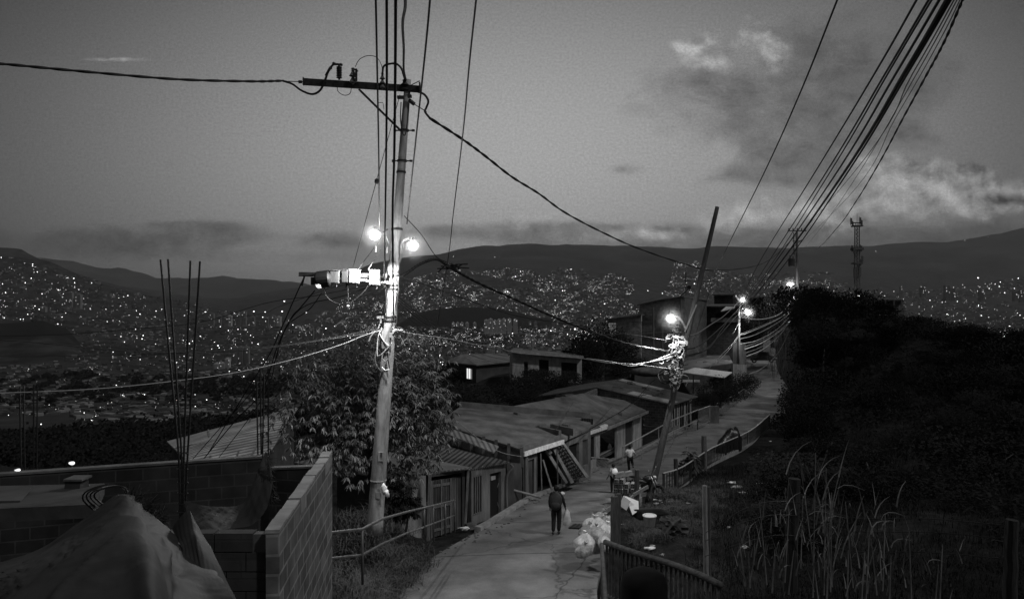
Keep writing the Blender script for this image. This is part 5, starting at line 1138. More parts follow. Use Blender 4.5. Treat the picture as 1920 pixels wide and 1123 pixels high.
# a strut along the tarpaulin edge
# ---------------------------------------------------------------- handrail and posts beside the shack
hr = empty('handrail', P(760, 1040, 17), 'galvanised pipe handrail climbing the grassy bank to the plank-door shack', 'railing')
def hd(px): return 1/np.interp(px, [600, 624, 679, 852], [1/12.4, 1/12.6, 1/13.6, 1/22.6])
top = [(590, 1000), (624, 998), (679, 992), (715, 973), (760, 960), (806, 949), (852, 937.5)]
low = [(590, 1050), (624, 1046), (672, 1041), (683, 1038), (715, 1020), (760, 1000), (789, 990), (852, 966)]
mb = MB(); mb.tube([P(x, y, hd(x)) for x, y in top], .028, 8); mb.build('top_rail', mat('dull_steel', .20, .09, 9, .5, .1, metal=.5, spec=.5), hr, smooth=True)
mb = MB(); mb.tube([P(x, y, hd(x)) for x, y in low], .024, 8); mb.build('lower_rail', MATS['dull_steel'], hr, smooth=True)
for x, y0, y1 in ((679, 992, 1095), (795, 952, 1003), (812, 948, 1015), (834, 943, 1006), (852, 937, 998)):
    q = MB(); q.tube([P(x, y0, hd(x)), P(x+1, y1, hd(x))], .026, 8); q.build('post', paint_d, hr, smooth=True)

# ---------------------------------------------------------------- railings along the road
def railing(label, top, h, nb, post_every=None, m=paint_d, m_top=None, rail_r=.035, bar=.032, name='railing', mids=(.08,), foot=True):
    """top: list of world points of the handrail; vertical balusters"""
    root = empty(name, top[len(top)//2]-Vector((0, 0, h)), label, 'railing'); T = [Vector(t) for t in top]
    q = MB(); q.tube(T, rail_r, 8); q.build('top_rail', m_top or m, root, smooth=True)
    for f in mids:
        q = MB(); q.tube([t-Vector((0, 0, h*(1-f))) for t in T], rail_r*.7, 6); q.build('lower_rail', m, root)
    L_ = [0]
    for a, b in zip(T, T[1:]): L_.append(L_[-1]+(b-a).length)
    def at(s): 
        i = min(max(int(np.searchsorted(L_, s))-1, 0), len(T)-2); return T[i].lerp(T[i+1], (s-L_[i])/(L_[i+1]-L_[i]))
    if nb:
        for k in range(nb):
            p = at(L_[-1]*(k+.5)/nb); q = MB(); q.bar(p, p-Vector((0, 0, h*.94)), bar); q.build('baluster', m, root, uv=False)
    if post_every:
        n = max(1, round(L_[-1]/post_every))
        for k in range(n+1):
            p = at(L_[-1]*k/n); q = MB(); q.bar(p+Vector((0, 0, .01)), p-Vector((0, 0, h+.15)), .05); q.build('post', m, root)
    return root
def onroad(path, i, off, dz): return path[i]+Vector((off, 0, dz))
rt = [PZ(1243, 892, -8.25), PZ(1268, 877, -8.4), PZ(1320, 847, -8.75), PZ(1394, 802, -8.8), PZ(1443, 775, -8.85)]
rt = [Vector((7.0, 34.6, -8.05)), Vector((8.45, 36.9, -8.25)), Vector((11.9, 44.3, -8.78)), Vector((16.1, 50.6, -8.9)), Vector((20.1, 58.2, -8.95))]
railing('long dark baluster railing along the grassy side of the road', crv(rt, 4), .95, 92, 4.4, m=rail_dark, bar=.036, m_top=mat('pale_rail', .6, .35, 6, .4, .1, metal=0, spec=.6))  # top rail much paler than the balusters
# near railing curving beneath the camera
nr = [Vector((2.15, 17.0, -5.45)), Vector((3.0, 15.6, -5.38)), Vector((3.75, 14.2, -5.2)), Vector((4.3, 13.0, -4.95)), Vector((4.9, 11.6, -4.8)), Vector((5.6, 9.8, -4.7))]
nr = [P(1135, 1016, 16.4), P(1165, 1027, 15.8), P(1210, 1042, 15.2), P(1262, 1058, 14.6), P(1318, 1080, 13.8), P(1352, 1097, 13.4)]
railing('dark rusty railing curving off at the bottom beside the garbage bags', crv(nr, 4), 1.25, 26, None, rail_r=.065, bar=.05, m=mat('rusty_rail', .085, .03, 7, .7, .4))
nr2 = [P(1128, 1020, 16.2), P(1132, 1070, 14.8), P(1136, 1130, 13.2), P(1138, 1180, 12.2)]
railing('dark baluster railing at the very bottom running along the road edge', nr2, 1.25, 16, None, rail_r=.045, bar=.035, m=MATS['rusty_rail'])
# left side: two-rail handrail in front of the houses
tt = [P(1168, 838, 43.2), P(1260, 788, 50.5), P(1308, 768.5, 56)]
lr1 = railing('two-bar pipe handrail in front of the porch and the block house', tt, 1.35, 0, 3.2, m=mat('lit_rail', .34, .16, 6, .4, .1, metal=.1, spec=.6), rail_r=.045, mids=(.42,))
tt = [P(1308, 768, 56), P(1332, 762.5, 57.6)]
railing('short close-barred railing panel before the pale gate pier', [P(1308, 769, 56), P(1331, 761, 58.5)], 1.3, 14, 3, m=MATS['lit_rail'], rail_r=.045)
mb = MB(); pp = P(1336, 773, 60); mb.box(pp-Vector((-.1, 0, .35)), (.75, .4, 1.7)); mb.build('gate_pier', plaster_g, label='squat pale rendered pier between the two railing panels', cat='pier')
railing('close-barred railing under the shrubs at the foot of the slim lamp pole', [P(1343, 757, 62), P(1378, 741, 70), P(1402, 725, 79)], 1.3, 34, 6, m=MATS['lit_rail'], rail_r=.05)
# ground shelf behind left rail: paved yard strip
mb = MB(); mb.slab([Vector((3.2, 38.2, -9.35)), Vector((6.4, 46.2, -9.85)), Vector((5.2, 47.0, -9.85)), Vector((2.4, 39.5, -9.4))], .3); mb.build('porch_slab', concrete_dark, label='dark sunken porch slab between the brick porch wall and the kerb', cat='slab')
# wooden posts
def wpost(px, y0, y1, d, r, label, tilt=0.0, m=None, square=False):
    a = P(px+tilt, y0, d); b = P(px, y1, d); b.z -= .3; q = MB(); pts = [b.lerp(a, t)+Vector((random.uniform(-.01, .01), 0, 0)) for t in np.linspace(0, 1, 6)]
    q.tube(pts, [r*1.08, r*1.02, r, r*.98, r*.95, r*.9], 9); return q.build('fence_post', m or wood, None, smooth=False, label=label, cat='post')
wpost(1152, 930, 1016, 19.5, .10, 'dark squared post standing before the hollow brick stack', 0, wood_d)
wpost(1158, 925, 1012, 20.2, .07, 'slimmer dark post close behind the one at the brick stack', 3, wood_d)
wpost(1194, 880, 943, 28.5, .10, 'weathered post between the brick stack and the parked motorcycle', 0, wood_d)
wpost(1268, 860, 918, 36, .11, 'short thin post near the lower end of the long railing', -1, wood_d)
wpost(1321, 817, 880, 42.5, .16, 'thick round post planted midway along the long railing', -1, wood)
wpost(1325, 910, 1078, 14.5, .05, 'slim bleached post rising alone from the trash-strewn bank', -3, wood_p)
wpost(1330, 912, 1078, 14.8, .04, 'dark twin post touching the slim bleached one', -1, wood_d)
wpost(1481, 897, 1070, 11.5, .10, 'stout splintered fence post behind the tall reeds', 8, black_wood)
wpost(1893, 974, 1080, 10.0, .085, 'gnarled grey fence post at the far right edge', 4, black_wood)
for k, y in enumerate((940, 965, 1003)):
    cable('barbed wire strand joining the splintered fence posts', [(1320, y+60-k*10, 14.5), (1400, y+12, 12.8), (1481, y, 11.4), (1600, y+30, 11), (1740, y+32, 10.5), (1893, y+45, 10)], .006, rubber, group='barbed wire strands', name='barbed_wire')

# ---------------------------------------------------------------- vegetation
def leaf_tree(name, c, rad, n_clump, m, label, leaf=.14, per=9, trunk=None, droop=.6, seed=1, cat='tree', group=None, parent_label=None, hollow=.55, base=None, width=.24, lobes=9):
    """tree: drooping leaf clusters through an uneven crown made of lobes"""
    rr = random.Random(seed); base = base or Vector((c.x, c.y, c.z-rad[2]*1.2))
    root = empty(name, base, label, cat, group)
    L_ = [(c+Vector((rr.uniform(-.55, .55)*rad[0], rr.uniform(-.5, .5)*rad[1], rr.uniform(-.5, .55)*rad[2])), rr.uniform(.42, .62)) for _ in range(lobes)]
    vs = []; fs = []
    for k in range(n_clump):
        lc, lr = rr.choice(L_)
        v = Vector((rr.gauss(0, 1), rr.gauss(0, 1), rr.gauss(0, 1))).normalized(); q = rr.uniform(hollow, 1.0)*lr
        p = lc+Vector((v.x*rad[0], v.y*rad[1], v.z*rad[2]))*q
        out = (p-c).normalized(); tw_ = rr.uniform(0, 6.28)
        for j in range(per):
            a = tw_+j*6.28/per+rr.uniform(-.3, .3); hd_ = Vector((math.cos(a), math.sin(a), 0))
            ax = (hd_*rr.uniform(.5, 1)+Vector((0, 0, -droop*rr.uniform(.4, 1.6)))+out*.35).normalized()
            ln = leaf*rr.uniform(.7, 1.3); side = ax.cross(Vector((0, 0, 1))); side = side.normalized() if side.length > .01 else Vector((1, 0, 0))
            side = (side+Vector((rr.uniform(-.5, .5), rr.uniform(-.5, .5), rr.uniform(-.5, .5)))).normalized(); w = ln*width*.5; s0 = p+ax*ln*.12; dn = Vector((0, 0, -ln*.12))
            i = len(vs); vs += [s0, s0+ax*ln*.45+side*w, s0+ax*ln+dn, s0+ax*ln*.45-side*w]; fs.append((i, i+1, i+2, i+3))
    q = MB(); q.v = [tuple(v) for v in vs]; q.f = fs; q.mi = [0]*len(fs)
    q.build('crown', m, root, uv=False)
    if trunk:
        q = MB(); top_ = c+Vector((0, 0, -.1*rad[2])); path = crv([base-Vector((0, 0, .3)), base.lerp(top_, .45)+Vector((rr.gauss(0, .1), 0, 0)), top_], 5)
        q.tube(path, list(np.linspace(trunk, trunk*.5, len(path))), 9)
        for lc, lr in L_:
            b0_ = base.lerp(top_, rr.uniform(.45, .9)); q.tube(crv([b0_, b0_.lerp(lc, .5)+Vector((0, 0, .1)), lc], 4), list(np.linspace(trunk*.4, trunk*.1, 9)), 6)
        q.build('trunk', bark, root, smooth=True)
    return root
# the big leafy tree behind the lit pole, made of several crown masses in one crown
cm = P(692, 748, 22.3)
T_ = leaf_tree('broadleaf_tree', cm, (2.85, 1.9, 2.45), 3100, leaf_m, 'dense broadleaf tree with drooping glossy leaves behind the lit concrete pole', leaf=.17, per=8, trunk=.16, seed=5, base=Vector((cm.x+.1, cm.y, gz(cm.x, cm.y))), lobes=26, hollow=.72, width=.27)
# small dark plant by the white shack wall
leaf_tree('bush', P(760, 930, 20.5), (.5, .5, .8), 160, leaf_d, 'small dark leafy shrub hiding the left end of the plank-door shack', leaf=.16, per=7, trunk=.04, seed=8, cat='bush', base=P(760, 985, 20.5), width=.4)
def blades(name, pts, n, ln, m, label, seed=0, w=.012, lean=.5, cat='bush', group=None, kind=None, spread=.35, seg=3):
    rr = random.Random(seed); vs = []; fs = []
    for k in range(n):
        c = rr.choice(pts); x = c[0]+rr.gauss(0, spread); y = c[1]+rr.gauss(0, spread); z = (c[2] if len(c) > 2 else None)
        b = Vector((x, y, z if z is not None else 0)); a = rr.uniform(0, 6.28); L_ = ln*rr.uniform(.45, 1.2); h = Vector((math.cos(a), math.sin(a), 0)); sd = Vector((-h.y, h.x, 0))*w*rr.uniform(.7, 1.4); le = lean*rr.uniform(.3, 1.5)
        i = len(vs)
        for s in range(seg+1):
            t = s/seg; p = b+h*L_*le*t*t+Vector((0, 0, 1))*L_*(t-.35*le*t*t*t); ww = sd*(1-t*.95); vs += [p-ww, p+ww]
        for s in range(seg): fs.append((i+2*s, i+2*s+1, i+2*s+3, i+2*s+2))
    q = MB(); q.v = [tuple(v) for v in vs]; q.f = fs; q.mi = [0]*len(fs)
    return q.build(name, m, None, uv=False, label=label, cat=cat, group=group, kind=kind)
# hedge of grass/fern under the handrail
def zpts(lst): return [(x, y, gz(x, y)-.03) for x, y in lst]
hp = []
rr = random.Random(21)
for k in range(260):
    d = rr.uniform(13.5, 21.5); px = rr.uniform(635, 650+ (d-13.5)/8*160); x = (px-CX)/F*d; hp.append((x, d))
hz = gzs = zall([p[0] for p in hp], [p[1] for p in hp]); hp = [(p[0], p[1], float(z)) for p, z in zip(hp, hz)]
hp2 = [(x, y, z+rr.uniform(0, .75)) for x, y, z in hp]
blades('roadside_grass', hp, 5200, .5, leaf_g, 'rough tall grass covering the bank under the pipe handrail', 3, .010, 1.0, 'grass', kind='stuff', spread=.2)
blades('hedge', [(x, y, z) for x, y, z in hp2 if x > -4.2 and y > 14.5], 9000, .32, leaf_g, 'dense feathery bush spilling over the bank between handrail and road', 6, .010, 1.6, 'bush', spread=.22)

# grass on the trash-strewn bank and along the near ground
gp = []
for k in range(900):
    y = rr.uniform(13, 42); x = rr.uniform(2.9 + max(0, (y-24)*.33), 6+y*.55); gp.append((x, y))
for k in range(300):
    y = rr.uniform(10, 30); x = rr.uniform(4, 20); gp.append((x, y))
zz = zall([p[0] for p in gp], [p[1] for p in gp]); gp = []  if False else [(p[0], p[1], float(z)-.02) for p, z in zip(gp, zz)]
j = [i for i, p in enumerate(gp) if ((RC[:, 0]-p[0])**2+(RC[:, 1]-p[1])**2).min() > 3.1**2]; gp = [gp[i] for i in j]
gl = [p for p in gp if p[0]/p[1]*F+CX < 1350]; gr_ = [p for p in gp if p[0]/p[1]*F+CX >= 1330]  # split by bearing: right part gets darker blades, shade put into colour
blades('weeds', gr_, 36000, .5, leaf_k, 'low weeds coloured dark as shade, on the unlit ground around the splintered fence posts', 19, .011, 1.0, 'weeds', kind='stuff', spread=.35, seg=2)
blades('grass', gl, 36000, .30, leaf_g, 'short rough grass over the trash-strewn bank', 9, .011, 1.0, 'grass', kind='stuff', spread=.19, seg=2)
# undergrowth of the dark hill on the right
up = []
for k in range(5200):
    y = 12+ (rr.random()**.8)*92; x = rr.uniform(7+y*.28, 18+y*.85); up.append((x, y))
up = [p for p in up if ((RC[:, 0]-p[0])**2+(RC[:, 1]-p[1])**2).min() > 4.2**2]
zz = zall([p[0] for p in up], [p[1] for p in up]); vs = []; fs = []
for (x, y), z in zip(up, zz):
    h = rr.uniform(.3, 1.1)*(1+.012*y); nL = 30
    for j in range(nL):
        p = Vector((x+rr.gauss(0, .45+.008*y), y+rr.gauss(0, .45), z+rr.random()*h)); a = rr.uniform(0, 6.28); ax = Vector((math.cos(a), math.sin(a), rr.uniform(-.5, .9))).normalized(); s = rr.uniform(.09, .2)*(1+.008*y)
        sd = ax.cross(Vector((0, 0, 1))).normalized()*s*.22; i = len(vs); vs += [p, p+ax*s*.5+sd, p+ax*s, p+ax*s*.5-sd]; fs.append((i, i+1, i+2, i+3))
q = MB(); q.v = [tuple(v) for v in vs]; q.f = fs; q.mi = [0]*len(fs); q.build('undergrowth', leaf_d, None, uv=False, label='dark tangled undergrowth covering the hill on the right', cat='undergrowth', kind='stuff')
# prototypes of dark bushes / trees, copied
def proto(seed, n, leafsz, name='crown', lobes=8):
    r_ = random.Random(seed); vs = []; fs = []
    L_ = [(Vector((r_.uniform(-.5, .5), r_.uniform(-.5, .5), .5+r_.uniform(-.3, .38))), r_.uniform(.26, .46)) for _ in range(lobes)]
    for k in range(n):
        lc, lr = r_.choice(L_); v = Vector((r_.gauss(0, 1), r_.gauss(0, 1), r_.gauss(0, 1))).normalized(); p = lc+v*lr*r_.uniform(.55, 1.08)
        ax = (v+Vector((r_.gauss(0, .7), r_.gauss(0, .7), r_.gauss(0, .7)))).normalized(); s = leafsz*r_.uniform(.6, 1.4); sd = ax.orthogonal().normalized()*s*.35
        i = len(vs); vs += [p, p+ax*s*.5+sd, p+ax*s, p+ax*s*.5-sd]; fs.append((i, i+1, i+2, i+3))
    me = bpy.data.meshes.new('crown'); me.from_pydata([tuple(v) for v in vs], [], fs); me.materials.append(leaf_d); me.update()
    t = MB(); t.tube(crv([(0, 0, -.15), (.03, 0, .3), (0, 0, .7)], 4), list(np.linspace(.05, .02, 9)), 7)
    for lc, lr in L_[:6]: t.tube([(0, 0, .3), tuple(lc)], [.025, .008], 5)
    tm = bpy.data.meshes.new('trunk'); tm.from_pydata(t.v, [], t.f); tm.materials.append(bark); tm.update()
    return me, tm
PR = [proto(s, n, l) for s, n, l in ((1, 4200, .055), (2, 4200, .05), (3, 4600, .05), (4, 3800, .06))]
def plant(x, y, w, h, label, cat='bush', group=None, k=0, name='bush', z=None, rot=0.0):
    r_ = empty(name, Vector((x, y, (z if z is not None else gz(x, y))-.1)), label, cat, group)
    for nm, me in zip(('crown', 'trunk'), PR[k % 4]):
        o = bpy.data.objects.new(nm, me); col.objects.link(o); o.parent = r_; o.scale = (w, w, h); o.rotation_euler = (0, 0, rot)
    return r_
def pb(px, pbase, d, w, h, *a, **k): plant((px-CX)/F*d, d, w, h, *a, z=zy(pbase, d), **k)
pb(1128, 706, 79, 5.0, 5.4, 'round dark tree between the white house and the glass-block wing', 'tree', None, 1, 'tree')
pb(1100, 706, 77, 3.0, 3.6, 'lower dark tree leaning against the end of the white house', 'tree', None, 2, 'tree')
for i, (px, yb, d, w, h, lb) in enumerate([
 (872, 772, 52, 4.2, 1.9, 'dark thicket below the house with the lit window'), (925, 765, 55, 4.5, 1.7, 'dark bush behind the near end of the sheet roof'), (975, 745, 62, 3.2, 1.7, 'dark bush under the doors of the white house'), (1050, 732, 66, 3.0, 1.6, 'bush with pale twigs before the middle of the white house'),
 (1015, 722, 70, 2.4, 1.4, 'light-tipped shrub beside the white house door'), (1180, 702, 74, 3.6, 1.8, 'dark bush below the glass-block wing'), (850, 800, 44, 3.5, 2.2, 'dark thicket at the back corner of the parapet roof'),
 (1345, 758, 64, 2.4, 1.6, 'leafy garden shrub under the pale awning'), (1370, 746, 70, 2.6, 1.9, 'garden shrub around the foot of the slim lamp pole'), (1394, 733, 77, 2.4, 1.9, 'garden shrub touching the bend of the road'), (1325, 762, 62, 1.6, 1.1, 'small garden shrub beside the gate pier')]):
    pb(px, yb, d, w, h, lb, 'bush', None, i)
ridge = 'dark bushes along the crest of the right hill'
for i, (px, ytop, d, w, h) in enumerate([(1422, 577, 100, 4.5, 5), (1448, 560, 104, 5, 6), (1462, 562, 103, 3.6, 4.4), (1516, 554, 92, 3.0, 4.0), (1528, 546, 90, 5, 4.6), (1555, 546, 88, 5, 4.5), (1580, 556, 86, 4, 3.8), (1604, 562, 84, 4, 3.8), (1628, 575, 83, 4, 3.2), (1658, 590, 81, 4, 2.8), (1690, 598, 78, 4, 2.4), (1725, 607, 76, 4, 2.2), (1760, 622, 73, 4, 2.2), (1800, 640, 70, 3.5, 1.8), (1840, 655, 68, 3.4, 1.8), (1885, 645, 60, 4.4, 3.4), (1925, 648, 57, 4.4, 3.6)]):
    plant((px-CX)/F*d, d, w, h, 'one of the dark bushes forming the crest line of the right hill', 'bush', ridge, i, z=zy(ytop, d)-h*.98, rot=i*1.3)
slope = 'dark bushes on the right slope'
sp = []
for i in range(80):
    for _ in range(30):
        y = rr.uniform(20, 86); px = rr.uniform(1450, 1960); x = (px-CX)/F*y
        if ((RC[:, 0]-x)**2+(RC[:, 1]-y)**2).min() > 6.5**2 and y < 84: break
    plant(x, y, rr.uniform(1.6, 3.6)*(.55+y/150), rr.uniform(.9, 2.2)*(.5+y/150), 'one of the dark bushes merging into the unlit right slope', 'bush', slope, i, rot=i)
for i, (x, y, w, h) in enumerate([(22.8, 58.5, 3.0, 2.8), (25.5, 62, 3.4, 3.2), (27.5, 66, 3.2, 3.2), (30, 71, 3.4, 3.4), (32.6, 77, 3.4, 3.2), (35, 84, 3.6, 3.4), (21.5, 54, 2.6, 2.0), (37, 92, 4, 3.6)]):
    plant(x, y, w, h, 'bush crowding the outer edge of the road bend', 'bush', 'bushes crowding the road bend', i+1, rot=i*2)
wood_g = 'trees of the unlit wood below the terrace'
for i in range(34):
    d = rr.uniform(75, 150); px = rr.uniform(-60, 560); x = (px-CX)/F*d
    plant(x, d, rr.uniform(4, 8), rr.uniform(2.8, 5), 'one of the dark trees in the unlit wood below the parapet wall', 'tree', wood_g, i, 'tree', rot=i)
for i in range(14):
    d = rr.uniform(60, 100); px = rr.uniform(560, 830); x = (px-CX)/F*d
    plant(x, d, rr.uniform(3, 5), rr.uniform(1.6, 2.6), 'one of the dark trees on the slope behind the leafy tree', 'tree', 'trees on the slope behind the leafy tree', i, 'tree', rot=i)
# reeds
def reed(px, py, d, n, h, label, seed, group=None):
    r_ = random.Random(seed); base = P(px, py, d); root = empty('reed_plant', base, label, 'reed', group)
    mb = MB()
    for k in range(n):
        b = base+Vector((r_.gauss(0, .12), r_.gauss(0, .1), -.1)); a = r_.uniform(0, 6.28); H_ = h*r_.uniform(.55, 1); le = r_.uniform(.02, .22); t = b+Vector((math.cos(a)*H_*le, math.sin(a)*H_*le, H_))
        mb.tube(crv([b, b.lerp(t, .5), t], 3), [.009, .009, .008, .008, .007, .006, .004], 5)
    mb.build('stem', leaf_r, root)
    vs = []; fs = []
    for k in range(n*8):
        b = base+Vector((r_.gauss(0, .16), r_.gauss(0, .12), r_.uniform(0, h*.8))); a = r_.uniform(0, 6.28); hh = Vector((math.cos(a), math.sin(a)*.7, 0)); L_ = r_.uniform(.35, .8)*h*.55; sd = Vector((-hh.y, hh.x, 0))*.014; cv = r_.choice([.1, .25, .5, 1.0]); i = len(vs)
        for s in range(5):
            tt = s/4; p = b+hh*L_*(.25*tt+.6*cv*tt*tt)+Vector((0, 0, L_*(1.0*tt-.75*cv*tt*tt))); ww = (sd+Vector((0, 0, .004)))*(1-.9*tt); vs += [p-ww, p+ww]
        for s in range(4): fs.append((i+2*s, i+2*s+1, i+2*s+3, i+2*s+2))
    q = MB(); q.v = [tuple(v) for v in vs]; q.f = fs; q.mi = [0]*len(fs); q.build('leaves', leaf_r, root, uv=False)
rg = 'dry reeds between the fence posts'
for i, (px, py, d, n, h) in enumerate([(1440, 1080, 10.5, 3, 1.2), (1536, 1108, 9.6, 4, 1.9), (1562, 1085, 10, 3, 1.6), (1632, 1095, 9.8, 3, 1.3), (1470, 1100, 9.5, 2, .9), (1600, 1120, 9, 3, .9), (1690, 1110, 9.4, 3, 1.0), (1410, 1090, 11, 2, .9), (1500, 1060, 11.5, 2, 1.1), (1750, 1110, 10, 2, .8)]):
    reed(px, py, d, n, h, 'tall pale reed clump in front of the splintered post, highest of the reeds' if i == 1 else 'dry reed clump among the dark grass between the fence posts', 40+i, rg if i != 1 else None)
for i, (px, py, d) in enumerate([(1460, 700, 62), (1475, 690, 66), (1450, 712, 60)]):
    reed(px, py, d, 8, 4.0, 'tall arching grass clump lit at the road bend', 80+i, 'arching grass at the bend')
# ---------------------------------------------------------------- people
def skin_obj(name, nodes, edges, m, parent, sub=2):
    """nodes: {k: (x,y,z,r)}; evaluated Skin surface turned into a mesh"""
    keys = list(nodes); me = bpy.data.meshes.new(name); me.from_pydata([nodes[k][:3] for k in keys], [(keys.index(a), keys.index(b)) for a, b in edges], [])
    o = bpy.data.objects.new(name, me); col.objects.link(o)
    sk = o.modifiers.new('s', 'SKIN'); sd = o.modifiers.new('d', 'SUBSURF'); sd.levels = sub; sd.render_levels = sub
    for i, k in enumerate(keys):
        v = me.skin_vertices[0].data[i]; r = nodes[k][3]; v.radius = (r if not isinstance(r, tuple) else r[0], r if not isinstance(r, tuple) else r[1]); v.use_root = (i == 0)
    dg = bpy.context.evaluated_depsgraph_get(); dg.update(); nm = bpy.data.meshes.new_from_object(o.evaluated_get(dg))
    bpy.data.objects.remove(o); nm.materials.clear(); nm.materials.append(m)
    nm.polygons.foreach_set('use_smooth', np.ones(len(nm.polygons), bool))
    o = bpy.data.objects.new(name, nm); col.objects.link(o); o.parent = parent; return o
def person(loc, H, rotz, label, pose, top_m, leg_m, long_sleeve=True, pack=None, pack_m=None, cap=None):
    root = empty('person', loc, label, 'person'); root.rotation_euler = (0, 0, rotz)
    s = H/1.7
    J = {'pel': (0, 0, .93), 'wst': (0, .0, 1.05), 'chs': (0, .0, 1.25), 'nek': (0, 0, 1.44), 'hed': (0, .02, 1.54), 'hd2': (0, .015, 1.63),
         'shL': (-.17, 0, 1.38), 'elL': (-.23, -.02, 1.12), 'wrL': (-.22, .05, .88), 'shR': (.17, 0, 1.38), 'elR': (.23, -.02, 1.12), 'wrR': (.24, .04, .88),
         'hpL': (-.09, 0, .9), 'knL': (-.10, .02, .5), 'anL': (-.10, -.02, .09), 'toL': (-.11, .12, .03), 'hpR': (.09, 0, .9), 'knR': (.10, .03, .5), 'anR': (.10, -.02, .09), 'toR': (.12, .13, .03)}
    J.update(pose)
    J = {k: Vector(v)*s for k, v in J.items()}
    def nd(**kw): return {k: (*J[k], r*s if not isinstance(r, tuple) else (r[0]*s, r[1]*s)) for k, r in kw.items()}
    N = nd(pel=.12, wst=.105, chs=.125, nek=.052, hed=.078, hd2=.085, shL=.055, elL=.040, wrL=.028, shR=.055, elR=.040, wrR=.028, hpL=.085, knL=.055, anL=.038, toL=.03, hpR=.085, knR=.055, anR=.038, toR=.03)
    for sd in 'LR':
        w = J['wr'+sd]; e = J['el'+sd]; d = (w-e).normalized(); N['pm'+sd] = (*(w+d*.06*s), .026*s)
    E = [('pel', 'wst'), ('wst', 'chs'), ('chs', 'nek'), ('nek', 'hed'), ('hed', 'hd2'), ('chs', 'shL'), ('shL', 'elL'), ('elL', 'wrL'), ('wrL', 'pmL'), ('chs', 'shR'), ('shR', 'elR'), ('elR', 'wrR'), ('wrR', 'pmR'), ('pel', 'hpL'), ('hpL', 'knL'), ('knL', 'anL'), ('anL', 'toL'), ('pel', 'hpR'), ('hpR', 'knR'), ('knR', 'anR'), ('anR', 'toR')]
    for sd in 'LR':   # fingers
        w = Vector(N['pm'+sd][:3]); d = (J['wr'+sd]-J['el'+sd]).normalized(); sx = Vector((0, 1, 0))
        for f in range(4):
            a = w+sx*(f-1.5)*.02*s+d*.03*s; b = a+d*(.035+.006*(f in (1, 2)))*s+Vector((0, .008, 0))*s; N[f'f{sd}{f}'] = (*a, .009*s); N[f'g{sd}{f}'] = (*b, .008*s); E += [('pm'+sd, f'f{sd}{f}'), (f'f{sd}{f}', f'g{sd}{f}')]
        t = J['wr'+sd]+d*.03*s+Vector((0, .04, 0))*s; N['th'+sd] = (*t, .010*s); N['ti'+sd] = (*(t+d*.03*s+Vector((0, .012, 0))*s), .009*s); E += [('wr'+sd, 'th'+sd), ('th'+sd, 'ti'+sd)]
    skin_obj('body', N, E, skin_m, root, 1)
    # face: nose and ears are small relief on the body-facing side (+y), hair over the back
    q = MB(); hc = Vector(J['hed'])+Vector((0, -.012, .045))*s
    q.ball(hc, .112*s, 2, (.86, .98, 1.0), .05, 3); hair = q; hair.v = [tuple(Vector(v)+Vector(root.location)) for v in hair.v if True]
    # cut the front lower part away from the face
    q.v = [tuple(Vector((v[0], min(v[1], root.location.y+hc.y+.055*s) if v[2] < root.location.z+hc.z+.05*s else v[1], v[2]))) for v in q.v]
    q.build('hair', hair_m, root, smooth=True)
    q = MB(); off = Vector(root.location); hc2 = Vector(J['hed'])+Vector((0, .02, .02))*s+off
    q.ball(hc2, .088*s, 2, (.8, .95, 1.15)); q.ball(hc2+Vector((0, .09, -.01))*s, .017*s, 1, (.8, 1, 1.3)); q.ball(hc2+Vector((-.078, 0, 0))*s, .02*s, 1, (.4, .8, 1.2)); q.ball(hc2+Vector((.078, 0, 0))*s, .02*s, 1, (.4, .8, 1.2))
    q.build('face', skin_m, root, smooth=True)
    k = .022
    arm = {'elL': .058 if long_sleeve else .07, 'elR': .058 if long_sleeve else .07}
    NS = nd(wst=.125, chs=.15, shL=.078, shR=.078, nek=.065); NS['pel'] = (*(J['pel']+Vector((0, 0, .02))*s), .14*s)
    ES = [('chs', 'wst'), ('wst', 'pel'), ('chs', 'nek'), ('chs', 'shL'), ('chs', 'shR')]
    NS = {kk: NS[kk] for kk in ('chs', 'wst', 'pel', 'nek', 'shL', 'shR')}
    for sd in 'LR':
        if long_sleeve: NS['el'+sd] = (*J['el'+sd], .054*s); NS['wr'+sd] = (*J['wr'+sd].lerp(J['el'+sd], .08), .038*s); ES += [('sh'+sd, 'el'+sd), ('el'+sd, 'wr'+sd)]
        else: m_ = J['sh'+sd].lerp(J['el'+sd], .62); NS['sl'+sd] = (*m_, .068*s); ES += [('sh'+sd, 'sl'+sd)]
    skin_obj('shirt', NS, ES, top_m, root, 1)
    NT = nd(pel=.14, hpL=.112, knL=.086, anL=.066, hpR=.112, knR=.086, anR=.066); ET = [('pel', 'hpL'), ('hpL', 'knL'), ('knL', 'anL'), ('pel', 'hpR'), ('hpR', 'knR'), ('knR', 'anR')]
    skin_obj('trousers', NT, ET, leg_m, root, 1)
    for sd in 'LR':
        a = J['an'+sd]; t = J['to'+sd]; q = MB(); q.tube([a+off-Vector((0, .04, .03))*s, a.lerp(t, .5)+off-Vector((0, 0, .01))*s, t+off], [.048*s, .05*s, .035*s], 8); q.build('shoe', rubber, root, smooth=True)
    if pack:
        q = MB(); c = J['chs'].lerp(J['wst'], .45)+Vector((0, -.20, .02))*s+off
        q.ball(c, .2*s*pack, 2, (.88, .55, 1.25), .06, 6); q.ball(c+Vector((0, -.09, -.08))*s*pack, .12*s*pack, 2, (1, .5, .8)); 
        pk = q.build('backpack', pack_m or cloth_d, root, smooth=True)
        q = MB()
        for sd in (-1, 1): q.tube(crv([Vector((sd*.10, -.14, 1.18))*s+off, Vector((sd*.12, -.06, 1.44))*s+off, Vector((sd*.12, .13, 1.36))*s+off, Vector((sd*.13, .12, 1.12))*s+off], 4), .014*s, 5)
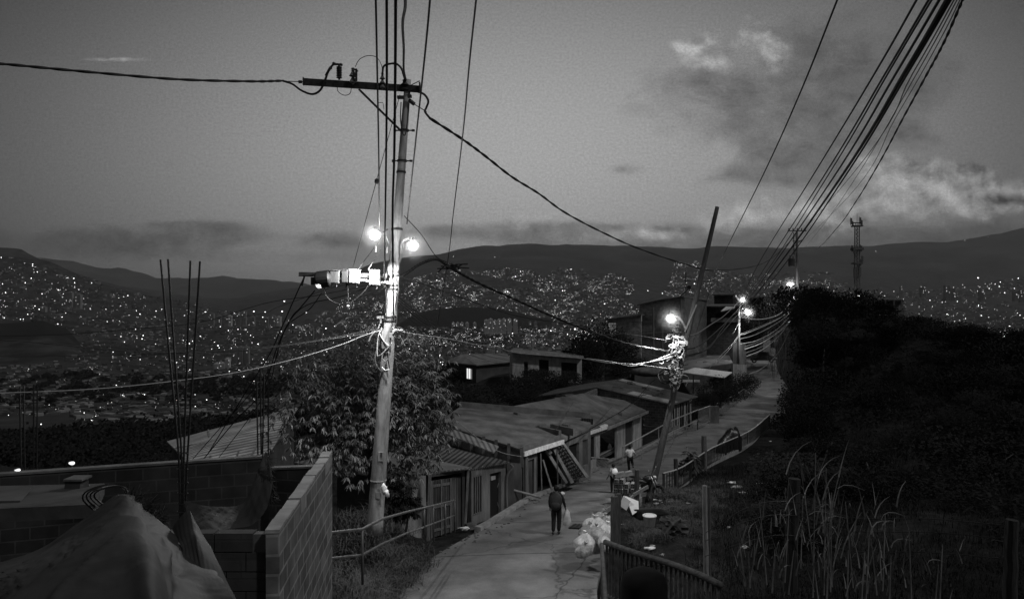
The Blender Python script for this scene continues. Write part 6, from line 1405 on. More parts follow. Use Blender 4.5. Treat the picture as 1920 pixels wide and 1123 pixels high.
        q.build('strap', pack_m or cloth_d, pk)
    return root, J
def bag_at(p, w, h, m, label, name='carrier_bag', cat='bag', seed=1):
    q = MB(); n = 14; prof = [(0.02, h), (.05, h*.93), (.09, h*.80), (w*.75, h*.6), (w, h*.32), (w*.9, h*.08), (w*.4, 0)]
    k0 = []
    for r, z in prof:
        k0.append([Vector((p[0]+r*math.cos(a)*(1+.14*math.sin(5*a+z*20)), p[1]+.6*r*math.sin(a), p[2]+z+.01*math.sin(3*a+seed))) for a in np.linspace(0, 2*math.pi, n+1)])
    q.grid(k0); q.v.append((p[0], p[1], p[2])); 
    return q.build(name, m, None, smooth=True, label=label, cat=cat)
F1 = P(1043, 1000, 25.05); F1.z = -7.9+.03
p1_, J1 = person(F1, 1.66, -.12, 'person with a large dark backpack walking up the road, white bag in hand', {'anL': (-.10, -.08, .10), 'knL': (-.09, .03, .5), 'anR': (.08, .05, .09), 'toR': (.10, .19, .03), 'toL': (-.11, .04, .03), 'wrR': (.31, .06, .90), 'elR': (.26, -.03, 1.13)}, mat('dark_shirt', .03, .015, 6), cloth_d, True, 1.25, mat('dark_pack', .06, .03, 5, .8, .2))
hnd = Vector(J1['wrR']); c_, s_ = math.cos(-.12), math.sin(-.12); hw = F1+Vector((hnd.x*c_-hnd.y*s_, hnd.x*s_+hnd.y*c_, hnd.z))
bag_at((hw.x+.05, hw.y, hw.z-.60), .14, .56, plastic_w, 'white carrier bag hanging from the hand of the person with the dark backpack')
q = MB(); q.ball(F1+Vector((.21, -.02, 1.37)), .07, 2, (1, .8, .9), .2, 3); q.build('white_cap', cloth_w, None, smooth=True, label='small white cloth bundle on the right shoulder of the backpacked person', cat='cloth')
F3 = P(1181, 889, 40.3); F3.z = -9.42+.03
person(F3, 1.55, -.1, 'person in white t-shirt and dark trousers jogging up the road, one heel raised', {'knR': (.16, .16, .56), 'anR': (.17, -.22, .52), 'toR': (.18, -.26, .42), 'knL': (-.06, .05, .5), 'anL': (-.04, -.05, .09), 'toL': (-.04, .09, .03), 'elL': (-.30, -.08, 1.16), 'wrL': (-.28, .12, 1.1), 'elR': (.30, -.08, 1.14), 'wrR': (.32, .10, 1.06)}, cloth_w, cloth_d, False)
F2 = P(1150, 926, 33.7); F2.z = -8.78+.03
person(F2, 1.36, .25, 'child with a white backpack walking behind the hollow brick stack', {'elL': (-.28, -.1, 1.12), 'wrL': (-.36, .0, .9)}, plaster_w, cloth_d, False, 1.15, cloth_w)

# ---------------------------------------------------------------- motorcycles
def torus(mb, c, R, r, ax=(1, 0, 0), n=22, k=8):
    ax = Vector(ax).normalized(); u = ax.orthogonal().normalized(); w = ax.cross(u); c = Vector(c); k0 = len(mb.v)
    for i in range(n):
        a = 2*math.pi*i/n; d = u*math.cos(a)+w*math.sin(a)
        for j in range(k):
            b = 2*math.pi*j/k; mb.v.append(tuple(c+d*(R+r*math.cos(b))+ax*r*math.sin(b)))
    for i in range(n):
        for j in range(k): mb.f.append((k0+i*k+j, k0+i*k+(j+1) % k, k0+((i+1) % n)*k+(j+1) % k, k0+((i+1) % n)*k+j)); mb.mi.append(0)
def motorcycle(loc, rotz, label, m_tank):
    root = empty('motorcycle', (0, 0, 0), label, 'motorcycle')
    for y in (.66, -.62):
        q = MB(); torus(q, (0, y, .31), .26, .055); w = q.build('wheel', rubber, root, smooth=True)
        q = MB(); torus(q, (0, y, .31), .21, .012, k=5); q.tube([(-.05, y, .31), (.05, y, .31)], .035, 8)
        for i in range(8): a = i*math.pi/4; q.bar((0, y, .31), (0, y+.21*math.cos(a), .31+.21*math.sin(a)), .012)
        q.build('rim', steel, w)
    q = MB(); q.ball((0, .16, .80), .2, 2, (.62, 1.25, .62)); q.build('fuel_tank', m_tank, root, smooth=True)
    q = MB(); q.ball((0, -.38, .79), .2, 2, (.6, 1.9, .3)); q.bar((0, -.7, .80), (0, -.86, .84), .12, .05); q.build('saddle', rubber, root, smooth=True)
    q = MB(); q.box((0, .05, .42), (.24, .34, .3)); q.tube([(0, .12, .5), (0, .2, .68)], .09, 10); q.tube([(.12, .1, .3), (.14, -.2, .28), (.15, -.7, .36)], .045, 8); q.build('engine', steel_d, root)
    q = MB(); q.tube([(0, .42, .88), (0, .15, .62), (0, -.1, .62), (0, -.62, .62)], .03, 6); q.tube([(0, -.1, .62), (0, -.62, .31)], .03, 6); q.tube([(0, .42, .85), (0, .2, .3), (0, -.1, .3)], .025, 6); q.build('frame', steel_d, root)
    for s in (-1, 1):
        q = MB(); q.tube([(s*.08, .66, .31), (s*.08, .40, .98)], .025, 8); q.build('fork', steel, root, smooth=True)
        q = MB(); q.tube([(s*.12, -.62, .31), (s*.12, -.45, .72)], .035, 8); q.build('shock_absorber', steel, root)
        q = MB(); q.tube([(s*.2, .40, 1.12), (s*.26, .44, 1.26)], .01, 5); q.ball((s*.28, .44, 1.29), .05, 1, (1, .3, .7)); q.build('mirror', steel, root)
    q = MB(); q.tube([(-.36, .26, 1.06), (-.2, .36, 1.08), (0, .42, 1.0), (.2, .36, 1.08), (.36, .26, 1.06)], .02, 8); q.build('handlebar', steel_d, root, smooth=True)
    q = MB(); q.ball((0, .53, .92), .095, 2, (1, .8, 1)); q.build('headlight', steel, root, smooth=True)
    q = MB(); q.grid([[(x, .66+.36*math.cos(a), .31+.36*math.sin(a)) for a in np.linspace(.5, 2.5, 9)] for x in (-.06, 0, .06)]); q.grid([[(x, -.62+.36*math.cos(a), .31+.36*math.sin(a)) for a in np.linspace(.8, 3.0, 9)] for x in (-.07, 0, .07)]); q.build('mudguard', m_tank, root, smooth=True)
    q = MB(); q.box((0, -.92, .72), (.16, .05, .1)); q.box((0, -.95, .56), (.18, .02, .12)); q.build('tail_light', steel_d, root)
    root.location = loc; root.rotation_euler = (math.radians(0), math.radians(8), rotz); return root
tank_m = mat('tank_paint', .03, .02, 4, .25, spec=.6)
b1_ = Vector((7.6, 35.9, -8.85)); 
motorcycle(P(1206, 932, 31.6)+Vector((.1, 0, .02)), -2.3, 'dark motorcycle parked behind the tilted pole and the brick stack', tank_m)
m2 = motorcycle(Vector((9.2, 39.6, -9.22)), math.radians(-35), 'dark motorcycle parked inside the long railing, mirrors raised', tank_m)
# palm-like fronds? no: the potted plant rising by the second motorcycle
leaf_tree('potted_plant', P(1296, 862, 39.4), (.35, .35, .45), 26, leaf_g, 'small big-leaved plant rising above the motorcycle at the long railing', leaf=.42, per=4, trunk=.02, seed=3, cat='plant', base=P(1292, 900, 39.4), width=.35, lobes=4)
cvr = empty('covered_motorcycle', Vector((14.0, 47.7, -9.75)), 'motorcycle hidden under a black cover beside the upper railing', 'motorcycle')
mb = MB(); A0 = Vector((14.0, 48.4, -9.80)); ux = Vector((.78, .62, 0)); uy = Vector((-.62, .78, 0))
rows = []
for i, t in enumerate(np.linspace(0, 1, 15)):
    hh = np.interp(t, [0, .08, .3, .42, .6, .9, 1], [.45, .75, .95, 1.15, 1.42, 1.45, 1.2]); ww = np.interp(t, [0, .1, .5, .8, 1], [.12, .28, .34, .48, .3]); row = []
    for j, a in enumerate(np.linspace(0, math.pi, 13)):
        k = 1+.08*mnoise.noise(Vector((t*6, a*2, 1)))*2; row.append(A0+ux*(t-.5)*2.1+uy*ww*math.cos(a)*k*(1.15-.3*math.sin(a))+Vector((0, 0, hh*(math.sin(a)**.45)*k)))
    rows.append(row)
mb.grid(rows); mb.add([tuple(p) for p in rows[0]], [tuple(range(13))]); mb.add([tuple(p) for p in rows[-1]], [tuple(reversed(range(13)))])
mb.build('cover', mat('black_cover', .015, .008, 4, .35, .5, spec=.5), cvr, smooth=True)
mb = MB(); torus(mb, A0-ux*.75+Vector((0, 0, .3)), .25, .06, uy); torus(mb, A0+ux*.75+Vector((0, 0, .3)), .25, .06, uy); mb.build('wheel', rubber, cvr, smooth=True)
# parked car at the top of the bend
car = empty('parked_car', P(1430, 676, 97), 'dark car parked among the bushes at the top of the bend', 'car')
mb = MB(); c = P(1432, 672, 97)
sec = [(-2.0, .35, .62, .72), (-1.9, .3, .8, .8), (-1.1, .3, .92, .85), (-.6, .3, 1.40, .72), (.5, .3, 1.45, .72), (1.1, .3, 1.0, .85), (1.9, .3, .86, .8), (2.05, .35, .6, .7)]
rows = []
for x, z0, z1, w in sec:
    rows.append([Vector((c.x+x*.8+yy*w*.5, c.y+yy*w, c.z-.5+zz_)) for yy, zz_ in ((-1, z0), (-1.02, (z0+z1)*.5), (-.9, z1*.97), (0, z1), (.9, z1*.97), (1.02, (z0+z1)*.5), (1, z0))])
mb.grid(rows); mb.build('body', mat('car_paint', .05, .04, 2, .25, spec=.6), car, smooth=False)
mb = MB(); mb.box(c+Vector((-.2, -.78, .68)), (1.1, .04, .3)); mb.build('window', rubber, car)
for x in (-1.1, 1.1):
    mb = MB(); torus(mb, c+Vector((x-.4, -.8, -.2)), .24, .09, (0, 1, 0)); mb.build('wheel', rubber, car)
mb = MB(); mb.ball(c+Vector((1.35, -.75, .1)), .12, 1); mb.build('headlight', fascia_w, car)

# ---------------------------------------------------------------- hollow bricks, rubbish
hb_mat = mat('clay_brick', .30, .18, 6, .9, .3)
def hollow_brick():
    q = MB(); L_, W_, H_ = .42, .16, .2; t = .018
    q.box((0, 0, H_/2-t/2+.1-.1+0), (L_, W_, t)) if False else None
    for z in (t/2, H_/2, H_-t/2): q.box((0, 0, z), (L_, W_, t))
    for y in (-W_/2+t/2, 0, W_/2-t/2): q.box((0, y, H_*.25), (L_-.002, t, H_/2-t)); q.box((0, y, H_*.75), (L_-.002, t, H_/2-t))
    q.box((0, 0, H_*.25), (t, W_-.04, H_/2-t)); q.box((0, 0, H_*.75), (t, W_-.04, H_/2-t))
    me = bpy.data.meshes.new('hollow_brick'); me.from_pydata(q.v, [], q.f); me.update(); me.materials.append(hb_mat); return me
hb = hollow_brick()
B0 = P(1163, 965, 26.8); gzB = -8.15
spots = []; BX = P(1166, 0, 31).x
for cx_, top_ in ((-.22, 6), (.0, 6), (.24, 5), (.46, 5), (.68, 4)):
    for lvl in range(top_): spots.append((cx_+random.uniform(-.03, .03), random.uniform(-.06, .06), lvl*.2, random.uniform(-.14, .14)))
zg = gz(BX, 31)+.02
for i, (x, y, z, r) in enumerate(spots):
    o = bpy.data.objects.new('hollow_brick', hb); col.objects.link(o); o.location = (BX+x, 31+y, zg+z); o.rotation_euler = (0, 0, 1.2+r)
    tag(o, 'hollow clay brick in the ragged stack behind the dark squared post', 'brick', 'hollow clay bricks stacked at the roadside')
for (px, py, d, r) in [(1160, 893, 27.0, .5), (1185, 886, 27.6, .6)][:1]:
    for k in range(2):
        o = bpy.data.objects.new('hollow_brick', hb); col.objects.link(o); o.location = (BX-.1+k*.33, 31+.05+k*.16, zg+1.24); o.rotation_euler = (.0, -.12, .45); o.scale = (1.2, 1.2, .9)
        tag(o, ['long hollow block lying on top of the brick stack, nearer end', 'long hollow block lying on top of the brick stack, farther end'][k], 'brick')
rr = random.Random(12)
bags = [(1098, 1020, 20.6, .30, 1.0), (1118, 1012, 20.9, .34, 1.2), (1135, 1005, 21.2, .30, 1.2), (1103, 1003, 21.4, .28, 1.1), (1122, 992, 21.7, .30, 1.15), (1138, 985, 22.0, .27, 1.1), (1108, 985, 22.3, .24, 1.0), (1125, 975, 22.5, .24, 1.0), (1140, 1018, 20.4, .26, 1.0), (1092, 1034, 20.3, .2, .9)]
names_ = ['pale garbage bag at the front of the roadside heap', 'bulging garbage bag in the centre of the roadside heap', 'garbage bag wedged against the railing in the roadside heap', 'crumpled garbage bag behind the front one of the heap', 'tied garbage bag near the top of the roadside heap', 'garbage bag touching the dark squared post', 'small garbage bag on the road side of the heap', 'knotted garbage bag topping the roadside heap', 'garbage bag low beside the foot of the railing', 'smallest garbage bag, slumped at the road end of the heap']
for i, (px, py, d, r, sz) in enumerate(bags):
    c = P(px, py, d); q = MB(); q.ball(c, r*1.05, 3, (1, .95, sz*.92), .07, i*2.3, freq=1.3); bt = q.v[:]; q.v = []
    for v in bt:
        w_ = Vector(v)-c; a = math.atan2(w_.y, w_.x); h_ = w_.z/r; pl = 1+.05*abs(math.sin(a*4+i))*max(0, h_)+.10*(abs(mnoise.noise(w_*7+Vector((i, 0, 0))))-.15); pinch = 1-.35*max(0, h_-.35); q.v.append((c.x+w_.x*pl*pinch, c.y+w_.y*pl*pinch, c.z+w_.z*pl))
    t_ = c+Vector((rr.gauss(0, .04), 0, r*sz*.82)); q.tube([t_, t_+Vector((.01, 0, .05)), t_+Vector((rr.gauss(.03, .03), 0, .13))], [.05, .025, .06], 7)
    gb = q.build('garbage_bag', plastic_g if i % 2 else plastic_w, None, smooth=False, label=names_[i], cat='garbage bag', group='garbage bags heaped at the road edge')
# basin, white cardboard, planks, black sack, odd litter
bs_ = empty('bucket', P(1218, 985, 21.5), 'pale-rimmed grey bucket on the grass below the tilted pole', 'bucket')
mb = MB(); c = P(1218, 985, 21.5); mb.tube_prof(c, Vector((0, 0, 1)), [(.15, 0), (.19, .28), (.17, .28), (.14, .05)], 18); mb.build('bucket_body', plaster_g, bs_, smooth=False)
mb = MB(); torus(mb, c+Vector((0, 0, .29)), .185, .02, (0, 0, 1)); mb.ball(c+Vector((0, 0, .28)), .17, 2, (1, 1, .15)); mb.build('rim', cloth_w, bs_, smooth=True)
mb = MB(); k = P(1183, 950, 24.5); mb.add([k+Vector((-.15, .25, .3)), k+Vector((.28, .2, .14)), k+Vector((.24, -.1, -.08)), k+Vector((.02, -.2, -.2)), k+Vector((-.15, .27, .28)), k+Vector((.28, .22, .12)), k+Vector((.24, -.08, -.10)), k+Vector((.02, -.18, -.22))], [(0, 1, 2, 3), (7, 6, 5, 4), (0, 4, 5, 1), (1, 5, 6, 2), (2, 6, 7, 3), (3, 7, 4, 0)])
mb.bar(k+Vector((-.25, .1, -.05)), k+Vector((-.12, 0, .28)), .03, .3); mb.build('cardboard', cloth_w, None, label='bright white cardboard sheet propped on the rubbish under the tilted pole', cat='cardboard')
mb = MB(); mb.ball(P(1212, 962, 24.5), .34, 3, (1.6, .8, .5), .3, 6); mb.build('rubbish_sack', cloth_d, None, smooth=True, label='slumped black sack at the foot of the tilted pole', cat='sack')
mb = MB(); mb.ball(P(1262, 985, 20.5), .3, 3, (1.1, .7, .8), .4, 9, freq=3); mb.build('dark_shrub_stump', bark, None, label='dark stump on the bank right of the bucket', cat='stump')
mb = MB(); mb.bar(P(1168, 950, 25), P(1187, 930, 25.6), .05, .12); mb.bar(P(1187, 928, 28), P(1215, 912, 28.4), .05, .12); mb.build('scrap_board', wood_p, None, label='pale scrap board leaning in the rubbish between the posts', cat='board')
lit_n = 0
def litter(px, py, s, label_i):
    d = None
    for dd in np.arange(12, 60, .2):
        p = P(px, py, dd)
        if gz(p.x, p.y) >= p.z: d = dd; break
    if d is None: return
    p = P(px, py, d); q = MB(); r_ = random.Random(int(px*7+py)); n = 5
    q.ball(p+Vector((0, 0, .04)), s, 2, (1.2, .8, .35), .5, r_.uniform(0, 50), freq=3)
    q.build('litter', cloth_w if r_.random() < .5 else plastic_g, None, smooth=True, label='scrap of pale litter lying on the dark grassy bank', cat='litter', group='scraps of litter on the bank')
for i, (px, py, s) in enumerate([(1372, 906, .16), (1380, 915, .2), (1392, 925, .16), (1365, 902, .1), (1300, 912, .09), (1308, 908, .1), (1424, 908, .1), (1250, 976, .1), (1242, 978, .08), (1168, 985, .07), (1218, 1030, .12), (1226, 1026, .1), (1243, 1042, .07), (1275, 1055, .07), (1212, 1062, .12), (1218, 1067, .1), (1235, 1066, .1), (1366, 990, .05), (1238, 940, .12), (1228, 938, .1), (1232, 946, .14), (1245, 944, .1), (1258, 942, .08), (1398, 1028, .1), (1412, 1022, .12), (1312, 1040, .06), (1444, 828, .07), (1450, 914, .07), (1330, 935, .07), (1290, 945, .06), (1350, 985, .07), (1264, 1000, .06), (1307, 960, .05), (1336, 962, .05), (1420, 925, .06)]): litter(px, py, s, i)
mb = MB(); rr = random.Random(31)
for k in range(420):
    i = rr.randrange(20, 70); t = rr.random()**2*.16; t = t if rr.random() < .5 else 1-t; p = RL[i].lerp(RR[i], t)+(RL[i+1]-RL[i])*rr.random(); mb.ball((p.x, p.y, p.z+.02), rr.uniform(.012, .05), 0 if False else 1, (1.3, 1, .5), .3, k)
mb.build('gravel', concrete_dark, None, uv=False, label='grit and crumbs of stone scattered along the road edges', cat='gravel', kind='stuff')
# drain cover, stones, kerb stone
mb = MB(); g0 = PZ(1068, 986, -8.06); g1 = PZ(1092, 983, -8.06); mb.slab([PZ(1066, 988, -7.95), PZ(1120, 992, -7.95), PZ(1126, 984, -7.95), PZ(1076, 981, -7.95)], .05)
dc = empty('drain_cover', PZ(1095, 986, -8.0), 'dark rectangular drain cover set in the road before the garbage bags', 'drain cover'); mb.build('dark_plate', rubber, dc)
mb = MB()
for k in range(7): u = (k+.5)/7; mb.bar(PZ(1066, 988, -7.935).lerp(PZ(1120, 992, -7.935), u), PZ(1076, 981, -7.935).lerp(PZ(1126, 984, -7.935), u), .03, .012)
mb.build('plate_bar', steel_d, dc)
mb = MB(); mb.ball(PZ(882, 989, -8.05), .3, 2, (1.1, .7, .6), .3, 4); mb.build('stone', concrete_dark, None, label='dark stone lump at the foot of the shack doorpost', cat='stone')
mb = MB(); mb.ball(PZ(871, 990, -7.9), .13, 2, (1.3, .7, .4), .5, 4, freq=3); mb.build('crumpled_paper', cloth_w, None, label='crumpled white paper at the foot of the leaning doorpost', cat='paper')
mb = MB(); mb.tube([P(949, 915, 30.6), P(1013, 932, 32.0)], .05, 8); mb.build('fallen_pipe', concrete, None, smooth=True, label='pale pipe lying along the foot of the garage opening', cat='pipe')
tk = empty('black_dome', P(1208, 1130, 13.2), 'big black rounded dome of unknown kind behind the dark railing at the bottom', 'dome')  # black dome added for a dark shape of unknown nature
mb = MB(); mb.tube_prof(P(1208, 1145, 13.6), Vector((0, 0, 1)), [(.40, -.5), (.42, 0), (.42, .5), (.36, .66), (.22, .74), (.1, .76)], 24); mb.build('dome_body', mat('matt_black', .008, .005, 3, .95, spec=.1), tk, smooth=True)
mb = MB(); mb.bar(P(1180, 900, 37.5), P(1236, 880, 41), .04, .02) if False else None
# ---------------------------------------------------------------- city: towers, houses, lights
tw_g = 'apartment towers on the valley floor'
def tower(px, ytop, ybase, wpx, d, m, label, n=1, lit=0, seed=0):
    w = wpx/F*d; z0 = zy(ybase, d)-10; z1 = zy(ytop, d); x = (px-CX)/F*d; root = empty('apartment_tower', (x, d, z0), label, 'apartment tower', tw_g)
    mb = MB(); mb.box((x, d, (z0+z1)/2), (w, w*.7, z1-z0)); mb.box((x, d, z1+d*.0006), (w*.4, w*.35, d*.0012)); mb.build('tower_body', m, root)
    mb = MB()
    for k in (-.36, -.12, .12, .36): mb.box((x+k*w, d-w*.36, (z0+z1)/2), (w*.09, w*.04, (z1-z0)*.94))
    mb.build('window_strip', black_void, root)
    if lit:
        r_ = random.Random(seed); mb = MB()
        for k in range(lit): mb.box((x+r_.uniform(-.42, .42)*w, d-w*.40, r_.uniform(z0+(z1-z0)*.3, z1-2)), (d*.0006, .5, d*.0006))
        mb.build('lit_window', emis('lit_window', 1.2), root)
tm_l = mat('tower_concrete', .50, .38, .05, .9); tm_d = mat('tower_grey', .24, .15, .05, .9)
TW = []
def T(px, yt, yb, w, d, m=0, lit=3): TW.append((px, yt, yb, w, d, m, lit))
for px, yt, yb in ((407, 681, 712), (418, 680, 712), (427, 672, 712)): T(px, yt, yb, 9, 1500, 1)
for px in (441, 452, 463): T(px, 650, 692, 9, 1700, 0)
for px in (470, 482, 490): T(px, 690, 713, 9, 1450, 1, 4)
for px, yt in ((398, 588), (412, 592), (424, 590), (431, 592), (448, 586), (458, 584), (474, 594), (500, 596), (512, 592), (523, 594)): T(px, yt, 607, 8, 3200, px % 2, 2)
for px, yt in ((562, 618), (572, 622), (584, 616), (600, 620)): T(px, yt, 640, 9, 2400, 0, 2)
T(768, 612, 632, 8, 2300, 0); T(777, 614, 632, 8, 2300)
for px in (850, 858, 866, 876, 890): T(px, 605, 618, 6, 2700, 1, 3)
for px in (912, 920, 928, 936, 945, 955, 966): T(px, 598+(px % 5), 620, 8, 2550, 1, 3)
for px in (994, 1004, 1038, 1045): T(px, 604, 622, 6, 2800, 0, 2)
for px in (916, 924, 935): T(px, 650, 672, 7, 1300, 1, 2)
T(992, 628, 642, 7, 1900, 1, 3); T(1000, 630, 642, 5, 1900, 1, 1); T(1068, 626, 640, 6, 2000, 0, 2); T(1102, 600, 615, 6, 2700, 0, 2)
for px, yt, yb in ((132, 548, 572), (148, 552, 575), (82, 575, 600)): T(px, yt, yb, 10, 3300, 0, 3)
for px, yt, yb in ((1775, 535, 560), (1785, 540, 560), (1840, 542, 560), (1904, 545, 560), (1915, 544, 562), (1730, 538, 552), (1868, 645, 680), (1880, 640, 675), (1758, 606, 618)): T(px, yt, yb, 9, 2600, 0, 4)
for px, yt in ((1310, 535), (1325, 532), (1560, 528), (1650, 540), (1690, 536)): T(px, yt, 556, 6, 4200, 0, 2)
for i, (px, yt, yb, w, d, m, lit) in enumerate(TW):
    side = 'left of the pole' if px < 700 else ('between the tree and the tall house' if px < 1200 else 'beyond the right hill')
    tower(px, yt, yb, w, d, tm_l if m else tm_d, f'one of the distant apartment towers {side}, barely lit', lit=lit, seed=i)

def inpoly(px, py, poly):
    ok = np.zeros(len(px), bool); n = len(poly)
    for i in range(n):
        x0, y0 = poly[i]; x1, y1 = poly[(i+1) % n]
        c = ((y0 > py) != (y1 > py)) & (px < (x1-x0)*(py-y0)/(y1-y0+1e-9)+x0); ok ^= c
    return ok
LEFT = [(-60, 470), (0, 478), (60, 495), (120, 507), (180, 525), (250, 548), (330, 562), (430, 580), (520, 598), (640, 600), (720, 590), (720, 690), (640, 730), (520, 790), (430, 800), (300, 805), (180, 790), (60, 780), (-60, 775)]
HOLE = [(-70, 600), (60, 602), (120, 612), (150, 640), (145, 665), (60, 685), (-70, 690)]
MID = [(620, 600), (640, 562), (700, 540), (760, 525), (800, 514), (860, 506), (900, 512), (935, 500), (1000, 508), (1020, 520), (1050, 502), (1090, 505), (1110, 520), (1150, 512), (1185, 525), (1190, 545), (1170, 565), (1200, 575), (1240, 560), (1240, 620), (1130, 640), (980, 650), (740, 650)]
HILL = [(740, 606), (790, 585), (860, 575), (930, 578), (1000, 592), (1050, 604), (1060, 616), (740, 616)]
HOLE2 = [(850, 520), (880, 512), (925, 520), (985, 528), (1010, 540), (940, 540), (870, 532)]
VAL = [(720, 612), (1060, 612), (1140, 600), (1140, 650), (960, 690), (820, 690), (740, 660)]
R1_ = [(1265, 492), (1300, 485), (1330, 505), (1400, 515), (1500, 510), (1560, 512), (1590, 530), (1600, 560), (1500, 565), (1330, 560), (1240, 555), (1255, 530)]
R2_ = [(1590, 560), (1640, 545), (1740, 545), (1920, 520), (1980, 530), (1980, 680), (1920, 680), (1850, 655), (1760, 615), (1660, 590)]
def sample(poly, n, clump=0.0, sc=30., holes=()):
    xs = [p[0] for p in poly]; ys = [p[1] for p in poly]; X = []; Y = []
    while len(X) < n:
        x = RNG.uniform(min(xs), max(xs), 4000); y = RNG.uniform(min(ys), max(ys), 4000); k = inpoly(x, y, poly)
        for h in holes: k &= ~inpoly(x, y, h)
        x, y = x[k], y[k]
        if clump:
            v = np.array([mnoise.fractal(Vector((a/sc, b/(sc*.45), 3.3)), .8, 2.2, 4) for a, b in zip(x, y)]); k = v > RNG.normal(clump, .25, len(v)); x, y = x[k], y[k]
        X += list(x); Y += list(y)
    return np.array(X[:n]), np.array(Y[:n])
# houses: small boxes on the slopes
hx, hy = [], []
for poly, n, cl, holes in ((LEFT, 4200, .05, (HOLE,)), (MID, 5200, .1, (HILL, HOLE2)), (VAL, 1500, .0, ()), (R1_, 1400, .1, ()), (R2_, 1600, .05, ())):
    a, b = sample(poly, n, cl, 34., holes); hx.append(a); hy.append(b)
hx = np.concatenate(hx); hy = np.concatenate(hy); hd_, ok = ray_far(hx, hy); hx, hy, hd_ = hx[ok], hy[ok], hd_[ok]
hm = [mat('house_wall_a', .08, .05, .03), mat('house_wall_b', .24, .14, .03), mat('house_wall_c', .03, .02, .03)]
order = np.argsort(hd_)
unit = {}
def house_mesh(kind):
    q = MB(); q.hexa([(-.5, -.5, -.6), (.5, -.5, -.6), (.5, .5, -.6), (-.5, .5, -.6), (-.5, -.5, .5), (.5, -.5, .5), (.5, .5, .62), (-.5, .5, .62)])
    me = bpy.data.meshes.new('hillside_house'); me.from_pydata(q.v, [], q.f); me.materials.append(hm[kind]); me.update(); return me
HM = [house_mesh(k) for k in range(3)]
for n, i in enumerate(order[:300]):
    d = hd_[i]; px, py = hx[i], hy[i]; p = P(px, py, d); s = d*.0032*RNG.uniform(.7, 1.3)+3
    o = bpy.data.objects.new('hillside_house', HM[int(RNG.integers(0, 3))]); col.objects.link(o); o.location = p; o.scale = (s, s, s*.7); o.rotation_euler = (0, 0, RNG.uniform(0, 3))
    tag(o, 'small unlit box-shaped house on the valley slope nearest the viewer', 'house', 'small houses on the near valley slope')
q = MB()
for i in order[300:]:
    d = hd_[i]; p = P(hx[i], hy[i], d); s = d*.0022*RNG.uniform(.6, 1.5)+2; R = Matrix.Rotation(RNG.uniform(0, 3), 3, 'Z'); q.box(p+Vector((0, 0, 0)), (s*RNG.uniform(.8, 1.8), s, s*.9), R, int(RNG.choice([0, 0, 1, 2, 2])))
q.build('hillside_settlement', hm, None, uv=False, origin=(0, 0, 0), label='carpet of countless small houses over the far valley slopes', cat='settlement', kind='stuff')
# unlit woodland between the terrace wood and the lit slopes
vs = []; fs = []; rr = random.Random(77)
for k in range(2300):
    if k % 4: d = 150*(270/150)**rr.random(); px = rr.uniform(-120, 560)
    else: d = rr.uniform(520, 1000); px = rr.uniform(-120, 1250)
    z = gz((px-CX)/F*d, d); sz = rr.uniform(1.2, 2.6)*(1.9 if rr.random() < .1 else 1)*(1+d/900); c = Vector(((px-CX)/F*d, d, z)); s_1 = d*.0052
    for j in range(46):
        v = Vector((rr.gauss(0, 1), rr.gauss(0, .7), abs(rr.gauss(0, .9)))).normalized(); p = c+v*sz*rr.uniform(.6, 1.1); ax = (v+Vector((rr.gauss(0, .9), rr.gauss(0, .9), rr.gauss(0, .9)))).normalized(); sd = ax.orthogonal().normalized()*s_1*.4; i = len(vs)
        vs += [p, p+ax*s_1*.5+sd, p+ax*s_1, p+ax*s_1*.5-sd]; fs.append((i, i+1, i+2, i+3))
q = MB(); q.v = [tuple(v) for v in vs]; q.f = fs; q.mi = [0]*len(fs); q.build('woodland', leaf_d, None, uv=False, origin=(0, 0, 0), label='unlit woodland mass below the lit valley slopes', cat='woodland', kind='stuff')
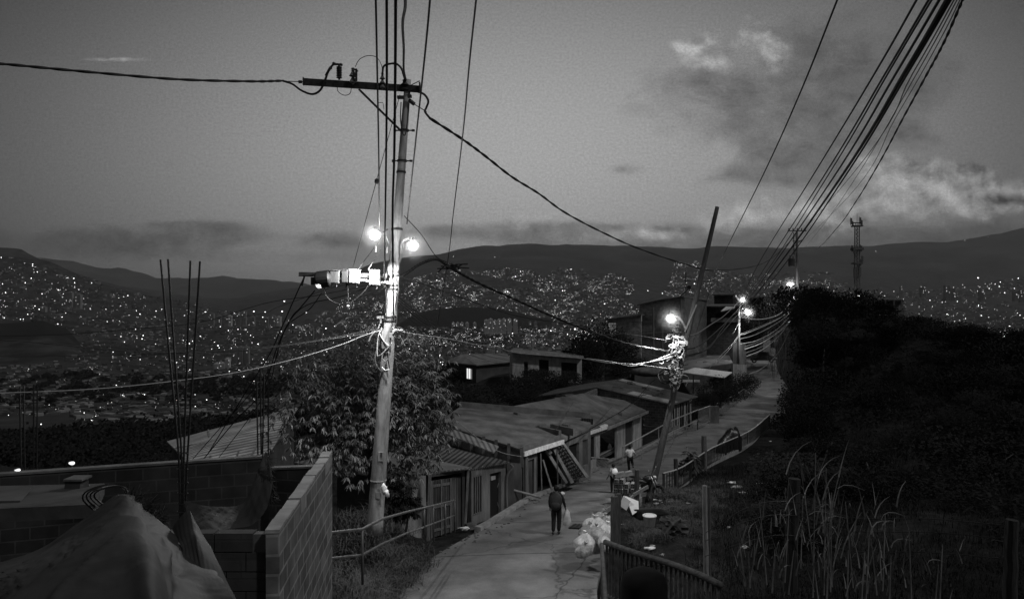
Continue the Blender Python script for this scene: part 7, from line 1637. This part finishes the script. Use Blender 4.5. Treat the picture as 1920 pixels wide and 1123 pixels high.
# lights
LX, LY, LS, LK = [], [], [], []
def lights(poly, n, cl, smin, smax, holes=(), pw=3.0, sc=26.):
    a, b = sample(poly, n, cl, sc, holes); s = smin+(smax-smin)*RNG.random(n)**pw; LX.extend(a); LY.extend(b); LS.extend(s)
lights(LEFT, 2400, .10, .3, 1.7, (HOLE,), 4.5)
lights([(150, 745), (480, 745), (470, 800), (330, 812), (190, 805)], 60, .0, .5, 1.6, (), 2.5)
lights(MID, 7200, .17, .28, .8, (HILL, HOLE2), 4, 20.)
lights(MID, 60, 0, .8, 1.5, (HILL, HOLE2), 2)
lights(VAL, 420, 0, .5, 1.5, (HILL,), 3)
lights(R1_, 1300, .14, .26, .8, (), 3)
lights(R2_, 620, .05, .35, 1.6, (), 4)
EX = [(297, 748, 3.3), (341, 719, 2.6), (352, 719, 3.0), (363, 719, 2.6), (264, 802, 2.4), (332, 750, 1.5), (349, 758, 1.8), (365, 757, 1.6), (372, 791, 1.8), (380, 787, 1.6), (228, 822, 1.5), (200, 795, 1.6), (57, 820, 1.3), (8, 835, 1.3), (77, 795, 1.8), (218, 800, 1.5), (451, 789, 1.6), (109, 735, 1.8),
 (1041, 618, 2.6), (1056, 617, 3.2), (1069, 618, 2.8), (1078, 617, 2.8), (1082, 619, 2.4), (1097, 617, 2.2), (1104, 627, 2.2), (1033, 620, 1.6), (1026, 621, 1.8), (1045, 623, 1.6), (884, 669, 2.4), (838, 678, 2), (831, 679, 2.2), (826, 679, 1.6), (961, 625, 1.6), (980, 509, 1.4), (976, 509, 1.4), (966, 508, 1.2), (1126, 595, 1.8), (1120, 612, 1.6), (854, 545, 1.8), (849, 569, 1.6), (855, 569, 1.6), (947, 547, 1.5), (952, 547, 1.5), (1055, 545, 1.5), (1059, 545, 1.5), (1041, 563, 1.5), (979, 457, .9), (928, 482, 1.0), (850, 481, .8), (1215, 545, 1.4), (1242, 550, 1.5), (1302, 532, 1.8), (1270, 502, 1.0), (1285, 495, 1.0),
 (1607, 557, 2.0), (1611, 557, 2.0), (1834, 521, 2.2), (1727, 538, 1.3), (1805, 534, 1.2), (1642, 471, 1.0), (1853, 444, .9), (1809, 451, .9), (1898, 524, 1.2), (1550, 512, 1.2), (1840, 592, 2.4), (1893, 612, 2.6), (1901, 630, 2.6), (1882, 630, 2.2), (1890, 631, 1.8), (1912, 630, 2.2), (1820, 648, 2.4), (1869, 655, 2.2), (1795, 565, 1.4), (1771, 625, 2.0), (533, 565, 2.6), (529, 584, 2.6), (476, 584, 2.2), (497, 585, 1.8), (571, 618, 2.6), (409, 648, 2.4), (402, 642, 2.6), (467, 655, 2.4), (497, 655, 2.6), (484, 645, 2), (611, 616, 2.2), (404, 735, 2.2), (529, 693, 2.6), (574, 586, 2.0)]
for x, y, s in EX: LX.append(x); LY.append(y); LS.append(s)
LX = np.array(LX); LY = np.array(LY); LS = np.array(LS)
dL, ok = ray_far(LX, LY); LX, LY, LS, dL = LX[ok], LY[ok], LS[ok], dL[ok]; dL = dL*.995
# radius so the globe covers about LS px of the 1920 px wide frame
rad = LS*.47/F*dL
oL = np.argsort(-LS)
lm = emis('street_light_glow', 4.5)
bmx = bmesh.new(); bmesh.ops.create_icosphere(bmx, subdivisions=2, radius=1); ball = bpy.data.meshes.new('street_light'); bmx.to_mesh(ball); bmx.free(); ball.materials.append(lm); ball.polygons.foreach_set('use_smooth', np.ones(len(ball.polygons), bool))
for i in oL[:300]:
    p = P(LX[i], LY[i], dL[i]); o = bpy.data.objects.new('city_light', ball); col.objects.link(o); o.location = p; r = float(rad[i]); o.scale = (r, r, r)
    reg = 'on the left hillside' if LX[i] < 690 else ('in the valley between the two poles' if LX[i] < 1230 else 'beyond the dark right hill')
    tag(o, f'one of the brighter distant city lights {reg}', 'city light', f'brighter city lights {reg}')
q = MB()
octa = [(1, 0, 0), (-1, 0, 0), (0, 1, 0), (0, -1, 0), (0, 0, 1), (0, 0, -1)]; of = [(0, 2, 4), (2, 1, 4), (1, 3, 4), (3, 0, 4), (2, 0, 5), (1, 2, 5), (3, 1, 5), (0, 3, 5)]
m2_ = emis('faint_light_glow', 1.8)
for i in oL[300:]:
    p = P(LX[i], LY[i], dL[i]); r = float(rad[i])*1.15; q.add([(p.x+a*r, p.y+b*r, p.z+c*r) for a, b, c in octa], of, 0 if RNG.random() < .45 else 1)
q.build('city_lights', [lm, m2_], None, uv=False, origin=(0, 0, 0), label='countless tiny lights scattered over the far city slopes', cat='city lights', kind='stuff')
# a pair of street lamps on the lane below the terrace
for k, (px, py, d) in enumerate([(135, 868, 140), (34, 882, 125)]):
    root = empty('street_lamp', P(px, py+14, d), ['shining lamp on a short post below the parapet wall, the right one of the two', 'shining lamp below the parapet wall at the far left edge'][k], 'street lamp')
    mb = MB(); mb.tube([P(px, py+16, d), P(px, py, d)], .08, 6); mb.build('post', steel, root); mb = MB(); mb.ball(P(px, py, d), .42, 2, (1.5, 1, .8), .15, k); mb.build('lamp_head', glow, root, smooth=True)
    lamp_light(P(px, py+6, d), 300, spot=False)

# ---------------------------------------------------------------- sky, sun, haze, camera
w = bpy.data.worlds.new('World'); scene.world = w; w.use_nodes = True; nt = w.node_tree; N = nt.nodes; L = nt.links
bg = N['Background']
sky = N.new('ShaderNodeTexSky'); sky.sky_type = 'NISHITA'; sky.sun_disc = False; sky.sun_elevation = math.radians(1.0); sky.sun_rotation = math.radians(-6); sky.air_density = 1.0; sky.dust_density = 2.0
bw = N.new('ShaderNodeRGBToBW'); L.new(sky.outputs[0], bw.inputs[0])
tc = N.new('ShaderNodeTexCoord'); sp_ = N.new('ShaderNodeSeparateXYZ'); L.new(tc.outputs['Generated'], sp_.inputs[0])
def M(op, a, b=None, c=None, clamp=False):
    n = N.new('ShaderNodeMath'); n.operation = op; n.use_clamp = clamp
    for i, v in enumerate((a, b, c)):
        if v is None: continue
        if isinstance(v, (int, float)): n.inputs[i].default_value = v
        else: L.new(v, n.inputs[i])
    return n.outputs[0]
# bearing and height as tangents of the view direction, in world space
yy = M('MAXIMUM', sp_.outputs[1], .08); U = M('DIVIDE', sp_.outputs[0], yy); V = M('DIVIDE', sp_.outputs[2], yy)
def gauss(cx, cy, sx, sy, amp):
    a = M('DIVIDE', M('SUBTRACT', U, (cx-CX)/F), sx/F); b = M('DIVIDE', M('SUBTRACT', V, (HY-cy)/F), sy/F)
    e = M('POWER', 2.718, M('MULTIPLY', M('ADD', M('MULTIPLY', a, a), M('MULTIPLY', b, b)), -1)); return M('MULTIPLY', e, amp)
cb = N.new('ShaderNodeCombineXYZ'); L.new(U, cb.inputs[0]); L.new(M('MULTIPLY', V, 1.55), cb.inputs[1])
def cnoise(sc, det, off=(0, 0, 0), rough=.55, dist=.35):
    mp = N.new('ShaderNodeMapping'); mp.inputs['Location'].default_value = off; L.new(cb.outputs[0], mp.inputs[0])
    n = N.new('ShaderNodeTexNoise'); n.inputs['Scale'].default_value = sc; n.inputs['Detail'].default_value = det; n.inputs['Roughness'].default_value = rough; n.inputs['Distortion'].default_value = dist; L.new(mp.outputs[0], n.inputs['Vector']); return n.outputs['Fac']
def total(lst):
    s = lst[0]
    for x in lst[1:]: s = M('ADD', s, x)
    return s
base = total([gauss(960, 330, 760, 380, .42), gauss(900, 520, 420, 60, .03), gauss(1750, 200, 350, 300, .035), gauss(900, 200, 3000, 1500, .015)])
n1 = cnoise(8.5, 10, (0, 0, 0), .6, .5); n1u = cnoise(8.5, 10, (-.007, -.022, 0), .6, .5); n2 = cnoise(22, 8, (3, 1, 0), .65, .3)
cb = N.new('ShaderNodeCombineXYZ'); L.new(U, cb.inputs[0]); L.new(M('MULTIPLY', V, 1.15), cb.inputs[1])
n3 = cnoise(15, 10, (5, 2, 0), .58, .15); n3u = cnoise(15, 10, (4.994, 1.986, 0), .58, .15)
def cloud(gs, lo, hi, noise, k=1.0):
    d = M('ADD', M('MULTIPLY', M('SUBTRACT', noise, .5), k), total(gs)); r = N.new('ShaderNodeMapRange'); r.interpolation_type = 'SMOOTHSTEP'; r.inputs[1].default_value = lo; r.inputs[2].default_value = hi; L.new(d, r.inputs[0]); return r.outputs[0]
dark = cloud([gauss(1400, 190, 170, 55, .55), gauss(1570, 215, 200, 120, .50), gauss(1640, 90, 300, 110, .34), gauss(1500, 262, 160, 36, .45), gauss(1460, 328, 150, 30, .55), gauss(1290, 150, 80, 40, .35), gauss(1080, 428, 210, 20, .58), gauss(150, 455, 260, 32, .72), gauss(430, 440, 130, 20, .62), gauss(1300, 452, 480, 24, .80), gauss(330, 420, 80, 9, .4), gauss(1300, 445, 160, 14, .45), gauss(830, 432, 70, 14, .42), gauss(640, 452, 90, 16, .4), gauss(1170, 318, 40, 12, .36), gauss(320, 305, 22, 14, .34), gauss(1085, 370, 20, 8, .3), gauss(1760, 440, 300, 34, .5), gauss(560, 485, 260, 16, .3)], .18, .70, n1, 1.25)
bright = cloud([gauss(1350, 92, 120, 55, .50), gauss(1452, 105, 36, 40, .50), gauss(1700, 318, 85, 34, .62), gauss(1830, 330, 45, 38, .56), gauss(1645, 305, 34, 16, .5), gauss(1760, 375, 190, 55, .70), gauss(1590, 400, 70, 40, .5), gauss(1370, 412, 95, 30, .55), gauss(1900, 372, 60, 20, .55), gauss(980, 418, 90, 20, .45), gauss(1190, 440, 150, 20, .5), gauss(215, 112, 60, 4.5, .55), gauss(172, 197, 42, 4, .5), gauss(1500, 395, 90, 34, .4), gauss(1080, 400, 60, 10, .3)], .22, .72, n3, 1.15)
edge_ = M('MULTIPLY', M('SUBTRACT', n3, n3u), 3.2)
v = M('MULTIPLY', base, M('SUBTRACT', 1, M('MULTIPLY', dark, M('ADD', .50, M('MULTIPLY', M('SUBTRACT', n2, .5), 1.1)))))
bl = M('ADD', M('MULTIPLY', bright, M('ADD', .125, M('MULTIPLY', edge_, .42))), M('MULTIPLY', M('MULTIPLY', bright, M('SUBTRACT', n2, .5)), .10))
v = M('MAXIMUM', M('ADD', v, bl), .012)
# blend in the physical sky's own brightness (low sun behind the mountains)
skyv = M('MULTIPLY', bw.outputs[0], .02)
v = M('ADD', M('MULTIPLY', v, .93), M('MINIMUM', skyv, .03))
# fine film-like grain put into the sky colour
v = M('MULTIPLY', v, M('ADD', .64, M('MULTIPLY', cnoise(300, 1, (9, 2, 0), .9, 0), .72)))
# overhead and behind: dim dusk sky
front = N.new('ShaderNodeMapRange'); front.inputs[1].default_value = .05; front.inputs[2].default_value = .45; L.new(sp_.outputs[1], front.inputs[0])
up_ = N.new('ShaderNodeMapRange'); up_.inputs[1].default_value = -.1; up_.inputs[2].default_value = .05; L.new(sp_.outputs[2], up_.inputs[0])
v = M('ADD', M('MULTIPLY', v, front.outputs[0]), M('MULTIPLY', M('SUBTRACT', 1, front.outputs[0]), .085)); v = M('MULTIPLY', v, up_.outputs[0])
cc = N.new('ShaderNodeCombineColor')
for k in range(3): L.new(v, cc.inputs[k])
L.new(cc.outputs[0], bg.inputs[0]); bg.inputs[1].default_value = 1.0
w.cycles.sampling_method = 'MANUAL'; w.cycles.sample_map_resolution = 512
sl_ = bpy.data.lights.new('sun', 'SUN'); sl_.energy = .95; sl_.angle = math.radians(3); so = bpy.data.objects.new('sun', sl_); col.objects.link(so); so.rotation_euler = Vector((-1, .62, -1.3)).to_track_quat('-Z', 'Y').to_euler()
if HAZE:
    for (c_1, r_1, p_1, d_1) in ((LA, .58, 40, .75), (LB, .54, 36, .75), (LC, .85, 70, .45), (LD, 1.3, 180, .22), (LE, 1.1, 120, .22), (LF, 1.5, 220, .22)):
        lh, nt3, bs3 = _bsdf('lamp_bloom_air'); nt3.nodes.remove(bs3); N3 = nt3.nodes; pv3 = N3.new('ShaderNodeVolumePrincipled'); pv3.inputs['Color'].default_value = g3(.9); nt3.links.new(pv3.outputs[0], N3['Material Output'].inputs['Volume'])
        tc3 = N3.new('ShaderNodeTexCoord'); ln3 = N3.new('ShaderNodeVectorMath'); ln3.operation = 'LENGTH'; nt3.links.new(tc3.outputs['Object'], ln3.inputs[0])
        mr3 = N3.new('ShaderNodeMapRange'); mr3.interpolation_type = 'SMOOTHSTEP'; mr3.inputs[1].default_value = 0; mr3.inputs[2].default_value = r_1*.96; mr3.inputs[3].default_value = 1; mr3.inputs[4].default_value = 0; nt3.links.new(ln3.outputs['Value'], mr3.inputs[0])
        pw3 = N3.new('ShaderNodeMath'); pw3.operation = 'POWER'; pw3.inputs[1].default_value = 1.6; nt3.links.new(mr3.outputs[0], pw3.inputs[0])
        ml3 = N3.new('ShaderNodeMath'); ml3.operation = 'MULTIPLY'; ml3.inputs[1].default_value = d_1*LH*10; nt3.links.new(pw3.outputs[0], ml3.inputs[0]); nt3.links.new(ml3.outputs[0], pv3.inputs['Density'])
        mb = MB(); mb.ball(c_1, r_1, 3); mb.build('haze', lh, None, uv=False, kind='stuff', label='mist ball added to give a street lantern a soft glow', cat='haze', origin=c_1)  # added mist ball, stands in for lens bloom around the lantern
        lamp_light(c_1-Vector((0, r_1*.45, 0)), p_1, spot=False)  # added point light that makes the mist ball glow
if HAZE:
    hm_, nt2, bs2 = _bsdf('haze_air'); nt2.nodes.remove(bs2); pv = nt2.nodes.new('ShaderNodeVolumePrincipled'); pv.inputs['Density'].default_value = HAZE; pv.inputs['Anisotropy'].default_value = .5; pv.inputs['Color'].default_value = g3(.95); nt2.links.new(pv.outputs[0], nt2.nodes['Material Output'].inputs['Volume'])
    mb = MB(); zmin = float(ZZ.min())-1; zmax = float(ZZ.max())+60; xm = float(np.abs(XX).max())+50; mb.box((0, (16600-60)/2, (zmin+zmax)/2), (2*xm, 16600+60, zmax-zmin)); mb.build('haze', hm_, None, uv=False, origin=(0, 0, 0), kind='stuff', label='thin dusk haze filling the valley', cat='haze')
cam = bpy.data.cameras.new('camera'); cam.sensor_width = 36; cam.lens = 36*F/1920; cam.clip_start = .1; cam.clip_end = 60000
co_ = bpy.data.objects.new('camera', cam); col.objects.link(co_); co_.location = (0, 0, 0); co_.rotation_euler = (math.radians(90), 0, 0); scene.camera = co_
scene.view_settings.view_transform = 'Standard'; scene.view_settings.look = 'None'; scene.view_settings.exposure = 0; scene.view_settings.gamma = 1
scene.cycles.use_denoising = True; scene.cycles.max_bounces = 4; scene.cycles.volume_bounces = 0; scene.cycles.sample_clamp_indirect = 3
scene.render.film_transparent = False
